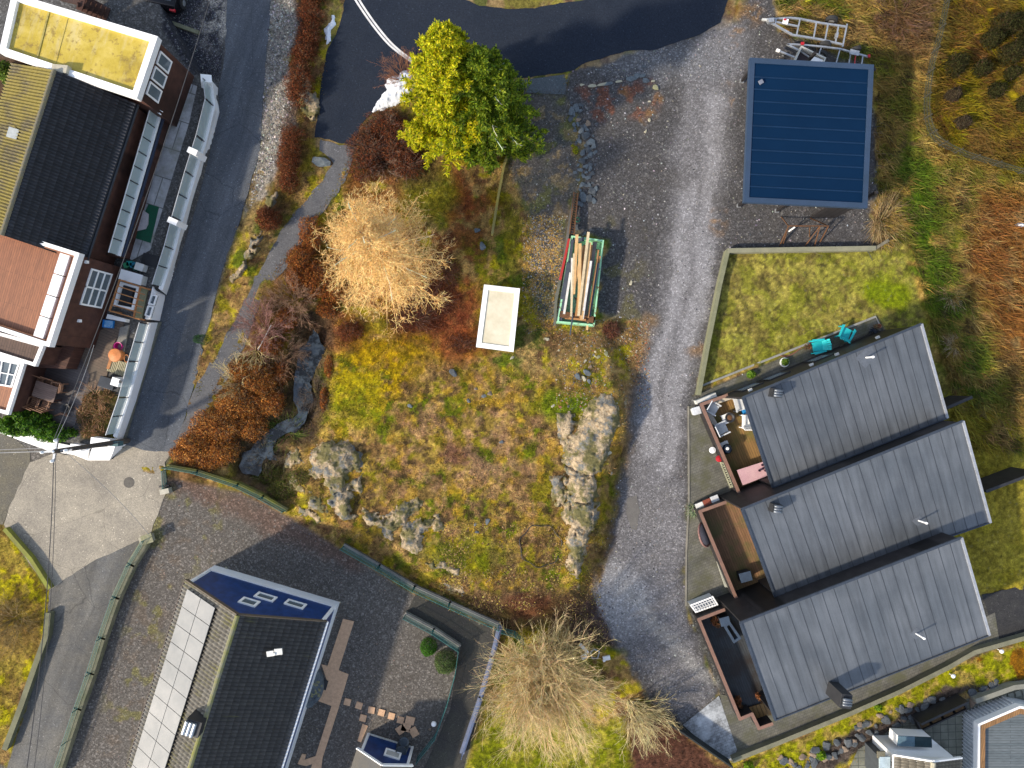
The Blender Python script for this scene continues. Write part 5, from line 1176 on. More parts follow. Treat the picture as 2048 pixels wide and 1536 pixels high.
bush("conifer_bush", [(411, 680, 11, 11, 1.3)], 1600, .07, [(.02, .07, .02), (.04, .12, .03), (.015, .05, .015)], "small dark green conifer bush at the tip between lane and path", "bush", rg, LEAF, .25, lump=.3)
bush("ground_juniper", [(548, 955, 30, 20, .35), (580, 975, 34, 24, .35), (555, 985, 26, 20, .3), (600, 955, 26, 18, .3)], 9000, .09, [(.1, .14, .015), (.16, .18, .03), (.07, .1, .015), (.2, .15, .05)], "yellow-green creeping juniper on the slope above the green fence", "shrub", rg, LEAF, .22, 300)
for px, py, r_, lab in ((1640, 1508, 10, "small vivid lime shrub on the bank below the concrete wall"), (1496, 1530, 10, "small vivid lime shrub at the foot of the picture by the black fence"), (1754, 1412, 7, "tiny yellow-green shrub beside the dark rubble row")):
    bush("lime_shrub", [(px, py, r_, r_, .4)], 500, .1, [(.2, .34, .01), (.14, .26, .01)], lab, "shrub", rg, LEAF, .45)
bush("moss_clump", [(1151, 301, 7, 9, .2), (1145, 291, 3, 3, .1)], 700, .05, [(.3, .3, .01), (.24, .26, .01)], "round yellow-green moss clump on the stone row", "moss", rg, LEAF, .5)
for i, (px, py, r_) in enumerate([(1900, 138, 22), (1955, 143, 17), (2018, 150, 14), (1985, 186, 16), (2042, 210, 14), (1995, 60, 26), (1975, 85, 18), (2030, 55, 26), (2010, 115, 22), (1920, 248, 14), (1900, 195, 14), (2040, 95, 20)]):
    where = ["nearest the fence bend, northern row", "second from the fence in the northern row", "third from the fence in the northern row", "just south of the northern row", "at the eastern edge beside the row", "tall one at the top of the cluster", "on the west side of the top cluster", "on the east side of the top cluster", "at the foot of the top cluster", "southernmost, small and brownish", "small violet-brown one close to the fence", "at the far eastern end of the cluster"][i]
    cc = [(.03, .032, .01), (.045, .042, .012), (.018, .018, .007)] if i not in (9, 10) else [(.06, .045, .025), (.04, .032, .022)]
    bush("dark_bush", [(px, py, r_, r_, 1.0*r_/18)], 3500, .09, cc, "dark low bush on the brown slope, "+where, "bush", rg, DRY, .3, 60, group="dark bushes on the eastern slope")
def reeds(name, px, py, n, L, spread, cols, label, cat="grass clump", wd=.035, rng=rg, up=.6, wind=(0, 0), z=None):
    c0 = np.array(GP(px, py)) if z is None else np.array(P(px, py, z)); a = rng.uniform(0, 6.28, n); r = rng.random(n)**.5*spread
    B = c0+np.stack([np.cos(a)*r, np.sin(a)*r, np.zeros(n)], 1); a2 = a+rng.normal(0, .6, n); l = L*(.5+.6*rng.random(n))
    D = np.stack([np.cos(a2)+wind[0], np.sin(a2)+wind[1], np.full(n, up)], 1); pts, rr = grow(B, D, l, np.full(n, wd*.5), 4, rng, .12, -.16, .15)
    return tag(seg_mesh(name, [segs_of(pts, rr)], GRASS, lambda c, r, g: pal(cols, len(c), g), rng), label, cat)
reeds("reed_clump", 575, 868, 260, 1.3, .6, [(.04, .09, .01), (.08, .14, .02), (.2, .22, .06)], "long green reeds hanging over the pond between stream and rock")
reeds("reed_clump", 530, 950, 160, .9, .35, [(.3, .3, .1), (.12, .16, .03)], "pale green reed tuft at the southern end of the pond")
reeds("pampas_clump", 1768, 442, 900, 1.5, .55, [(.5, .38, .2), (.42, .3, .14), (.36, .24, .1)], "straw coloured ornamental grass clump beside the carport gravel", up=.35, wind=(.8, -.3))
reeds("pampas_clump", 1905, 595, 200, .8, .3, [(.45, .36, .22), (.36, .27, .15)], "small pale straw tuft on the eastern slope, upper one", up=.3, wind=(.1, .5))
reeds("pampas_clump", 1912, 690, 200, .8, .3, [(.45, .36, .22), (.36, .27, .15)], "small pale straw tuft on the eastern slope, lower one", up=.3, wind=(.1, .5))
reeds("variegated_plant", 1386, 1020, 120, .5, .1, [(.4, .45, .28), (.2, .28, .14)], "pale variegated plant at the corner of the middle paved yard", "plant", up=.5)
# --- bare shrubs and trees
def bare(name, base, n, L, r, cols, label, cat, rng, spread=1.0, up=.8, kids=(8, 6), lean=(0, 0), group=None, jit=.12, lf=(.45, .4), droop=0.0, cores=.15, z=None, nseg=5, tw=.6):
    o = GP(*base) if z is None else P(*base, z)
    t_ = thing(name, o, label, cat, group); a = rng.uniform(0, 6.28, n); B = np.array(o)+np.stack([np.cos(a)*cores, np.sin(a)*cores, np.zeros(n)], 1)*rng.random((n, 1))
    rad = spread*(.25+.9*rng.random(n)); D = np.stack([np.cos(a)*rad+lean[0], np.sin(a)*rad+lean[1], np.full(n, up)], 1); l = L*(.65+.45*rng.random(n))
    pts, rr = grow(B, D, l, np.full(n, r), nseg, rng, jit, droop, .35); s0 = [segs_of(pts, rr)]; s1 = []
    p1, d1, l1, r1 = spawn(pts, rr, l, kids[0], rng, lf[0], .55, .2, rf=.5); q1, rq = grow(p1, d1, l1, r1, 3, rng, jit, droop*.5, .4); s1.append(segs_of(q1, rq))
    if kids[1]:
        p2, d2, l2, r2 = spawn(q1, rq, l1, kids[1], rng, lf[1], .6, .2, rf=tw); q2, r2q = grow(p2, d2, l2, r2, 2, rng, jit*1.3, 0, .4); s1.append(segs_of(q2, r2q))
    cf = lambda c, r, g: pal(cols, len(c), g, .2)
    seg_mesh("limbs", s0, TWIG, cf, rng, t_); seg_mesh("twigs", s1, TWIG, cf, rng, t_)
    return t_
rt = np.random.default_rng(33)
YT = [(.6, .5, .26), (.7, .54, .3), (.5, .42, .18)]; OT = [(.55, .36, .18), (.48, .28, .12), (.6, .44, .25)]
bare("willow_tree", (1088, 1330), 150, 4.6, .042, YT+[(.75, .52, .28)], "large bare yellow-twigged multi-stem willow south of the knoll", "tree", rt, 1.0, 1.0, (11, 8), lean=(.06, -.16), jit=.12, lf=(.42, .42), droop=.02, cores=.4, tw=.5)
bare("willow_shrub", (1262, 1405), 34, 2.6, .035, [(.5, .42, .22), (.4, .33, .16), (.6, .5, .28)], "smaller bare shrub with thick olive stems by the black fence", "shrub", rt, .8, .8, (9, 5), lean=(.6, -.55), jit=.16, cores=.25)
bare("bare_shrub", (530, 655), 60, 1.7, .016, [(.32, .17, .14), (.38, .2, .17), (.25, .13, .1)], "pinkish brown dense bare shrub over the gravel path", "shrub", rt, 1.3, .9, (10, 6), lean=(.0, .35), cores=.6)
bare("bare_shrub", (590, 600), 44, 1.6, .016, [(.32, .19, .12), (.28, .16, .1), (.36, .24, .16)], "brown bare shrub between the pink shrub and the larch", "shrub", rt, 1.3, .9, (10, 6), cores=.5)
bare("bare_shrub", (512, 700), 18, 1.5, .022, YT, "pale yellow bare shrub leaning on the path, beside the thin post", "shrub", rt, 1.5, .8, (6, 5), cores=.15)
bare("bare_shrub", (480, 765), 30, 1.5, .024, YT, "pale star-shaped bare shrub on the orange hedge", "shrub", rt, 1.6, .8, (6, 5), cores=.12)
bare("bare_shrub", (560, 735), 30, 1.1, .014, [(.3, .18, .1), (.24, .14, .09)], "small brown bare shrub on the west bank of the stream", "shrub", rt, 1.5, .8, (7, 4), cores=.3)
bare("bare_shrub", (640, 790), 40, 1.1, .012, [(.16, .11, .08), (.1, .08, .06)], "dark bare shrub on the east bank of the stream, the northern one", "shrub", rt, 1.2, .7, (8, 4), cores=.4)
bare("bare_shrub", (618, 835), 40, 1.3, .012, [(.1, .07, .05), (.07, .055, .045)], "blackish bare shrub over the dark neck between the two pools", "shrub", rt, 1.3, .6, (8, 4), cores=.4)
bare("bare_shrub", (535, 905), 34, 1.1, .012, [(.07, .06, .045), (.12, .09, .06)], "dark drooping twigs hanging over the middle of the lower pool", "shrub", rt, 1.4, .5, (8, 4), cores=.3)
bare("bare_shrub", (575, 700), 34, 1.2, .013, [(.14, .09, .06), (.2, .13, .09)], "brown bare shrub bending over the west rim of the upper pool", "shrub", rt, 1.3, .6, (8, 4), lean=(.4, 0), cores=.3)
bare("bare_shrub", (812, 160), 36, 1.5, .014, [(.34, .16, .09), (.28, .12, .06)], "orange-brown bare shrub at the end of the white road line", "shrub", rt, 1.3, .8, (8, 4), lean=(-.4, .4), cores=.3)
bare("bare_shrub", (190, 790), 26, .8, .012, [(.35, .18, .09), (.45, .3, .18)], "reddish cut twigs lying in the planting bed", "shrub", rt, 1.6, .5, (5, 0), cores=.3, z=.95)
bare("bare_shrub", (28, 1235), 50, 1.7, .014, [(.26, .18, .08), (.3, .22, .1)], "brown bare shrub on the grassy bank west of the lower lane", "shrub", rt, 1.2, .8, (9, 5), cores=.5)
bare("bare_shrub", (770, 320), 30, 1.3, .018, [(.24, .17, .13), (.3, .2, .14)], "tangled grey-brown bare twigs in the dark hedge", "shrub", rt, 1.5, .7, (7, 4), cores=.5)
bare("bare_shrub", (1800, 30), 40, 1.3, .014, [(.16, .09, .06), (.12, .07, .05)], "dark brown bramble thicket west of the slope fence", "shrub", rt, 1.4, .6, (8, 4), cores=1.0)
# larch
def conifer(name, px, py, Ht, Rr, label, rng, nb, kids, cols, trunkc, droop, needle=None, ncols=None, nsize=.1, z_lo=1.0, up=.15, pw=.75, tw_r=.012, br=.03, dead=0):
    o = GP(px, py); t_ = thing(name, o, label, "tree"); bz = float(o.z)
    tr = MB(); pz = [0, Ht*.35, Ht*.7, Ht]; rr_ = [.22, .16, .09, .02]
    for i in range(3): tr.tube(o+Vector((0, 0, pz[i]-.1)), o+Vector((0, 0, pz[i+1])), rr_[i], rr_[i+1], 10)
    tr.build("trunk", mat("bark_"+name, trunkc, None, 6, .9, bmp=.5), t_)
    hz_ = z_lo+(Ht-z_lo)*rng.random(nb)**1.05; f = np.clip(1-(hz_-z_lo)/(Ht-z_lo), 0, 1); l = Rr*(f**pw)*((.75+.4*rng.random(nb)) if not needle else (.55+.6*rng.random(nb)))+.25
    a = np.arange(nb)*2.39996+rng.normal(0, .25, nb); B = np.array(o)+np.stack([np.zeros(nb), np.zeros(nb), hz_], 1)
    D = np.stack([np.cos(a), np.sin(a), up+.55*(1-f)], 1); pts, rr = grow(B, D, l, br*(.35+.65*f), 6, rng, .07, droop, .25)
    p1, d1, l1, r1 = spawn(pts, rr, np.maximum(l, .8), kids[0], rng, .34 if not needle else .24, .95 if not needle else .7, .12, .55, .5); q1, rq = grow(p1, d1, l1, r1, 3, rng, .15, droop*.6, .4)
    p2, d2, l2, r2 = spawn(q1, rq, l1, kids[1], rng, .42, .8, .05, .2, .8); q2, r2q = grow(p2, d2, l2, np.maximum(r2, tw_r*.5), 2, rng, .2, 0, .5)
    cf = lambda c, r, g: pal(cols, len(c), g, .2)
    seg_mesh("branches", [segs_of(pts, rr), segs_of(q1, rq)], TWIG, lambda c, r, g: pal([tuple(v*.9 for v in trunkc)] if needle else cols, len(c), g, .2), rng, t_)
    if needle:
        C = np.concatenate([q2.reshape(-1, 3), (q2[:, 1:]*.5+q2[:, :-1]*.5).reshape(-1, 3)]); C = C[::4]+rng.normal(0, .04, (len(C[::4]), 3))
        Nn = np.zeros_like(C); Nn[:, 2] = 1
        fp = np.concatenate([p2, q2[:, 1], p1, q1[:, 1]]); fd = np.concatenate([d2, d2, d1, d1]); fl = np.concatenate([l2*.9, l2*.6, l1*.5, l1*.4])*.8+.1; fp = np.repeat(fp, 3, 0)+rng.normal(0, .045, (len(fp)*3, 3)); fd = nrmz(np.repeat(fd, 3, 0)+rng.normal(0, .38, (len(fd)*3, 3))); fl = np.repeat(fl, 3); m_ = len(fp)
        fd = nrmz(fd+rng.normal(0, .1, fd.shape)); fd[:, 2] += .12; sd_ = nrmz(np.cross(fd, np.array([[0, 0, 1.]])+rng.normal(0, .45, fd.shape))); w_ = .016+.018*rng.random((m_, 1)); e_ = fd*fl[:, None]
        FV = np.stack([fp-sd_*w_*.6, fp+sd_*w_*.6, fp+e_*.5+sd_*w_, fp+e_, fp+e_*.5-sd_*w_], 1); FV = np.concatenate([FV, FV[:, 3:4]+sd_[:, None]*.01], 1).reshape(-1, 3); b6 = np.arange(m_)[:, None]*6
        np_mesh("fronds", FV, np.concatenate([b6+np.array([[0, 1, 2, 4]]), b6+np.array([[4, 2, 5, 3]])], 0), LEAF, np.repeat(np.clip(pal(ncols, m_, rng, .25), 0, 1), 6, 0), t_)
        leaves("foliage", C, Nn, nsize, pal(ncols, len(C), rng, .22), LEAF, t_, rng, .38, .8)
    else: seg_mesh("twigs", [segs_of(q2, r2q)], TWIG, cf, rng, t_)
    if dead:
        i = rng.integers(0, nb, dead)
        for k in i:
            if f[k] > .97: continue
            pd = pts[k:k+1]*1.0; pd[..., 2] += .14; pd = pd[:, 2:]; tp, td, tl, tr2 = spawn(pd, np.full(pd.shape[:2], .015), np.array([l[k]]), 9, rng, .13, .8, .1); tq, tqr = grow(tp, td, tl, tr2, 1, rng, .05)
            seg_mesh("lichen_branch", [segs_of(pd, np.full(pd.shape[:2], .016)), segs_of(tq, tqr)], TWIG, lambda c, r, g: pal([(.55, .6, .46)], len(c), g, .1), rng, t_)
    return t_
rl = np.random.default_rng(44)
conifer("larch_tree", 790, 534, 8.8, 3.35, "golden bare larch with dense pale twigs in the middle of the heath", rl, 170, (15, 8), [(.85, .55, .21), (.9, .66, .3), (.62, .34, .11)], (.4, .3, .2), .0, None, None, z_lo=1.6, up=.1, pw=.55, tw_r=.016, br=.035, dead=10)
conifer("spruce_tree", 922, 262, 10.5, 2.7, "bright yellow-green spruce overhanging the new road, the taller left one of the pair", rl, 260, (15, 6), None or [(.2, .15, .08)], (.16, .11, .07), -.035, 1, [(.55, .56, .008), (.66, .62, .012), (.34, .4, .008), (.72, .62, .03), (.14, .18, .008)], .05, 1.0, .12, .72, dead=6)  # yellow of the sunlit side is put into these frond colours
conifer("spruce_tree", 974, 272, 9.0, 2.6, "darker green spruce with pale lichen branches, the right one of the pair", rl, 230, (15, 6), [(.2, .15, .08)], (.16, .11, .07), -.035, 1, [(.12, .2, .012), (.18, .26, .015), (.06, .11, .008), (.3, .36, .02)], .05, .8, .1, .7, dead=34)
# ------------------------------------------------------------------ rocks
def rockmat():
    m, t, b = _nodes("bedrock"); x = coord(t, 'pos')
    k = ramp(t, noise(t, x, 1.6, 8, .7), [(.34, (.08, .09, .105)), (.44, (.17, .17, .155)), (.5, (.32, .235, .14)), (.58, (.48, .38, .25)), (.66, (.24, .15, .07))])
    v = N(t, "ShaderNodeTexVoronoi", Scale=2.2); v.feature = 'DISTANCE_TO_EDGE'; ad = mixc(t, .3, x, coord(t, 'pos')); 
    nn = N(t, "ShaderNodeTexNoise", Scale=3.0, Detail=5.0); t.links.new(x, nn.inputs['Vector']); ad = mixc(t, .35, x, nn.outputs['Color'], 'ADD'); t.links.new(ad, v.inputs['Vector'])
    k = mixc(t, ramp(t, v.outputs['Distance'], [(0, .7), (.03, 0)]), k, (.05, .04, .03))
    k = mixc(t, ramp(t, noise(t, x, 1.1, 6, .7), [(.47, 0), (.56, .9)]), k, (.11, .1, .025))
    t.links.new(k, b.inputs['Base Color']); b.inputs['Roughness'].default_value = .85
    bump(t, b, noise(t, x, 3.5, 9, .75), 1.0, .14); return m
ROCK = rockmat()
def outcrop(pts, h, label, seed, tilt=(0, 0), group=None, soft=16, hole=9):
    us = [p[0] for p in pts]; vs = [p[1] for p in pts]; st = 2.0
    U, V_ = np.meshgrid(np.arange(min(us)-6, max(us)+6, st), np.arange(min(vs)-6, max(vs)+6, st))
    wu = U+(fbm(U, V_, 24, seed)-.5)*24; wv = V_+(fbm(U, V_, 24, seed+3)-.5)*24
    sd = sdp(wu, wv, pts)-hole*ss(.56, .66, fbm(U, V_, 26, seed+21))-3*ss(.5, .7, fbm(U, V_, 7, seed+22))+2; x = (U-1024)/S; y = (768-V_)/S; z = gz(x, y)
    # stepped, cracked top
    cell = vn(U+V_*.6, V_-U*.3, 22, seed+5); st_ = np.floor(cell*4)/4
    hh = h*ss(0, soft, sd)*(.55+.45*st_)+(fbm(U, V_, 26, seed+8, 3)-.5)*.22*ss(0, 8, sd)+tilt[0]*(U-np.mean(us))/100+tilt[1]*(V_-np.mean(vs))/100*ss(0, 8, sd)
    Z = z+hh*(sd > 0)-.12*(sd <= 0)-.0
    ok = sd > -3; ny, nx = U.shape; idx = np.arange(ny*nx).reshape(ny, nx)
    F = np.stack([idx[1:, :-1], idx[1:, 1:], idx[:-1, 1:], idx[:-1, :-1]], -1).reshape(-1, 4); keep = ok.reshape(-1)[F].all(1); F = F[keep]
    k = (H-Z)/H; V3 = np.stack([x*k, y*k, Z], -1).reshape(-1, 3); used, inv = np.unique(F, return_inverse=True)
    return tag(np_mesh("rock_outcrop", V3[used], inv.reshape(-1, 4), ROCK), label, "rock", group)
outcrop([(625, 890), (660, 875), (700, 885), (725, 910), (722, 940), (690, 955), (650, 960), (610, 945), (620, 920)], .55, "large grey domed rock with white quartz veins above the pond", 3, hole=0)
outcrop([(730, 945), (725, 985), (700, 1010), (715, 1035), (690, 1045), (650, 1010), (665, 990), (700, 965)], .4, "tan wedge-shaped rock just south of the grey domed rock", 5)
outcrop([(610, 1000), (640, 990), (660, 1030), (640, 1040), (615, 1020)], .35, "small greenish rock beside the green fence", 7)
outcrop([(575, 915), (598, 895), (610, 925), (590, 945), (570, 940)], .3, "narrow pale rock slab on the west flank of the grey domed rock", 9)
outcrop([(725, 1020), (770, 1025), (840, 990), (848, 1000), (810, 1045), (775, 1065), (730, 1050)], .4, "long tan rock running north-east, in the middle of the ridge", 11)
outcrop([(745, 1072), (768, 1070), (765, 1092), (748, 1090)], .2, "small dark grey rock slab below the middle of the ridge", 13)
outcrop([(770, 1055), (790, 1055), (782, 1085), (768, 1090)], .22, "slim tan rock slab beside the small dark slab", 15)
outcrop([(810, 1050), (850, 1035), (885, 1025), (885, 1055), (850, 1080), (838, 1110), (805, 1100), (800, 1070)], .4, "blue-grey rock with tan edges at the southern part of the ridge", 17)
outcrop([(845, 1118), (880, 1120), (922, 1135), (918, 1150), (870, 1142), (845, 1130)], .25, "flat elongated grey rock, upper of the two by the fence", 19)
outcrop([(865, 1145), (940, 1165), (938, 1190), (905, 1188), (880, 1165)], .25, "flat elongated tan rock, lower of the two by the fence", 21)
outcrop([(1200, 790), (1240, 800), (1254, 850), (1240, 890), (1215, 950), (1185, 965), (1150, 945), (1118, 925), (1122, 870), (1145, 845), (1170, 812)], .36, "broad cream and ochre broken rock at the top of the driveway ridge", 23, soft=26)
outcrop([(1245, 780), (1255, 800), (1256, 860), (1244, 885), (1238, 850), (1240, 800)], .35, "smooth olive-brown rock slab along the driveway edge", 25, soft=10)
outcrop([(1130, 930), (1190, 950), (1205, 990), (1190, 1012), (1140, 1010), (1122, 970)], .4, "pale pink rock in the middle of the driveway ridge", 27)
outcrop([(1134, 1000), (1205, 1000), (1204, 1040), (1188, 1090), (1170, 1150), (1152, 1195), (1136, 1150), (1136, 1060), (1122, 1025)], .45, "long mossy rock tapering south along the driveway ridge", 29)
outcrop([(575, 105), (590, 130), (600, 190), (612, 240), (632, 250), (636, 200), (620, 150)], .4, "mossy rock shelf under the hedge on the west side of the new road", 31, soft=10)
outcrop([(505, 470), (520, 455), (530, 470), (500, 520), (470, 570), (462, 560), (490, 510)], .35, "narrow mossy rock rib between the lane and the path", 33, soft=8)
outcrop([(525, 395), (548, 388), (560, 402), (545, 415), (530, 412)], .3, "pale rock next to the small rust shrub by the lane", 35, soft=8)
outcrop([(600, 1010), (640, 1030), (690, 1050), (700, 1062), (640, 1050), (600, 1025)], .3, "mossy low rock slab along the fence foot south of the pond", 41, soft=8, hole=10)
outcrop([(560, 940), (600, 950), (620, 985), (600, 1000), (570, 975)], .35, "greenish rock slope partly under the juniper", 43, soft=10, hole=14)
outcrop([(660, 945), (690, 950), (700, 985), (670, 995), (650, 970)], .3, "mossy step of rock between the domed rock and the wedge-shaped rock", 45, soft=8, hole=14)
outcrop([(1110, 830), (1140, 822), (1160, 845), (1130, 880), (1110, 870)], .3, "mossy rock patch at the north-western edge of the driveway ridge", 47, soft=10, hole=16)
outcrop([(1100, 960), (1125, 950), (1130, 1000), (1108, 1010)], .2, "low cream rock patch west of the driveway ridge", 49, soft=8, hole=12)
def stonemesh(seed, sx, sy, sz):
    rng = np.random.default_rng(seed); p = nrmz(rng.normal(0, 1, (22, 3)))*rng.uniform(.75, 1.0, (22, 1)); p[:, 2] = np.clip(p[:, 2], -.5, .6)
    bm = bmesh.new()
    for q in p: bm.verts.new((q[0]*sx, q[1]*sy, q[2]*sz))
    r = bmesh.ops.convex_hull(bm, input=bm.verts[:]); 
    for v in [v for v in bm.verts if not v.link_faces]: bm.verts.remove(v)
    me = bpy.data.meshes.new("stone"); bm.to_mesh(me); bm.free(); return me
STM = {k: mat("stone_"+k, a, b, 3, .8, bmp=.4, bsc=12) for k, a, b in (("slate", (.075, .09, .105), (.13, .155, .17)), ("brown", (.16, .12, .09), (.24, .18, .13)), ("pale", (.4, .37, .28), (.3, .28, .2)), ("dark", (.05, .06, .07), (.09, .1, .11)), ("mossy", (.2, .2, .1), (.25, .24, .16)))}
protos = {}
for k in STM:
    protos[k] = []
    for s_ in range(3):
        me = stonemesh(hash(k) % 50+s_ if False else (list(STM).index(k)*7+s_), 1, .72, .6); me.materials.append(STM[k]); protos[k].append(me)
def stone(px, py, r, k, label, group=None, rot=None, el=1.0, name="stone"):
    o = bpy.data.objects.new(name, protos[k][random.randrange(3)]); col.objects.link(o); o.location = GP(px, py, r/S*.18)
    o.scale = (r/S*el, r/S, r/S*.7); o.rotation_euler = (0, 0, random.uniform(0, 6.28) if rot is None else rot)
    return tag(o, label, "stone", group)
GRPL = "broken grey-blue stone lying in the row west of the gravel yard"
for k, (px, py, r) in enumerate([(1143, 224, 12), (1152, 216, 10), (1141, 238, 8), (1160, 222, 6), (1148, 250, 6), (1163, 262, 9), (1170, 272, 12), (1158, 282, 7), (1181, 285, 11), (1187, 292, 9), (1176, 300, 9), (1165, 306, 8), (1180, 310, 8), (1190, 305, 6), (1164, 322, 9), (1171, 333, 7), (1180, 338, 7), (1160, 340, 7), (1185, 346, 6), (1166, 352, 6), (1176, 356, 7), (1164, 370, 9), (1183, 382, 11), (1191, 378, 8), (1166, 395, 13), (1160, 408, 9), (1178, 398, 11), (1187, 402, 8), (1172, 345, 5), (1156, 330, 5), (1168, 317, 5), (1174, 291, 6), (1155, 297, 5), (1150, 262, 5), (1190, 330, 4), (1150, 345, 5), (1155, 360, 5), (1178, 370, 6), (1188, 390, 5), (1160, 380, 5), (1186, 272, 4), (1170, 255, 4)]):
    stone(px, py, r*.98, ("slate", "slate", "dark", "slate")[k % 4], GRPL, "stones in the row west of the gravel yard")
for k in range(44):
    t = random.random(); stone(1150+26*math.sin(t*3)+random.gauss(0, 11), 205+265*t, random.uniform(3, 6), ("slate", "dark", "brown", "dark", "slate")[k % 5] if k % 5 != 2 else "dark", GRPL, "stones in the row west of the gravel yard")
for px, py, r, k, lab in ((1176, 249, 9, "brown", "rounded brown boulder in the stone row"), (1156, 240, 7, "brown", "small ochre stone in the stone row"), (1165, 169, 6, "pale", "pale stone at the west end of the stone border")):
    stone(px, py, r, k, lab)
for px, py, r, k, el, rot in ((1185, 172, 7, "pale", 1.6, .1), (1205, 169, 6, "pale", 2.2, .15), (1215, 168, 6, "slate", 2, .2), (1238, 163, 5, "pale", 1.8, .2), (1262, 158, 8, "slate", 1.6, .1), (1274, 152, 8, "slate", 1, .3), (1284, 152, 7, "slate", 1, .2)):
    stone(px, py, r, k, "one of the stones laid in a line along the northern border of the weedy patch", "stones of the northern border line", rot, el)
for px, py, r, k, lab in ((1291, 162, 9, "slate", "blue-grey upright stone at the east end of the border line"), (1287, 134, 6, "dark", "grey stone lying alone north of the border line"), (1306, 163, 5, "pale", "small round pale stone east of the border line"), (1311, 176, 9, "mossy", "greenish block stone at the corner of the weedy patch"), (1299, 203, 4, "pale", "cream stone chip below the greenish block"), (1298, 240, 5, "pale", "long cream stone chip, upper of two in the gravel"), (1291, 262, 5, "pale", "cream stone chip, lower of two in the gravel"),
  (965, 493, 11, "slate", "flat blue-grey slab north of the white shed"), (954, 461, 8, "slate", "square grey slab at the foot of the mossy bank"), (906, 746, 11, "dark", "dark angular rock west of the crack in the meadow"), (937, 801, 6, "dark", "small dark blue rock in the meadow south of the shed"), (981, 787, 7, "brown", "tan stone in the meadow south of the shed"), (968, 792, 6, "slate", "grey flat stone beside the tan meadow stone"), (952, 778, 5, "brown", "pinkish stone north of the meadow rocks"), (1003, 884, 6, "slate", "grey stone in the open meadow below the knoll middle"), (820, 812, 6, "slate", "pale flat stone in the west of the meadow"), (1106, 812, 5, "pale", "pale stone on the green patch of the knoll"),
  (975, 1042, 8, "slate", "upright slate shard in the southern meadow"), (951, 1048, 5, "slate", "small slate piece west of the upright shard"), (954, 1064, 5, "dark", "dark slate piece south of the upright shard"), (1155, 753, 9, "slate", "blue-grey stone on the rubble heap, west one"), (1174, 745, 10, "slate", "blue-grey stone on the rubble heap, largest"), (1168, 757, 7, "pale", "cream stone on the rubble heap"), (1178, 763, 6, "slate", "small slate on the rubble heap, southern one"), (1180, 735, 6, "brown", "rounded tan stone on the rubble heap"), (1196, 714, 6, "mossy", "mossy stone north-east of the rubble heap"), (1212, 708, 7, "mossy", "mossy stone nearest the driveway, by the heap"), (1170, 722, 5, "pale", "pale stone on top of the rubble heap"), (1262, 566, 6, "pale", "triangular pale stone alone in the gravel east of the container"),
  (1093, 678, 7, "pale", "pale block at the end of the old slab"), (1024, 717, 6, "pale", "concrete block below the white shed"), (860, 1458, 5, "brown", "tan stone by the southern green fence"), (1218, 905, 7, "pale", "cream rock fallen beside the driveway ridge"), (1222, 946, 5, "pale", "small white rock at the driveway ridge foot"), (453, 1137, 5, "pale", "pale stone on the gravel at the north corner of the blue house"), (678, 1204, 4, "pale", "small pale stone at the east corner of the blue house")):
    stone(px, py, r, k, lab)
bb_ = stone(643, 325, 24, "slate", "large flat grey boulder with a mossy foot beside the gravel path", None, -.15, 1.0, "boulder"); bb_.scale = (.62, .42, .35)
# dark rubble row at the bottom right
for k in range(90):
    t = k/89; px = 1560+t*440+random.uniform(-6, 6); py = 1530-t*165+random.uniform(-16, 16)+10*math.sin(t*9)
    if 1830 < px and py > 1425: continue
    stone(px, py, random.uniform(5, 13), ("dark", "brown", "dark", "dark")[k % 4], "dark angular rubble stone in the row between the grass bank and the tiled patio", "rubble stones of the southern bank")
# cairn-like porch wall at blue house
pw = thing("stone_porch", P(632, 1365, 0), "rounded grey fieldstone porch step against the blue house wall", "steps")
mb = MB(); c0 = P(622, 1368, 0)
mb.lathe(c0, [(1.0, 0), (.98, .3), (.9, .42), (.01, .44)], 20, .75, 1.1).build("core", STM["slate"], pw)
for k in range(46):
    a = random.uniform(-1.9, 1.9); rr_ = random.uniform(.15, 1.0)**.6; o = bpy.data.objects.new("fieldstone", protos[random.choice(("slate", "slate", "mossy"))][random.randrange(3)]); col.objects.link(o); o.parent = pw
    o.location = (c0.x-pw.location.x+math.cos(a)*rr_*.72, c0.y-pw.location.y+math.sin(a)*rr_*1.05, .42); s_ = random.uniform(.1, .19); o.scale = (s_, s_, s_*.6); o.rotation_euler = (0, 0, random.uniform(0, 6))
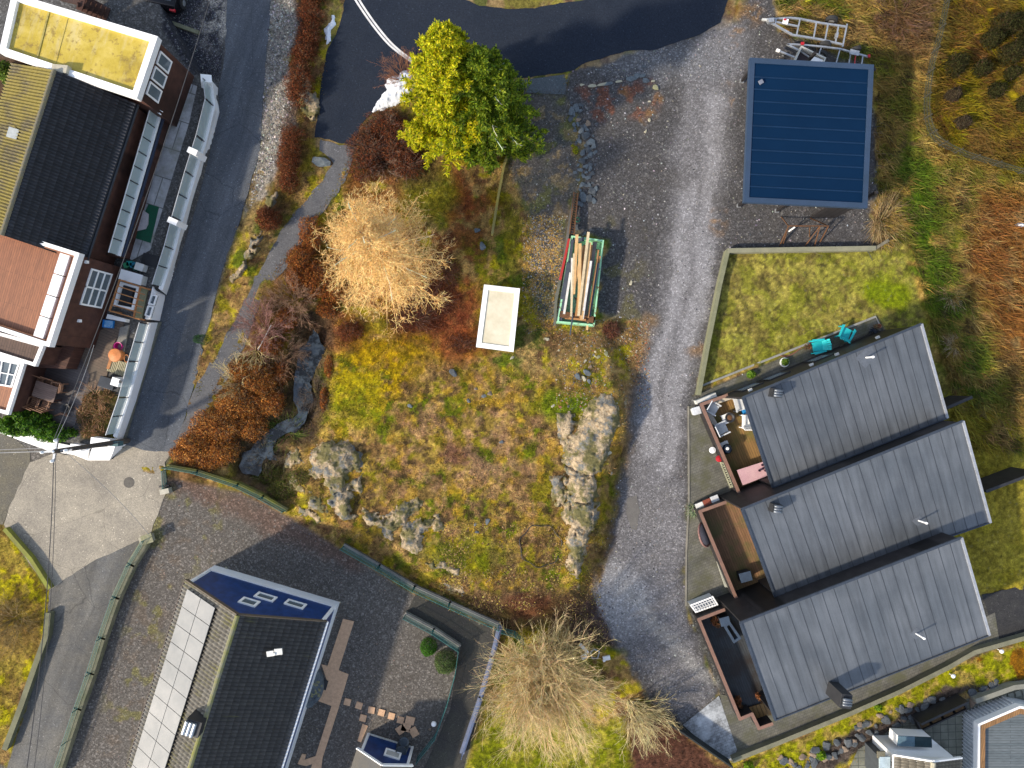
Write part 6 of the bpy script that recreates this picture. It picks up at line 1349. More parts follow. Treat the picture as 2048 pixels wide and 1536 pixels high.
#PART4
# ------------------------------------------------------------------ fences
MESHM = glassm("green_wire_mesh", (.04, .16, .15), .6, .42); GRNP = mat("green_post", (.03, .13, .12), (.04, .16, .15), 3, .5)
def meshfence(pts, h, label, wallh=.0, wallm=None, z0=0.0, post=2.2, top=True, pm=GRNP, mm=MESHM):
    q = [P(a, b, z0) for a, b in pts]; t_ = thing("mesh_fence", q[0], label, "fence"); pl = MB(); ps = []
    for i in range(len(q)-1):
        a, b = q[i], q[i+1]; d = (b-a).normalized(); nn = Vector((-d.y, d.x, 0))*.006; L = (b-a).length; k = max(1, round(L/post))
        pl.prism([((a+nn).x, (a+nn).y), ((b+nn).x, (b+nn).y), ((b-nn).x, (b-nn).y), ((a-nn).x, (a-nn).y)], z0+wallh+.03, z0+h)
        for j in range(k+(i == len(q)-2)): ps.append(a.lerp(b, j/k))
    pl.build("mesh_panel", mm, t_)
    if top:
        r = MB()
        for i in range(len(q)-1):
            for hh in (h, wallh+.05, (h+wallh)/2): r.beam(q[i]+Vector((0, 0, hh)), q[i+1]+Vector((0, 0, hh)), .02, .02)
        r.build("wire_rail", pm, t_)
    for p in ps: MB().tube(p, p+Vector((0, 0, h+.05)), .024, .024, 8).build("post", pm, t_)
    if wallh:
        w_ = MB()
        for i in range(len(q)-1):
            a, b = q[i], q[i+1]; d = (b-a).normalized(); nn = Vector((-d.y, d.x, 0))*(.22 if "lower lane" in label else .13); o_ = Vector((d.x, d.y, 0))*.05
            w_.prism([((a+nn-o_).x, (a+nn-o_).y), ((b+nn+o_).x, (b+nn+o_).y), ((b-nn+o_).x, (b-nn+o_).y), ((a-nn-o_).x, (a-nn-o_).y)], -.1, z0+wallh)
        w_.build("base_wall", wallm or CONC, t_)
    return t_
MOSSW = mat("mossy_wall", (.2, .2, .03), (.13, .13, .06), 1.2, .9, dirt=.4)
meshfence([(342, 932), (400, 942), (480, 968), (530, 992), (576, 1018)], 1.0, "green wire mesh fence on a mossy wall above the gravel by the pond", .35, MOSSW)
meshfence([(690, 1090), (760, 1130), (830, 1172), (900, 1204), (998, 1248)], 1.1, "green wire mesh fence along the knoll foot beside the ramp", .25, CONC)
meshfence([(1000, 1250), (985, 1310), (962, 1390), (925, 1500)], .9, "steel-blue edged fence down the east side of the sloping ramp", .3, mat("steel_blue_wall", (.16, .19, .3), (.12, .14, .2), 3, .5), pm=mat("blue_steel", (.15, .2, .35), None, 3, .4, .3), mm=glassm("blue_mesh", (.15, .2, .3), .5, .4))
meshfence([(812, 1226), (868, 1256), (919, 1290)], 1.0, "green wire mesh fence on a stone base between the ramp and the round bushes", .3, CONC)
meshfence([(919, 1290), (912, 1340), (896, 1400), (872, 1466), (836, 1512)], .8, "green wire mesh fence bending down towards the blue shed", .0)
meshfence([(1004, 1254), (1030, 1262), (1046, 1276)], 1.0, "short green mesh fence end behind the willow", .0)
fb = meshfence([(300, 1076), (270, 1125), (240, 1190), (212, 1270), (190, 1340), (165, 1410), (122, 1540)], .9, "thin teal mesh fence on a broad low stone wall beside the lower lane", .45, mat("lane_wall", (.26, .24, .16), (.15, .16, .09), 1.5, .9, dirt=.4), mm=glassm("faint_mesh", (.05, .15, .15), .6, .22))
lowwall("concrete_wall", [(8, 1058), (60, 1118), (98, 1178)], .35, .2, mat("green_moss_wall", (.22, .24, .03), (.16, .15, .05), 1, .9), "bright mossy low wall along the bank at the junction")
lowwall("concrete_wall", [(96, 1226), (92, 1270), (70, 1330), (42, 1410), (8, 1500)], .4, .26, mat("old_lane_wall", (.17, .17, .1), (.12, .12, .07), 1.5, .9), "old concrete wall on the west side of the lower lane")
meshfence([(332, 940), (334, 975)], .5, "short green gate rail at the yard entrance corner", .0, top=True)
MB_ = thing("gate_post", P(334, 984, 0), "short pale concrete gate post block at the yard entrance", "post")
MB().box(P(332, 982, .2), (.5, .28, .4), .2).build("block", mat("pale_block", (.5, .47, .38), None, 3), MB_); MB().box(P(329, 972, .22), (.55, .1, .1), .1).build("latch_bar", BLACK, MB_)
bp = thing("wall_pillar", P(296, 1078, 0), "square tan stone pillar at the head of the teal mesh fence", "pillar"); MB().box(P(294, 1078, .3), (.55, .42, .6), .3).build("pillar", STM["pale"], bp); MB().box(P(294, 1078, .62), (.62, .5, .06), .3).build("cap", STM["mossy"], bp)
# slope fence in the north-east: wooden wire fence
sf = thing("pasture_fence", GP(1885, 0), "grey-green wire fence curving round the brown slope", "fence")
pts = smooth_pts([(1892, -30), (1885, 0), (1868, 80), (1850, 150), (1843, 228), (1860, 280), (1905, 308), (1965, 328), (2048, 352), (2090, 362)], 5)
q = [GP(a, b) for a, b in pts]; r = MB()
for hh in (.25, .5, .75): 
    for i in range(len(q)-1): r.beam(q[i]+Vector((0, 0, hh)), q[i+1]+Vector((0, 0, hh)), .02, .02)
r.build("wires", mat("old_wire", (.05, .055, .04), None, 3), sf)
nt_ = MB()
for i in range(len(q)-1):
    d = (q[i+1]-q[i]).normalized(); nn = Vector((-d.y, d.x, 0))*.01; a, b = q[i], q[i+1]
    nt_.add([a+nn, b+nn, b+nn+Vector((0, 0, .85)), a+nn+Vector((0, 0, .85))], [(0, 1, 2, 3)])
nt_.build("netting", glassm("dull_netting", (.06, .07, .04), .8, .2), sf)
for i in range(0, len(q), 3): MB().tube(q[i]-Vector((0, 0, .1)), q[i]+Vector((0, 0, .9)), .035).build("post", mat("dark_fence_post", (.06, .055, .04)), sf)
# old edge strip beside the mossy bank
lowwall("stone_edging", [(1018, 300), (1008, 330), (995, 400), (984, 470)], .3, .12, mat("ochre_edging", (.3, .24, .05), (.2, .18, .07), 2, .9), "yellowish mossy edging running south from the spruces", "edging")
# ------------------------------------------------------------------ white flat-roofed shed in the heath
ws_ = thing("storage_box", GP(995, 636), "white low storage hut with a pale stained flat top in the meadow", "hut")
q = [P(a, b, 1.35) for a, b in [(968, 569), (1040, 577), (1027, 704), (952, 694)]]; xy = [(p.x, p.y) for p in q]
MB().prism(inset(xy, .05), -.1, 1.2).build("wall", WHITE, ws_); ring(MB(), xy, .26, 1.18, 1.35).build("roof_rim", WHITE, ws_)
def stained():
    m, t, b = _nodes("stained_roof"); x = coord(t, 'pos')
    k = ramp(t, noise(t, x, 1.3, 8, .7), [(.3, (.5, .45, .32)), (.6, (.62, .57, .44)), (.8, (.66, .63, .55))])
    k = mixc(t, ramp(t, noise(t, x, 7, 8, .85), [(.64, 0), (.7, .9)]), k, (.08, .07, .06)); t.links.new(k, b.inputs['Base Color']); b.inputs['Roughness'].default_value = .7; return m
MB().prism(inset(xy, .258), 1.15, 1.3).build("roof", stained(), ws_)
# ------------------------------------------------------------------ timber container
ct = thing("open_container", P(1160, 565, 0), "mint green open steel container with rusty ends, beside the stone row", "container")
z = .95; q = [P(a, b, z) for a, b in [(1143, 471), (1208, 480), (1189, 652), (1114, 645)]]; xy = [(p.x, p.y) for p in q]
def mint(c, n_):
    m, t, b = _nodes(n_); x = coord(t, 'pos'); k = mixc(t, ramp(t, noise(t, x, 2.4, 7, .75), [(.56, 0), (.62, 1)]), c, (.16, .06, .03)); t.links.new(k, b.inputs['Base Color']); b.inputs['Roughness'].default_value = .55; return m
MINT = mint((.3, .6, .36), "mint_paint"); ring(MB(), xy, .09, 0.02, z).build("side_wall", MINT, ct); MB().prism(inset(xy, .09), .02, .45).build("bed", MINT, ct)
MB().beam(P(1119, 628, .9), P(1190, 640, .9), .35, .1).build("rusty_end", RUST, ct)
MB().beam(P(1138, 478, .9), P(1120, 560, .75), .12, .25).build("red_flap", mat("red_paint", (.45, .03, .02), (.3, .03, .03), 4, .5), ct)
TC = [("new_timber", PINE), ("pale_timber", mat("pale_timber", (.62, .5, .32), (.5, .4, .25), 4, .6)), ("orange_board", mat("orange_board", (.4, .2, .07), (.3, .15, .06), 4, .6)), ("dark_board", mat("dark_board", (.04, .05, .07), (.06, .07, .09), 4, .6)), ("white_batten", mat("white_batten", (.7, .68, .64), None, 4, .5)), ("grey_board", mat("grey_board", (.16, .14, .12), (.1, .09, .08), 4, .7))]
beams = [(1154, 469, 1147, 588, 0, .16, 1.35, "longest pine plank on the west side of the timber pile"), (1177, 464, 1157, 632, 1, .14, 1.5, "pale plank reaching furthest north over the container end"), (1180, 485, 1163, 640, 0, .15, 1.4, "straight pine plank down the middle of the timber pile"), (1160, 487, 1158, 630, 0, .16, 1.45, "pine plank with a squared head in the middle of the timber pile"), (1165, 492, 1146, 590, 0, .12, 1.3, "thin slanting pine plank under the pile"), (1148, 507, 1142, 633, 1, .1, 1.3, "pale plank resting just inside the western rim"), (1144, 516, 1143, 630, 4, .1, 1.25, "off-white batten west of the pale plank"), (1141, 545, 1128, 628, 4, .12, 1.1, "short white batten lying at the western side"), (1169, 490, 1152, 632, 2, .12, 1.25, "reddish board below the pine planks"), (1184, 490, 1170, 600, 2, .1, 1.2, "orange board partly covered by dark boards"), (1190, 484, 1170, 630, 5, .22, 1.15, "wide grey board east of the pine planks"), (1197, 500, 1176, 636, 2, .08, 1.2, "narrow brown board near the eastern rim"), (1196, 526, 1178, 632, 3, .18, 1.1, "dark blue board near the eastern rim"), (1199, 512, 1196, 526, 2, .14, 1.15, "short reddish board stub near the eastern rim"), (1139, 525, 1118, 643, 3, .3, 1.0, "wide dark tarpaulined board along the western rim"), (1145, 480, 1122, 640, 3, .16, .95, "dark board at the bottom west of the pile"), (1168, 478, 1146, 482, 3, .2, 1.0, "dark cross piece at the northern end"), (1146, 625, 1140, 670, 3, .07, 1.0, "dark pipe sticking out past the south end"), (1177, 628, 1174, 660, 0, .1, .9, "short pine stub sticking out past the south end"), (1182, 522, 1165, 638, 4, .12, 1.38, "white painted board next to the straight pine plank"), (1174, 520, 1160, 636, 2, .1, 1.32, "orange-brown batten beside the straight pine plank"), (1172, 640, 1130, 636, 2, .1, 1.02, "cross batten lying over the southern end")]
for k, (x0, y0, x1, y1, mi, w_, z, lab) in enumerate(beams):
    a, b = P(x0, y0, z+.0), P(x1, y1, z-.15); tag(MB().beam(a, b, w_, .06+.002*k).build("timber_plank", TC[mi][1]), lab, "plank", "planks piled on the green container")
ld_ = thing("steel_ladder_ramp", P(1147, 425, 0), "rusty narrow steel ladder frame leading south to the timber container", "ladder")
a0, a1, b0, b1 = P(1148, 384, .35), P(1156, 386, .35), P(1139, 468, .5), P(1148, 470, .5)
MB().beam(a0, b0, .06, .12).beam(a1, b1, .06, .12).build("rail", RUST, ld_); r = MB()
for i in range(17): t = (i+.5)/17; r.beam(a0.lerp(b0, t), a1.lerp(b1, t), .035, .035)
r.build("rungs", RUST, ld_)
lowwall("stone_edging", [(1150, 386), (1140, 440), (1128, 520), (1112, 600), (1108, 672)], .22, .14, mat("slab_edge", (.14, .13, .12), (.1, .1, .09), 3, .9), "dark slate edge of the old slab west of the timber container", "edging")
gh = MB(); c_ = GP(1155, 440, .05)
for i in range(20): a = 6.28*i/20; b = 6.28*(i+1)/20; gh.tube(c_+Vector((math.cos(a)*.12, math.sin(a)*.12, .02*i/20)), c_+Vector((math.cos(b)*.12, math.sin(b)*.12, .02*(i+1)/20)), .025)
tag(gh.build("hose_coil", mat("green_hose", (.02, .2, .12), None, 3, .4)), "small green hose coil between the ladder frame and the stones", "hose")
hp = MB(); c_ = GP(1081, 1092, .03)
for k in range(46):
    a = 6.28*k/50; b = 6.28*(k+1)/50; ra = 1.12+.06*math.sin(k*.9); rb = 1.12+.06*math.sin((k+1)*.9)
    f = lambda an, rr: Vector((c_.x+math.cos(an)*rr, c_.y+math.sin(an)*rr, float(gz(np.array(c_.x+math.cos(an)*rr), np.array(c_.y+math.sin(an)*rr)))+.05))
    hp.tube(f(a, ra), f(b, rb), .022)
tag(hp.build("pipe_loop", BLACK), "thin black plastic pipe lying in a wide ring on the southern knoll", "pipe")
# ------------------------------------------------------------------ trailers
RED = mat("red_lamp", (.5, .02, .03), None, 3, .3)
def wheel(parent, c, axis, r=.32, w_=.2):
    axis = Vector(axis).normalized(); mb = MB(); mb.tube(c-axis*w_/2, c+axis*w_/2, r, r, 20); mb.tube(c-axis*w_*.55, c-axis*w_*.5, r*.8, r*.95, 20); mb.tube(c+axis*w_*.5, c+axis*w_*.55, r*.95, r*.8, 20)
    o = mb.build("wheel", RUBBER, parent, .02); MB().tube(c-axis*w_*.58, c+axis*w_*.58, r*.5, r*.5, 14).build("rim", GALV, o); return o
def TP(px, py, z=.55): return P(px, py, z)
t1 = thing("boat_trailer", P(1610, 62, 0), "long empty galvanised boat trailer with pointed frame, the northern one", "trailer")
zt = .6; fr = MB()
top = [(1533, 39), (1580, 36), (1600, 38), (1640, 46), (1694, 54)]; bot = [(1533, 42), (1550, 50), (1585, 70), (1640, 79), (1684, 89)]
for L in (top, bot):
    for a, b in zip(L[:-1], L[1:]): fr.beam(TP(*a), TP(*b), .09, .1)
fr.build("frame", GALV, t1); cr = MB()
for a, b in (((1552, 37), (1550, 50)), ((1600, 37), (1593, 70)), ((1633, 43), (1627, 76)), ((1656, 48), (1650, 80)), ((1677, 50), (1671, 84)), ((1694, 48), (1685, 94))): cr.beam(TP(*a, .57), TP(*b, .57), .07, .07)
cr.beam(TP(1552, 44, .56), TP(1597, 53, .56), .08, .08); cr.build("crossbar", GALV, t1)
MB().beam(TP(1524, 39, .5), TP(1535, 40, .5), .1, .1).build("coupling", mat("pale_coupling", (.6, .6, .58), None, 3), t1); MB().box(TP(1541, 42, .72), (.3, .22, .25), .1).build("winch", GALV, t1)
MB().beam(TP(1566, 41, .66), TP(1576, 44, .66), .28, .05).build("mudguard_board", WHITE, t1); MB().box(TP(1570, 39, .7), (.14, .09, .05)).build("tail_lamp", RED, t1)
for a, b in ((1663, 40), (1650, 90)): 
    w_ = wheel(t1, P(a, b, .33), P(1656, 48)-P(1650, 80)); 
MB().beam(TP(1674, 66, .7), TP(1672, 76, .7), .12, .2).build("roller_bracket", GALV, t1)
t2 = thing("boat_trailer", P(1660, 105, 0), "second galvanised boat trailer, mostly hidden by the carport roof", "trailer"); fr = MB()
for a, b in (((1574, 89), (1590, 89)), ((1590, 89), (1640, 93)), ((1640, 93), (1680, 98)), ((1680, 98), (1712, 107)), ((1712, 107), (1737, 114)), ((1574, 89), (1600, 102)), ((1600, 102), (1640, 130)), ((1640, 130), (1730, 150))): fr.beam(TP(*a, .5), TP(*b, .5), .08, .09)
fr.build("frame", GALV, t2); cr = MB()
for a, b in (((1643, 93), (1634, 120)), ((1680, 98), (1668, 140)), ((1702, 104), (1694, 145)), ((1726, 110), (1720, 148))): cr.beam(TP(*a, .47), TP(*b, .47), .06, .06)
cr.build("crossbar", GALV, t2); MB().tube(TP(1712, 106, .6), TP(1709, 128, .6), .03).build("red_strap", RED, t2); MB().box(TP(1605, 87, .6), (.16, .14, .08)).build("front_lamp", RED, t2); MB().box(TP(1738, 112, .6), (.12, .16, .06)).build("tail_lamp", RED, t2)
wheel(t2, P(1710, 100, .33), (.25, -1, 0)); g_ = MB().beam(TP(1700, 103, .75), TP(1718, 107, .75), .26, .04).build("mudguard", GALV, t2)
t3 = thing("utility_trailer", P(1610, 120, 0), "small box trailer with white frame and dark floor beside the carport roof", "trailer")
q = [P(a, b, .75) for a, b in [(1602, 92), (1652, 116), (1638, 146), (1587, 124)]]; xy = [(p.x, p.y) for p in q]
ring(MB(), xy, .08, .45, .8).build("side_boards", mat("alu_boards", (.6, .58, .52), None, 3, .4, .2), t3); MB().prism(inset(xy, .08), .45, .5).build("floor", mat("ply_floor", (.05, .035, .04), None, 3), t3)
MB().prism([(p.x, p.y) for p in [P(a, b, .7) for a, b in [(1622, 111), (1646, 120), (1640, 134), (1618, 125)]]], .5, .72).build("white_lid", WHITE, t3)
MB().beam(P(1556, 101, .5), P(1594, 117, .5), .08, .08).build("drawbar", GALV, t3); MB().box(P(1556, 101, .52), (.2, .12, .12), -.4).build("coupling", WHITE, t3); wheel(t3, P(1566, 110, .15), (.4, 1, 0), .13, .08); wheel(t3, P(1644, 108, .3), (.5, .9, 0), .28, .16)
# rusty trestle
tr = thing("trestle_frame", P(1605, 465, 0), "rusty steel trestle frame standing south of the carport", "frame"); zz = .95
mb = MB().beam(P(1577, 452, zz), P(1657, 452, zz), .06, .06); mb.build("top_bar", RUST, tr)
for a, b, c_, d in ((1577, 452, 1563, 434), (1577, 452, 1559, 492), (1577, 452, 1566, 488), (1640, 452, 1610, 492), (1657, 452, 1640, 484), (1657, 452, 1620, 436), (1620, 452, 1619, 474), (1640, 452, 1628, 496)):
    MB().beam(P(a, b, zz), P(c_, d, .02), .05, .05).build("leg", RUST, tr)
MB().beam(P(1577, 463, .6), P(1590, 454, .9), .07, .05).build("pale_strut", WHITE2, tr)
# ------------------------------------------------------------------ deck furniture (north house)
CHW = mat("pale_plastic", (.62, .64, .66), (.52, .54, .56), 4, .4); TURQ = mat("turquoise_plastic", (.02, .52, .56), (.02, .44, .48), 3, .4)
def armchair(px, py, rot, m, label, s=1.0, z=.14, group=None, name="armchair"):
    t_ = thing(name, (0, 0, 0), label, "chair", group); w_, d = .62*s, .6*s
    MB().prism([(-w_*.36, -d*.42), (w_*.36, -d*.42), (w_*.42, d*.42), (-w_*.42, d*.42)], .36, .42).build("seat", m, t_)
    MB().box((0, d*.44, .66), (w_*.84, .05, .55), 0, ('X', -.25)).build("backrest", m, t_)
    for sx_ in (-1, 1):
        MB().box((sx_*w_*.45, 0, .62), (.07, d*.9, .04)).build("armrest", m, t_)
        for sy in (-1, 1): MB().beam((sx_*w_*.43, sy*d*.4, 0), (sx_*w_*.43, sy*d*.4, .6), .05, .05).build("leg", m, t_)
    t_.location = P(px, py, z); t_.rotation_euler = (0, 0, math.radians(rot)); return t_
def slatchair(px, py, rot, label):
    """broad shell armchair seen from above: fanned back, wide arms"""
    t_ = thing("garden_chair", (0, 0, 0), label, "chair")
    MB().prism([(-.24, -.34), (.24, -.34), (.28, .2), (-.28, .2)], .3, .36).build("seat", TURQ, t_)
    bk = MB()
    for i in range(5):
        x = (i-2)*.115; bk.beam((x*.85, .2, .34), (x*1.15, .46, .88-abs(i-2)*.05), .1, .025)
    bk.beam((-.27, .34, .62), (.27, .34, .62), .03, .06); bk.build("backrest", TURQ, t_)
    for sx_ in (-1, 1):
        MB().prism([(sx_*.28, -.42), (sx_*.42, -.36), (sx_*.36, .3), (sx_*.27, .28)], .52, .555).build("armrest", TURQ, t_)
        MB().beam((sx_*.34, -.33, 0), (sx_*.33, -.3, .53), .07, .05).build("leg", TURQ, t_); MB().beam((sx_*.3, .3, 0), (sx_*.3, .24, .53), .07, .05).build("leg", TURQ, t_)
    t_.location = P(px, py, .035); t_.rotation_euler = (0, 0, math.radians(rot)); return t_
slatchair(1632, 693, -80, "turquoise garden chair nearest the terracotta pot, facing along the patio")
slatchair(1684, 669, 155, "turquoise garden chair further east, turned towards the house wall")
armchair(1478, 806, 15, CHW, "pale grey armchair at the northern rail of the mossy deck, west one", 1.5)
armchair(1477+23, 808, -25, CHW, "pale grey armchair at the northern rail, next to the house roof", 1.4)
armchair(1421, 816, 60, CHW, "pale grey armchair in the north-west corner of the mossy deck", 1.1)
armchair(1492, 842, 180, WHITE, "white armchair against the house edge of the mossy deck", 1.4)
armchair(1438, 856, 115, CHW, "pale armchair at the south end of the white bench", 1.2)
bn = thing("corner_bench", P(1420, 830, 0), "cream cushioned corner bench lining the inside of the deck parapet", "bench")
CREAM = mat("cream_cushion", (.6, .54, .45), (.5, .45, .37), 6, .8)
MB().beam(P(1409, 812, .45), P(1440, 866, .45), .26, .12).build("seat_cushion", CREAM, bn); MB().beam(P(1414, 810, .46), P(1462, 793, .46), .26, .12).build("seat_cushion", CREAM, bn); MB().beam(P(1410, 813, .2), P(1440, 866, .2), .2, .4).build("bench_base", GREYW, bn); MB().beam(P(1414, 811, .2), P(1462, 794, .2), .2, .4).build("bench_base", GREYW, bn)
def sidetable(px, py, label, rot=22):
    t_ = thing("side_table", P(px, py, .14), label, "table"); c_ = P(px, py, .52)
    MB().box(c_, (.52, .52, .05), math.radians(rot)).build("table_top", WHITE, t_)
    for a in range(4): an = math.radians(rot+45+90*a); p = c_+Vector((math.cos(an)*.3, math.sin(an)*.3, 0)); MB().beam(Vector((p.x, p.y, .14)), Vector((p.x, p.y, .5)), .05, .05).build("leg", WHITE, t_)
    return t_
sidetable(1454, 837, "low white table carrying a rusty fire bowl on the mossy deck")
sidetable(1449, 893, "low white table carrying the dark kettle grill")
f_ = thing("fire_bowl", P(1459, 835, .56), "dark fire bowl with rusty ashes on the low white table", "fire bowl"); MB().lathe(P(1458, 835, .56), [(.1, 0), (.24, .12), (.28, .2), (.22, .2), (.05, .1)], 18).build("bowl", BLACK, f_); MB().lathe(P(1458, 835, .6), [(.19, .09), (.12, .13), (.01, .14)], 10).build("ashes", RUST, f_)
k_ = thing("kettle_grill", P(1453, 897, .56), "dark blue round kettle grill with pale knob on the low white table", "grill"); MB().lathe(P(1452, 897, .55), [(.1, 0), (.26, .14), (.28, .24), (.2, .36), (.04, .41)], 18).build("kettle", mat("navy_enamel", (.02, .03, .05), None, 3, .25), k_, smooth=True); MB().lathe(P(1455, 897, .95), [(.09, 0), (.08, .05), (.01, .07)], 12).build("lid_knob", WHITE, k_)
pt = thing("table", P(1507, 946, .14), "rectangular table under a pink tablecloth with small dark bottles", "table"); q = [P(a, b, .85) for a, b in [(1475, 941), (1528, 924), (1536, 950), (1486, 969)]]; xy = [(p.x, p.y) for p in q]
MB().prism(xy, .8, .85).build("table_top", GREYW, pt)
for p in inset(xy, .1): MB().beam((p[0], p[1], .14), (p[0], p[1], .8), .06, .06).build("leg", GREYW, pt)
clo = MB(); clo.prism(inset(xy, -.03), .852, .87); o = clo.build("tablecloth", mat("pink_cloth", (.62, .4, .42), (.55, .33, .37), 2.5, .8)); tag(o, "dusty pink tablecloth spread over the table on the mossy deck", "tablecloth")
for a, b in ((1524, 930), (1518, 941), (1525, 937), (1530, 941)):
    tag(MB().lathe(P(a, b, .872), [(.06, 0), (.06, .12), (.025, .17), (.025, .22)], 10).build("bottle", mat("plum_glass", (.03, .01, .03), None, 2, .2)), "small dark bottle standing on the pink tablecloth", "bottle", "bottles on the pink tablecloth")
tag(MB().box(P(1489, 820, .3), (.35, .45, .3), .3).build("crate", mat("blue_plastic", (.02, .25, .6), None, 3, .4), None, .03), "blue plastic crate between the white armchairs at the roof edge", "crate")
tag(MB().box(P(1392, 822, .3), (.42, .36, .55), .3).box(P(1393, 821, .62), (.46, .4, .06), .3).build("storage_bin", CHW, None, .02), "pale grey bin outside the north-west corner of the mossy deck", "bin")
bx_ = thing("planter_box", P(1412, 795, 0), "long white planter box along the north-west corner of the deck", "planter"); MB().beam(P(1391, 805, .25), P(1430, 789, .25), .22, .5).build("box", WHITE2, bx_)
for (a, b, m, lab) in ((1424, 900, WHITE, "white round ornament hanging outside the deck parapet"), (1437, 917, RED, "red and white ornament hanging outside the deck parapet")):
    tag(MB().lathe(P(a, b, .35), [(.05, 0), (.18, .05), (.18, .12), (.05, .16)], 14).build("garden_ornament", m), lab, "ornament")
tl = thing("trellis", P(1450, 950, 0), "pale lattice trellis leaning on the outside of the northern deck parapet", "trellis"); m_ = MB(); a, b = P(1440, 925, .25), P(1460, 975, .25)
m_.beam(a, b, .03, .03); a2, b2 = P(1447, 925, .7), P(1466, 974, .7); m_.beam(a2, b2, .03, .03)
for i in range(11): m_.beam(a.lerp(b, i/10), a2.lerp(b2, min(1, i/10+.08)), .025, .025); m_.beam(a.lerp(b, i/10), a2.lerp(b2, max(0, i/10-.08)), .025, .025)
m_.build("lattice", mat("old_lattice", (.4, .4, .28), None, 3), tl)
# middle deck
def rbox(name, px, py, z, sx, sy, sz, rot, m, label, cat, lid=None, group=None):
    t_ = thing(name, P(px, py, z-sz/2), label, cat, group); c_ = P(px, py, z); MB().box(c_, (sx, sy, sz), math.radians(rot)).build("body", m, t_, .015)
    MB().box(c_+Vector((0, 0, sz/2+.025)), (sx*1.05, sy*1.05, .05), math.radians(rot)).build("lid", lid or m, t_, .01); return t_
BLUEG = mat("blue_grey_cushion", (.05, .08, .13), (.04, .06, .1), 3, .6)
rbox("garden_table", 1488, 1151, .45, .62, .5, .5, 15, BLACK, "small dark table on the middle deck", "table", BLUEG)
so = thing("outdoor_sofa", P(1508, 1184, .14), "dark blue two-seat outdoor sofa at the shaded end of the middle deck", "sofa"); c_ = P(1508, 1184, .35); ra = math.radians(18)
MB().box(c_, (1.35, .6, .3), ra).build("seat", BLUEG, so, .03); MB().box(c_+Vector((.09, -.3, .25)), (1.35, .14, .6), ra).build("backrest", BLACK, so, .03)
for s_ in (-1, 1): MB().box(c_+Vector((math.cos(ra)*.7*s_, math.sin(ra)*.7*s_, .1)), (.12, .6, .4), ra).build("armrest", BLACK, so, .02)
pp = thing("paddling_pool", P(1408, 1070, 0), "folded round pinkish paddling pool leaning on the middle deck parapet", "pool"); c_ = P(1409, 1069, .55)
mb = MB(); ax = Vector((.75, .25, .62)).normalized(); mb.tube(c_-ax*.05, c_+ax*.0, .62, .62, 28); mb.build("pool_base", mat("pale_pink_vinyl", (.7, .62, .6), None, 3, .5), pp)
rgx = ax.cross(Vector((0, 0, 1))).normalized(); rgy = ax.cross(rgx); mb = MB()
for i in range(28): a = 6.283*i/28; b = 6.283*(i+1)/28; mb.tube(c_+(rgx*math.cos(a)+rgy*math.sin(a))*.64, c_+(rgx*math.cos(b)+rgy*math.sin(b))*.64, .06)
mb.build("pool_rim", mat("brown_pink_rim", (.28, .15, .13), None, 3, .5), pp)
lf_ = MB(); a, b = P(1428, 1102, .2), P(1452, 1176, .2)
for j in range(3):
    for i in range(16): t = i/16; p = a.lerp(b, t)+Vector((j*.1, 0, .02*j)); lf_.box(p, (.09, .13, .14), .3)
tag(lf_.build("pallet_trellis", mat("bleached_wood", (.42, .42, .36), (.3, .3, .25), 5)), "bleached wooden slat edging outside the middle deck parapet", "edging")
for k, (a, b, m, lab) in enumerate(((1397, 1010, WHITE2, "pale flat planter, westernmost in the row north of the middle deck"), (1412, 1003, mat("brick_red", (.3, .08, .05), None, 3), "planter with red plant in the row north of the middle deck"), (1427, 996, CHW, "pale lattice planter, easternmost in the row north of the middle deck"))):
    rbox("planter", a, b, .3, .42, .32, .4, 22, DARKM, lab, "planter", m)
# southern deck
rbox("garden_table", 1447, 1239, .55, .5, .45, .5, 15, BLACK, "dark blue-topped table in the north corner of the southern deck", "table", BLUEG)
ht = thing("lounge_frame", P(1462, 1264, .14), "long dark open lounge frame along the roof edge of the southern deck", "lounger"); q = [P(a, b, .55) for a, b in [(1447, 1252), (1460, 1243), (1483, 1277), (1468, 1287)]]; ring(MB(), [(p.x, p.y) for p in q], .13, .3, .55).build("frame", BLUEG, ht)
for p in inset([(p.x, p.y) for p in q], .06): MB().beam((p[0], p[1], .14), (p[0], p[1], .3), .06, .06).build("leg", BLACK, ht)
dr_ = thing("deck_steps", P(1518, 1418, .14), "golden brown wooden deck steps at the south end of the southern deck", "steps")
for i in range(5): MB().beam(P(1500+i*7.5, 1414-i*2.4, .24-i*.0), P(1510+i*7.5, 1440-i*2.4, .24), .19, .05).build("step_board", PINE if False else mat("golden_board_%d" % i, (.26, .14, .04), (.2, .11, .035), 4, .6), dr_)
def pot(px, py, r, m, label, plant=None, z=.0, group=None, hgt=.3):
    t_ = thing("flower_pot", P(px, py, z), label, "pot", group); MB().lathe(P(px, py, z), [(r*.7, 0), (r, hgt), (r*1.08, hgt), (r*1.08, hgt+.03), (r*.85, hgt+.03), (r*.8, hgt-.03)], 16).build("pot", m, t_)
    n = 70; rng = np.random.default_rng(int(px)); C = np.array(P(px, py, z+hgt+.05))+rng.normal(0, 1, (n, 3))*np.array([r*.6, r*.6, .06]); leaves("plant", C, np.tile([0, 0, 1.], (n, 1)), .1, pal(plant or [(.15, .1, .05)], n, rng), LEAF, t_, rng, .5, .8); return t_
pot(1613, 694, .13, TERRA, "terracotta pot west of the turquoise chairs", z=.03); pot(1752, 653, .12, TERRA, "red pot at the far eastern corner of the patio strip", z=.03); pot(1744, 661, .14, DARKM, "dark wire basket pot beside the red pot", [(.03, .04, .06)], z=.03)
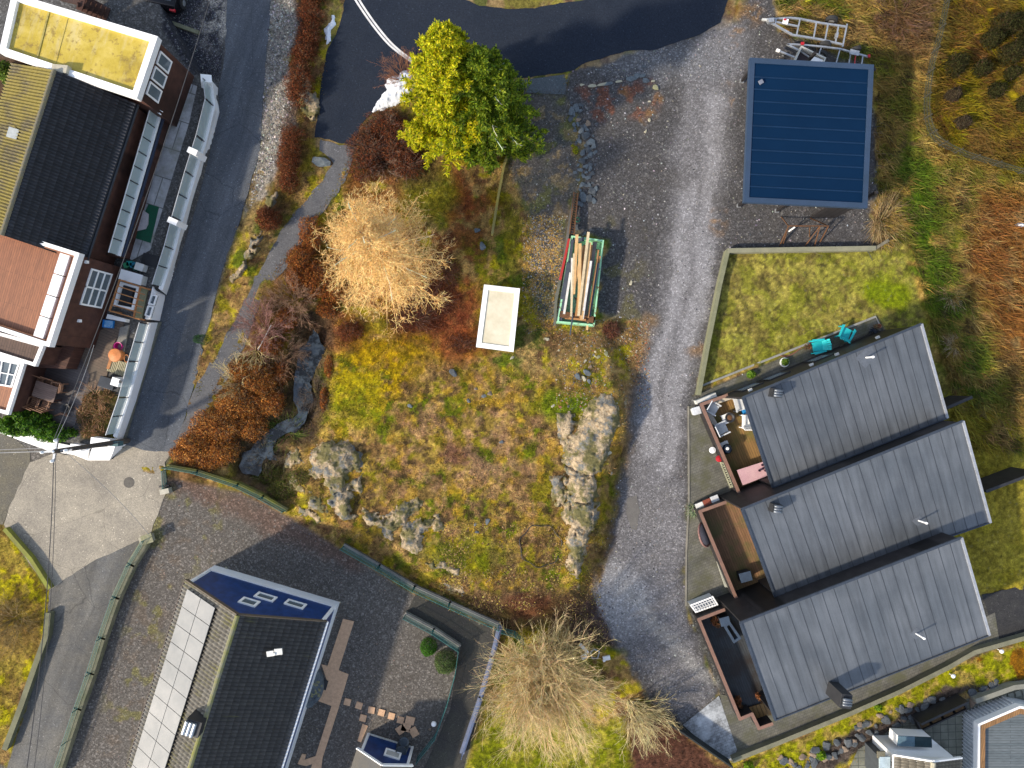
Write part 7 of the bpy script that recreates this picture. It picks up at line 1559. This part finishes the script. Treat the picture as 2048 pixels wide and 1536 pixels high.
bush("potted_grass", [(1568, 724, 9, 9, .35)], 700, .12, [(.2, .32, .03), (.12, .22, .02)], "lime green plant in a white bowl on the patio strip", "plant", rg, LEAF, .3); bush("potted_grass", [(1501, 749, 9, 8, .35)], 600, .12, [(.2, .34, .03), (.12, .24, .02)], "lime green plant on the patio strip, the western one", "plant", rg, LEAF, .3)
tag(MB().lathe(P(1567, 725, .03), [(.2, 0), (.27, .15), (.25, .16), (.05, .12)], 16).build("white_bowl", WHITE), "white bowl holding the lime green plant on the patio strip", "bowl")
bl = thing("small_stool", P(1655, 683, .03), "small black slatted stool between the turquoise chairs", "stool"); MB().box(P(1655, 684, .35), (.42, .32, .05), .35).build("seat", BLACK, bl)
for s_ in (-1, 1):
    for s2 in (-1, 1): MB().beam(P(1655+s_*5, 684+s2*4, .03), P(1655+s_*5, 684+s2*4, .34), .04, .04).build("leg", BLACK, bl)
for k, (a, b, c_) in enumerate([(1470, 1402, .12), (1476, 1396, .1), (1478, 1408, .11), (1426, 1243, .13), (1433, 1248, .11), (1429, 1236, .1), (1519, 1396, .1), (1514, 1390, .1)]):
    pot(a, b, c_, TERRA if k % 2 else RUST, "small brown flower pot on the southern deck", [(.3, .12, .04), (.2, .08, .03)], z=.14, group="pots on the southern deck")
dh = MB(); hs = smooth_pts([(1558, 711, .05), (1575, 712, .05), (1590, 705, .05), (1602, 695, .05)], 5); dh.path([P(*p) for p in hs], .02); tag(dh.build("garden_hose", mat("red_hose", (.3, .1, .07), None, 3)), "thin reddish hose along the kerb of the patio strip", "hose")
# ------------------------------------------------------------------ brown house yard things
tt = thing("patio_table", P(100, 782, .955), "square brown slatted garden table on the dark deck", "table"); c_ = P(90, 783, 1.7); ra = math.radians(-18)
MB().box(c_, (1.2, .85, .05), ra).build("table_top", planks("table_slats", (.22, .15, .12), (.17, .11, .09), ra, .1, .6, .5, 2), tt)
for sx_ in (-1, 1):
    for sy in (-1, 1):
        v = Matrix.Rotation(ra, 3, 'Z') @ Vector((sx_*.5, sy*.34, 0)); MB().beam((c_.x+v.x, c_.y+v.y, .955), (c_.x+v.x, c_.y+v.y, 1.68), .07, .07).build("leg", CLAD, tt)
OW = mat("orange_brown_wood", (.3, .16, .09), (.24, .12, .07), 5, .6)
def woodchair(px, py, rot, label):
    t_ = thing("wooden_chair", (0, 0, 0), label, "chair")
    s = MB()
    for i in range(5): s.box((0, -.2+i*.1, .44), (.46, .075, .025))
    s.build("seat", OW, t_)
    b = MB()
    for sx_ in (-1, 1): b.beam((sx_*.23, .24, .42), (sx_*.23, .36, .95), .04, .04)
    for zc_ in (.55, .75, .92): b.beam((-.23, .24+(zc_-.42)*.23, zc_), (.23, .24+(zc_-.42)*.23, zc_), .03, .07)
    b.build("backrest", OW, t_)
    for sx_ in (-1, 1):
        MB().box((sx_*.25, .02, .66), (.05, .46, .03)).build("armrest", OW, t_)
        for sy in (-1, 1): MB().beam((sx_*.23, sy*.22, 0), (sx_*.23, sy*.22, .65), .04, .04).build("leg", OW, t_)
    t_.location = P(px, py, .96); t_.rotation_euler = (0, 0, math.radians(rot)); return t_
woodchair(90, 765, -18, "slatted wooden chair on the north side of the garden table, west one"); woodchair(109, 769, -18, "slatted wooden chair on the north side of the garden table, east one")
woodchair(82, 804, 158, "slatted wooden chair on the south side of the garden table, west one"); woodchair(103, 809, 158, "slatted wooden chair on the south side of the garden table, east one")
woodchair(128, 775, -100, "slatted wooden chair at the east end of the garden table")
f_ = thing("fire_pan", P(137, 817, .955), "black round pan standing on the dark deck", "pan"); MB().lathe(P(137, 816, .96), [(.12, 0), (.24, .2), (.25, .3), (.2, .28), (.05, .1)], 18).build("pan", BLACK, f_)
for k in range(5): tag(MB().beam(P(108+k*3, 832-k*1.5, 1.0+k*.03), P(132+k, 824+k*2.2, 1.0+k*.03), .07, .04).build("timber_offcut", OW), "loose timber offcut lying on the dark deck behind the hedge", "plank", "offcuts on the dark deck")
# pergola and white boxes
pg = thing("pergola", P(255, 595, 0), "small pergola of orange timber bars between white walls by the glass wall", "pergola"); zp = 2.0; ORT = mat("orange_bar", (.45, .2, .07), (.36, .15, .05), 4, .6)
for i in range(6):
    t = i/5; a = P(240-20*t, 560+62*t, zp); b = P(292-12*t, 577+62*t, zp); MB().beam(a, b, .05, .09).build("bar", ORT, pg)
MB().beam(P(240, 558, zp-.09), P(219, 622, zp-.09), .06, .1).build("rail", ORT, pg); MB().beam(P(281, 573, zp-.09), P(267, 636, zp-.09), .06, .1).build("rail", ORT, pg)
for a, b in ((240, 560), (219, 622), (281, 574), (267, 636)): p = P(a, b, zp); MB().beam((p.x, p.y, .9), (p.x, p.y, zp-.13), .07, .07).build("post", ORT, pg)
wb = thing("white_store", P(262, 552, 0), "white box store with a flat lid north of the pergola", "store"); q = [P(a, b, 1.5) for a, b in [(243, 539), (284, 551), (280, 569), (238, 557)]]; MB().prism([(p.x, p.y) for p in q], .9, 1.42).build("body", WHITE2, wb); MB().prism(inset([(p.x, p.y) for p in q], -.03), 1.43, 1.5).build("lid", WHITE, wb)
sp_ = thing("sunken_stair", P(252, 595, 0), "dark boxed stairwell with white rim below the pergola", "stairwell"); q = [P(a, b, 1.15) for a, b in [(240, 563), (278, 574), (266, 620), (226, 612)]]; xy = [(p.x, p.y) for p in q]; ring(MB(), xy, .12, .85, 1.15).build("rim", WHITE, sp_); MB().prism(inset(xy, .12), .85, .96).build("well_floor", BLACK, sp_)
for i in range(5): MB().beam(P(262+i*1.6, 572, 1.0+i*.02), P(252+i*1.6, 612, 1.0+i*.02), .05, .04).build("tread", DARKM, sp_)
MB().prism([(p.x, p.y) for p in [P(a, b, 1.3) for a, b in [(215, 628), (252, 638), (250, 644), (212, 637)]]], .9, 1.3).build("low_wall", WHITE, sp_)
tag(sheet("stone_patch", [(281, 575), (296, 578), (283, 640), (270, 636)], STM["mossy"], 1.0, 0, .85, kind=None), "patch of grey crazy paving beside the pergola", "paving")
bb = thing("recycling_box", P(217, 648, .95), "bright blue recycling box beside the brown wall", "box"); MB().box(P(217, 648, 1.1), (.5, .42, .3), -.1).build("box", mat("bright_blue", (.01, .2, .6), None, 3, .4), bb, .02); MB().box(P(217, 648, 1.265), (.44, .36, .03), -.1).build("papers", mat("pale_blue_paper", (.3, .5, .7), (.02, .25, .6), 9, .5), bb)
tb = thing("tub", P(242, 694, .93), "magenta round plastic tub on the dark gravel", "tub"); MB().lathe(P(242, 693, .93), [(.15, 0), (.21, .28), (.23, .29), (.23, .31), (.19, .3), (.14, .05)], 20).build("tub", mat("magenta", (.5, .01, .22), None, 3, .4), tb)
ob = thing("water_butt", P(240, 712, .93), "orange round lidded tub with hand pump wheel by the wooden pallets", "tub"); MB().lathe(P(240, 711, .93), [(.3, 0), (.33, .45), (.36, .46), (.34, .52), (.05, .56)], 24).build("tub", mat("orange_plastic", (.7, .26, .09), None, 3, .4), ob); mb = MB(); c_ = P(253, 717, 1.3)
for i in range(16): a = 6.283*i/16; b = 6.283*(i+1)/16; mb.tube(c_+Vector((math.cos(a)*.12, math.sin(a)*.2, 0)), c_+Vector((math.cos(b)*.12, math.sin(b)*.2, 0)), .02)
mb.build("pump_wheel", mat("orange_ring", (.65, .25, .08), None, 3), ob)
PALM = mat("pallet_wood", (.45, .42, .28), (.36, .34, .22), 5, .8)
for k, (a, b, r_, lab) in enumerate(((227, 731, -18, "pale wooden pallet lying west of the glass wall, the left one"), (243, 737, -18, "pale wooden pallet lying against the glass wall, the right one"))):
    t_ = thing("pallet", P(a, b, .93), lab, "pallet", None); ra = math.radians(r_); c_ = P(a, b, 1.05+.02*k); R3 = Matrix.Rotation(ra, 3, 'Z')
    mb = MB()
    for i in range(6): mb.box(c_+R3 @ Vector((-.2+i*.085, 0, .04)), (.05, .75, .025), ra)
    mb.build("slats", PALM, t_); mb = MB()
    for i in range(3): mb.box(c_+R3 @ Vector((0, -.3+i*.3, -.03)), (.5, .07, .09), ra)
    mb.build("bearers", PALM, t_)
tag(MB().beam(P(224, 712, 1.1), P(216, 738, 1.1), .16, .05).build("timber_board", ORT), "orange timber board beside the pallets", "plank")
rbox("black_bin", 220, 766, 1.25, .8, .55, .55, -18, BLACK, "black ribbed storage bin at the head of the planting bed", "bin", DARKM)
rbox("black_bin", 237, 772, 1.2, .4, .5, .4, -18, DARKM, "smaller dark bin squeezed beside the white pillar", "bin", BLACK)
rbox("ac_unit", 283, 535, 1.15, .45, .38, .4, -18, WHITE2, "pale square cabinet north of the white box store", "cabinet")
for k, (a, b, c2) in enumerate([(262, 528, (.02, .3, .28)), (269, 531, (.02, .2, .3)), (256, 531, (.05, .3, .15)), (274, 535, (.02, .16, .12))]):
    rbox("watering_can" if False else "plastic_crate", a, b, 1.08, .3, .26, .28, 10*k, mat("crate_%d" % k, c2, None, 4, .4), ["teal crate in the clutter by the white store, northern one", "blue crate in the clutter by the white store", "green crate nearest the brown wall by the white store", "dark green crate by the pale cabinet"][k], "crate")
BL = mat("blue_hose", (.01, .16, .45), None, 3, .4); mb = MB(); c_ = P(271, 249, 1.95)
for j in range(3):
    for i in range(14): a = 6.283*i/14; b = 6.283*(i+1)/14; r_ = .16-.03*j; mb.tube(c_+Vector((math.cos(a)*r_, math.sin(a)*r_, .03*j)), c_+Vector((math.cos(b)*r_, math.sin(b)*r_, .03*j)), .022)
mb.path([P(*p) for p in smooth_pts([(275, 245, 1.95), (284, 236, 1.95), (287, 225, 1.95), (280, 214, 1.95), (273, 206, 2.1)], 5)], .022); tag(mb.build("hose_coil", BL), "bright blue hose coil with its tail on the balcony deck", "hose")
# forecourt: car, beams, yellow hose
YH = mat("yellow_hose", (.6, .6, .02), None, 3, .5); mb = MB(); c_ = P(272, 12, .04)
for j in range(3):
    for i in range(14): a = 6.283*i/14; b = 6.283*(i+1)/14; r_ = .13-.03*j; mb.tube(c_+Vector((math.cos(a)*r_, math.sin(a)*r_, .03*j)), c_+Vector((math.cos(b)*r_, math.sin(b)*r_, .03*j)), .018)
mb.path([P(*p) for p in smooth_pts([(275, 10, .04), (282, 12, .04), (289, 6, .04), (284, -2, .04), (292, -8, .04)], 5)], .018).path([P(*p) for p in smooth_pts([(272, 8, .04), (274, 0, .04), (272, -10, .04)], 4)], .018); tag(mb.build("hose_coil", YH), "yellow hose coil on the dark forecourt gravel", "hose")
TB = mat("mossy_beam", (.22, .22, .14), (.16, .16, .1), 3, .9)
tag(MB().beam(P(223, 18, .1), P(272, 38, .1), .16, .18).build("ground_beam", TB), "shorter mossy ground beam next to the brown stair", "beam"); tag(MB().beam(P(280, 24, .1), P(398, 66, .1), .2, .18).build("ground_beam", TB), "longer mossy ground beam across the dark forecourt", "beam")
car = thing("parked_car", P(352, -22, 0), "dark car with only its red-lit rear corner showing at the top edge", "car"); CP = mat("black_car_paint", (.012, .012, .015), None, 3, .2, .3, bmp=0, dirt=.05)
R3 = Matrix.Rotation(math.radians(-12), 3, 'Z'); c0 = P(350, -42, 0)
def cv(x, y, z): v = R3 @ Vector((x, y, 0)); return Vector((c0.x+v.x, c0.y+v.y, z))
def loft(secs, fn): 
    vs = []; fs = []
    for (y, w_, z0, z1) in secs: vs += [fn(-w_, y, z0), fn(w_, y, z0), fn(w_*.96, y, z1), fn(-w_*.96, y, z1)]
    n = len(secs)
    for k in range(n-1):
        for i in range(4): fs.append((k*4+i, k*4+(i+1) % 4, (k+1)*4+(i+1) % 4, (k+1)*4+i))
    fs += [(3, 2, 1, 0), (4*n-4, 4*n-3, 4*n-2, 4*n-1)]; return MB().add(vs, fs)
loft([(-2.1, .78, .35, .75), (-1.9, .88, .25, .95), (0, .92, .22, .98), (1.6, .9, .25, .9), (2.1, .75, .35, .7)], cv).build("body", CP, car, .06, True)
loft([(-1.7, .62, .95, 1.0), (-1.2, .68, .95, 1.42), (.3, .68, .95, 1.45), (1.0, .62, .9, .98)], cv).build("cabin", GLS, car, .04, True)
for s_ in (-1, 1):
    MB().box(cv(s_*.68, -2.05, .75), (.3, .14, .14), math.radians(-12)).build("tail_light", RED, car, .02); wheel(car, cv(s_*.85, -1.35, .32), R3 @ Vector((1, 0, 0))); wheel(car, cv(s_*.85, 1.35, .32), R3 @ Vector((1, 0, 0)))
    MB().box(cv(s_*.3-.35, -2.14, .5), (.25, .05, .1), math.radians(-12)).build("number_plate_light" if False else "bumper_trim", GALV, car)
# ------------------------------------------------------------------ utility pole and wires
up = thing("utility_pole", P(243, 889, 0), "wooden utility pole rising by the wall corner with wires fanning out", "utility pole")
pb = P(243, 889, 0); ztop = 6.2; pt_ = P(107, 903, ztop)
pb = Vector((pt_.x, pt_.y, 0)); up.location = pb
MB().tube(pb, pt_, .14, .1, 14).build("pole", mat("pole_wood", (.1, .08, .06), (.07, .06, .05), 4, .9), up)
MB().beam(pt_+Vector((-.1, -.5, -.15)), pt_+Vector((.1, .6, -.15)), .1, .1).beam(pt_+Vector((-.65, -.05, -.35)), pt_+Vector((.65, .05, -.35)), .09, .09).build("crossarm", GALV, up)
for dx, dy in ((-.08, -.45), (.08, .5), (-.55, -.04), (.55, .04), (0, 0)): MB().lathe(pt_+Vector((dx, dy, -.1)), [(.05, 0), (.08, .05), (.05, .1), (.07, .14), (.02, .2)], 10).build("insulator", WHITE, up)
MB().box(Vector((pb.x+.2, pb.y-.05, 1.4)), (.35, .25, .5)).build("junction_box", mat("teal_box", (.05, .13, .15), None, 3, .5), up)
WIRE = mat("wire", (.05, .05, .055), None, 3, .6); WIREP = mat("pale_wire", (.3, .3, .3), None, 3, .6)
def wire(a, b, sag, r, m, label):
    pts = []
    for i in range(17): t = i/16; p = a.lerp(b, t); p.z -= sag*4*t*(1-t); pts.append(p)
    o = MB().path(pts, r, 5).build("overhead_wire", m); tag(o, label, "wire")
wire(pt_+Vector((0, .5, 0)), P(432, -40, 5.5), .5, .02, WIRE, "dark overhead wire running north over the glass wall and forecourt"); wire(pt_+Vector((.1, .5, 0)), P(188, 690, 4.5), .2, .013, WIREP, "thin service wire from the pole to the brown house")
wire(pt_+Vector((-.5, 0, 0)), P(-60, 908, 6.2), .1, .022, WIREP, "upper pale overhead wire running west from the pole"); wire(pt_+Vector((-.5, .15, 0)), P(-60, 902, 6.3), .1, .014, WIREP, "lower thin pale wire running west from the pole")
wire(pt_+Vector((0, -.5, 0)), P(44, 1600, 6), .4, .02, WIRE, "dark overhead wire running south over the lower lane, outer one"); wire(pt_+Vector((.1, -.5, 0)), P(60, 1600, 6), .4, .014, WIRE, "dark overhead wire running south over the lower lane, inner one")
wire(pt_+Vector((.5, 0, 0)), P(300, 1072, .8), .3, .011, WIREP, "thin stay wire slanting down to the stone pillar by the lane"); wire(pt_+Vector((.5, .05, -.1)), P(240, 885, 1.6), .05, .03, WIRE, "thick dark cable from the pole down to the wall corner")
# ------------------------------------------------------------------ snow, sign, barrel, slabs, mats
SNOW = mat("old_snow", (.8, .83, .88), (.68, .72, .78), 2, .6, bmp=.6, bsc=9, dirt=.1)
def snow(pts, h, label, seed):
    us = [p[0] for p in pts]; vs = [p[1] for p in pts]; U, V_ = np.meshgrid(np.arange(min(us)-5, max(us)+5, 2.), np.arange(min(vs)-5, max(vs)+5, 2.)); wu = U+(fbm(U, V_, 10, seed)-.5)*14; wv = V_+(fbm(U, V_, 10, seed+3)-.5)*14
    sd = sdp(wu, wv, pts); x = (U-1024)/S; y = (768-V_)/S; z = np.maximum(gz(x, y), .03)+h*ss(-1, 12, sd)*(.6+.8*fbm(U, V_, 8, seed+4))-.06*(sd < 0)
    ny, nx = U.shape; idx = np.arange(ny*nx).reshape(ny, nx); F = np.stack([idx[1:, :-1], idx[1:, 1:], idx[:-1, 1:], idx[:-1, :-1]], -1).reshape(-1, 4); F = F[(sd > -2).reshape(-1)[F].all(1)]; used, inv = np.unique(F, return_inverse=True)
    tag(np_mesh("snow_patch", np.stack([x, y, z], -1).reshape(-1, 3)[used], inv.reshape(-1, 4), SNOW, smooth=True), label, "snow")
snow([(776, 158), (800, 145), (826, 141), (834, 170), (815, 200), (785, 212), (760, 220), (743, 228), (752, 205), (768, 185)], .25, "large patch of old snow between the road line and the dark hedge", 3); snow([(664, 32), (672, 34), (669, 52), (662, 68), (656, 88), (649, 82), (652, 58)], .18, "small narrow snow patch at the edge of the long rust hedge", 5)
br = thing("rain_barrel", P(810, 1488, 0), "dark blue-grey round rain barrel beside the blue shed", "barrel"); MB().lathe(P(808, 1484, 0), [(.26, 0), (.33, .3), (.34, .6), (.28, .95), (.3, .96), (.3, 1.0), (.24, 1.0), (.22, .97)], 24).build("barrel", mat("barrel_plastic", (.035, .05, .065), (.05, .065, .08), 3, .35), br, smooth=True); MB().lathe(P(808, 1484, .98), [(.27, 0), (.2, .05), (.02, .06)], 24).build("lid", mat("barrel_lid", (.045, .06, .075), None, 3, .4), br)
PEB = mat("pebble_slab", (.66, .42, .26), (.52, .33, .2), 6, .85, bmp=.5, bsc=40, dirt=.2)
sheet("garden_path", [(686, 1238), (708, 1243), (677, 1341), (697, 1349), (676, 1420), (645, 1516), (641, 1548), (617, 1548), (632, 1509), (663, 1412), (631, 1400), (636, 1382), (655, 1365), (643, 1329), (655, 1332)], PEB, .035, 0); sheet("garden_path", [(604, 1508), (612, 1509), (609, 1520), (632, 1512), (632, 1526), (612, 1532), (602, 1530), (595, 1528)], PEB, .03, 0)
sheet("garden_path", [(725, 1448), (736, 1452), (722, 1485), (715, 1482)], PEB, .03, 0)
for k, (a, b) in enumerate([(695, 1404), (718, 1411), (743, 1420), (763, 1425), (783, 1432), (726, 1436), (801, 1440), (820, 1441), (812, 1455), (802, 1459), (828, 1464)]):
    o = MB().box(P(a, b, .03), (.36 if k < 7 else .5, .36 if k < 7 else .42, .06), math.radians((-15, -18, -10, -16, -14, -15, -14, -14, -14, 35, -60)[k])).build("stepping_stone", PEB); tag(o, "square pebble-faced stepping stone in the gravel by the blue shed", "paving stone", "stepping stones between the path and the shed")
tag(MB().box(P(648, 1369, .02), (.38, .55, .05), math.radians(-16)).build("door_mat", BLACK), "black door mat on the pebble path by the stone porch", "mat")
lp = thing("garden_lamp", P(868, 1448, 0), "white round garden lamp next to the southern green fence", "lamp"); MB().tube(P(868, 1447, 0), P(868, 1447, .5), .03).build("stem", WHITE2, lp); MB().lathe(P(868, 1446, .45), [(.05, 0), (.14, .06), (.15, .12), (.1, .2), (.02, .22)], 16).build("globe", WHITE, lp, smooth=True)
for a, b, lab in ((1995, 1298, "white round path lamp on the grass bank south of the long wall, eastern one"), (1899, 1347, "pale blue round path lamp on the grass bank, by the rubble row")):
    t_ = thing("path_lamp", GP(a, b), lab, "lamp"); MB().tube(GP(a, b), GP(a, b, .3), .03).build("stem", WHITE2, t_); MB().lathe(GP(a, b, .25), [(.05, 0), (.11, .04), (.12, .1), (.06, .16), (.01, .17)], 14).build("globe", WHITE, t_, smooth=True)
mh = MB().lathe(P(258, 965, .02), [(.3, 0), (.3, .012), (.01, .013)], 26).build("manhole_cover", mat("cast_iron", (.09, .085, .075), (.06, .055, .05), 9, .6, .3)); tag(mh, "round iron manhole cover in the pale junction asphalt", "manhole")
# litter: broken white chairs beside the willow, scrap
sc = thing("broken_chair", P(1172, 1302, 0), "broken white plastic chair parts lying beside the willow", "chair"); MB().beam(P(1160, 1288, .2), P(1176, 1306, .1), .16, .06).build("backrest", WHITE, sc); ring(MB(), [(p.x, p.y) for p in [P(a, b, .2) for a, b in [(1180, 1305), (1188, 1298), (1200, 1303), (1196, 1318), (1184, 1318)]]], .05, .12, .2).build("seat_frame", GALV, sc); MB().box(P(1168, 1313, .1), (.35, .25, .06), .6).build("armrest", WHITE, sc)
tag(MB().box(P(1213, 1316, .1), (.4, .22, .12), .2).box(P(1208, 1321, .12), (.12, .12, .1), .5).build("plastic_scrap", WHITE), "white plastic scrap at the edge of the driveway near the willow", "scrap")
wp_ = MB().tube(GP(521, 700, .35), GP(552, 652, .75), .03, .03, 8).build("tilted_post", WHITE2); tag(wp_, "thin pale post tilted over the stream among the bare shrubs", "post")
gl = thing("gull", GP(2036, 452), "white gull with grey back on the brown eastern slope", "bird"); mb = MB(); c_ = GP(2036, 452, .2)
mb.lathe(c_, [(.02, -.1), (.09, -.06), (.11, .0), (.09, .06), (.02, .1)], 14, 2.0, 1.0); mb.lathe(c_+Vector((.22, .03, .1)), [(.02, -.06), (.06, -.02), (.06, .03), (.01, .07)], 12); mb.add([c_+Vector((-.15, -.06, .0)), c_+Vector((-.36, -.03, .02)), c_+Vector((-.36, .03, .02)), c_+Vector((-.15, .06, .0)), c_+Vector((-.2, 0, .07))], [(0, 1, 4), (1, 2, 4), (2, 3, 4), (3, 2, 1, 0)]); mb.build("body", WHITE, gl, smooth=True)
for s_ in (-1, 1): MB().add([c_+Vector((.12, s_*.1, .06)), c_+Vector((-.05, s_*.12, .08)), c_+Vector((-.32, s_*.07, .05)), c_+Vector((-.05, s_*.03, .115))], [(0, 1, 2, 3)]).build("wing", mat("gull_grey", (.35, .38, .42), None, 3), gl)
MB().tube(c_+Vector((.27, .03, .11)), c_+Vector((.35, .03, .09)), .02, .005, 6).build("beak", mat("beak", (.6, .4, .05), None, 3), gl)
for s_ in (-1, 1): MB().tube(c_+Vector((.02, s_*.04, -.08)), c_+Vector((.02, s_*.04, -.2)), .01).build("leg", mat("gull_leg", (.5, .3, .2), None, 3), gl)
# ------------------------------------------------------------------ south-east neighbours
TILEP = bricks("green_grey_tiles", (.15, .155, .125), (.13, .135, .11), (.05, .055, .045), math.radians(2), .42, .42, ms=.02, off=0)
sheet("tiled_patio", [(1690, 1560), (1715, 1500), (1830, 1432), (1955, 1392), (2040, 1368), (2200, 1340), (2200, 1600)], TILEP, .03, 0)
lowwall("garden_wall", [(1952, 1403), (2030, 1375), (2100, 1368)], .5, .24, mat("block_wall", (.25, .25, .21), (.2, .2, .17), 3), "pale block wall along the patio south of the rubble bank")
for i in range(7): tag(MB().box(P(1966+i*14, 1410-i*4.6-(i > 4)*0, .05), (.3, .3, .05), math.radians(18)).build("square_slab", mat("slab_%d" % i, (.26, .27, .23), None, 4)), "square pale slab in the row beside the block wall", "paving stone", "square slabs beside the block wall")
pl_ = thing("planter_bench", P(1895, 1432, 0), "black slatted planter bench with four earth-filled trays", "planter"); a, b = P(1838, 1444, .8), P(1932, 1400, .8); d = (b-a).normalized(); n_ = Vector((-d.y, d.x, 0))
c4 = [a, b, b-n_*.75, a-n_*.75]; MB().prism([(p.x, p.y) for p in [a+n_*.02, b+n_*.02, b-n_*.1, a-n_*.1]], 0.05, 1.0).build("back_panel", BLACK, pl_)
ring(MB(), [(p.x, p.y) for p in [a-n_*.11, b-n_*.11, b-n_*.75, a-n_*.75]], .07, .05, .5).build("tray_frame", BLACK, pl_)
for i in range(4): p0, p1 = a.lerp(b, i/4+.03), a.lerp(b, (i+1)/4-.03); MB().prism([(p.x, p.y) for p in [p0-n_*.2, p1-n_*.2, p1-n_*.66, p0-n_*.66]], .1, .42).build("soil_tray", mat("leafy_soil_%d" % i, (.12, .07, .02), (.06, .035, .02), 6, .9, dirt=.5), pl_)
wh = thing("house", P(1850, 1545, 0), "small house in the south-east with white sloping gable and brown-grey tiled roof", "house"); z1, z2 = 2.4, 3.6
g0, g1, gr = P(1785, 1508, z1), P(1922, 1516, z1), P(1866, 1521, z2)
g0, g1 = P(1788, 1511, z1), P(1923, 1517, z1); gr = P(1866, 1524, z2); dd2 = (g1-g0).normalized(); dn2 = Vector((dd2.y, -dd2.x, 0))
rr1 = gr+dn2*5; tile_roof("west_roof_slope", gr, rr1, g0+dn2*5, g0, TILEM, wh, (.12, .11, .09), (.15, .135, .11), seed=12); tile_roof("east_roof_slope", gr, rr1, g1+dn2*5, g1, TILEM, wh, (.10, .09, .075), (.13, .115, .09), seed=13)
q = [(p.x, p.y) for p in (g0, g1, g1+dn2*5, g0+dn2*5)]; MB().prism(inset(q, .15), 0, z1-.05).build("wall", WHITE, wh)
b_ = MB(); b_.add([Vector((g0.x, g0.y, z1-.05)), Vector((g1.x, g1.y, z1-.05)), Vector((gr.x, gr.y, z2-.05))]+[v+dn2*.2 for v in (Vector((g0.x, g0.y, z1-.05)), Vector((g1.x, g1.y, z1-.05)), Vector((gr.x, gr.y, z2-.05)))], [(0, 1, 2), (5, 4, 3), (0, 3, 4, 1), (1, 4, 5, 2), (2, 5, 3, 0)]); b_.build("gable", WHITE, wh)
MB().beam(g1-dn2*.05, gr-dn2*.05, .08, .12).beam(g0-dn2*.05, gr-dn2*.05, .08, .12).build("bargeboard", WHITE, wh)
MB().tube(gr, rr1, .12).build("ridge_tiles", STM["pale"], wh)
pc = [P(1770, 1486, .0), P(1800, 1470, 0), P(1872, 1474, 0), P(1908, 1515, 0), P(1788, 1520, 0)]
MB().prism([(p.x, p.y) for p in [P(1770, 1484, .7), P(1863, 1478, .7), P(1905, 1512, .7), P(1800, 1505, .7)]], 0, .7).build("base_plinth", WHITE, wh)
gb = thing("glazed_porch", P(1830, 1482, 0), "low glazed porch with dark and pale panes on the white gable", "porch"); q = [P(a, b, 1.6) for a, b in [(1798, 1473), (1864, 1476), (1865, 1496), (1796, 1493)]]; MB().prism([(p.x, p.y) for p in q], 0.7, 1.5).build("frame", WHITE, gb); m0 = (q[0]+q[1])/2; m1 = (q[3]+q[2])/2
MB().prism([(p.x, p.y) for p in (q[0], m0, m1, q[3])], 1.5, 1.56).build("pale_pane", mat("pale_blue_glass", (.12, .2, .26), None, 3, .15), gb); MB().prism([(p.x, p.y) for p in (m0, q[1], q[2], m1)], 1.5, 1.57).build("dark_pane", mat("deep_glass", (.02, .05, .065), None, 3, .1), gb)
ms = thing("caravan_box", P(1765, 1530, 0), "white skylight box with dark surround beside the small south-east house", "skylight"); MB().box(P(1766, 1528, 1.0), (.95, 1.3, 2.0)).build("dark_wall", mat("slate_wall", (.06, .07, .08), None, 3), ms); MB().box(P(1769, 1530, 2.05), (.55, .9, .1)).build("skylight", mat("skylight_glass", (.45, .55, .6), None, 3, .2), ms); MB().box(P(1762, 1509, 2.04), (.4, .35, .08)).build("hatch", GREYW, ms)
db = thing("building", P(2000, 1480, 0), "white corrugated building corner with a grey roof deck at the far south-east", "building"); z = 1.25; q = [P(a, b, z) for a, b in [(1956, 1448), (2040, 1412), (2130, 1430), (2130, 1600), (1955, 1600)]]; xy = [(p.x, p.y) for p in q]
CORR = planks("white_corrugated", (.62, .65, .68), (.58, .61, .64), math.radians(0), .16, .5, .45, 9)
CORRV = mat("white_corrugated_wall", (.62, .65, .68), None, 3, .5)
MB().prism(inset(xy, .02), 0, z-.35).build("wall", CORRV, db); rb_ = MB(); n = len(xy)
for i in (0, 4):
    A1, B1 = Vector((*xy[i], 0)), Vector((*xy[(i+1) % n], 0)); L = (B1-A1).length; k = int(L/.2); dv = (B1-A1).normalized(); nv = Vector((dv.y, -dv.x, 0))*.03
    cen = Vector((q[3].x, q[3].y-0, 0)); nv = nv if (A1+nv-cen).length > (A1-cen).length else -nv
    for j in range(k): p = A1.lerp(B1, (j+.5)/k)+nv*.6; rb_.beam(p, Vector((p.x, p.y, z-.4)), .07, .05)
rb_.build("corrugation", CORRV, db)
ring(MB(), xy, .12, z-.36, z).build("parapet", WHITE, db); MB().prism(inset(xy, .12), z-.36, z-.3).build("roof_deck", planks("grey_roof_deck", (.10, .12, .13), (.13, .15, .16), math.radians(0), .14, .6, .5, 3), db)
ring(MB(), inset(xy, .13), .3, z-.29, z-.05).build("timber_bench", planks("deck_bench", (.28, .15, .06), (.22, .12, .05), math.radians(80), .12, .6, .4), db)
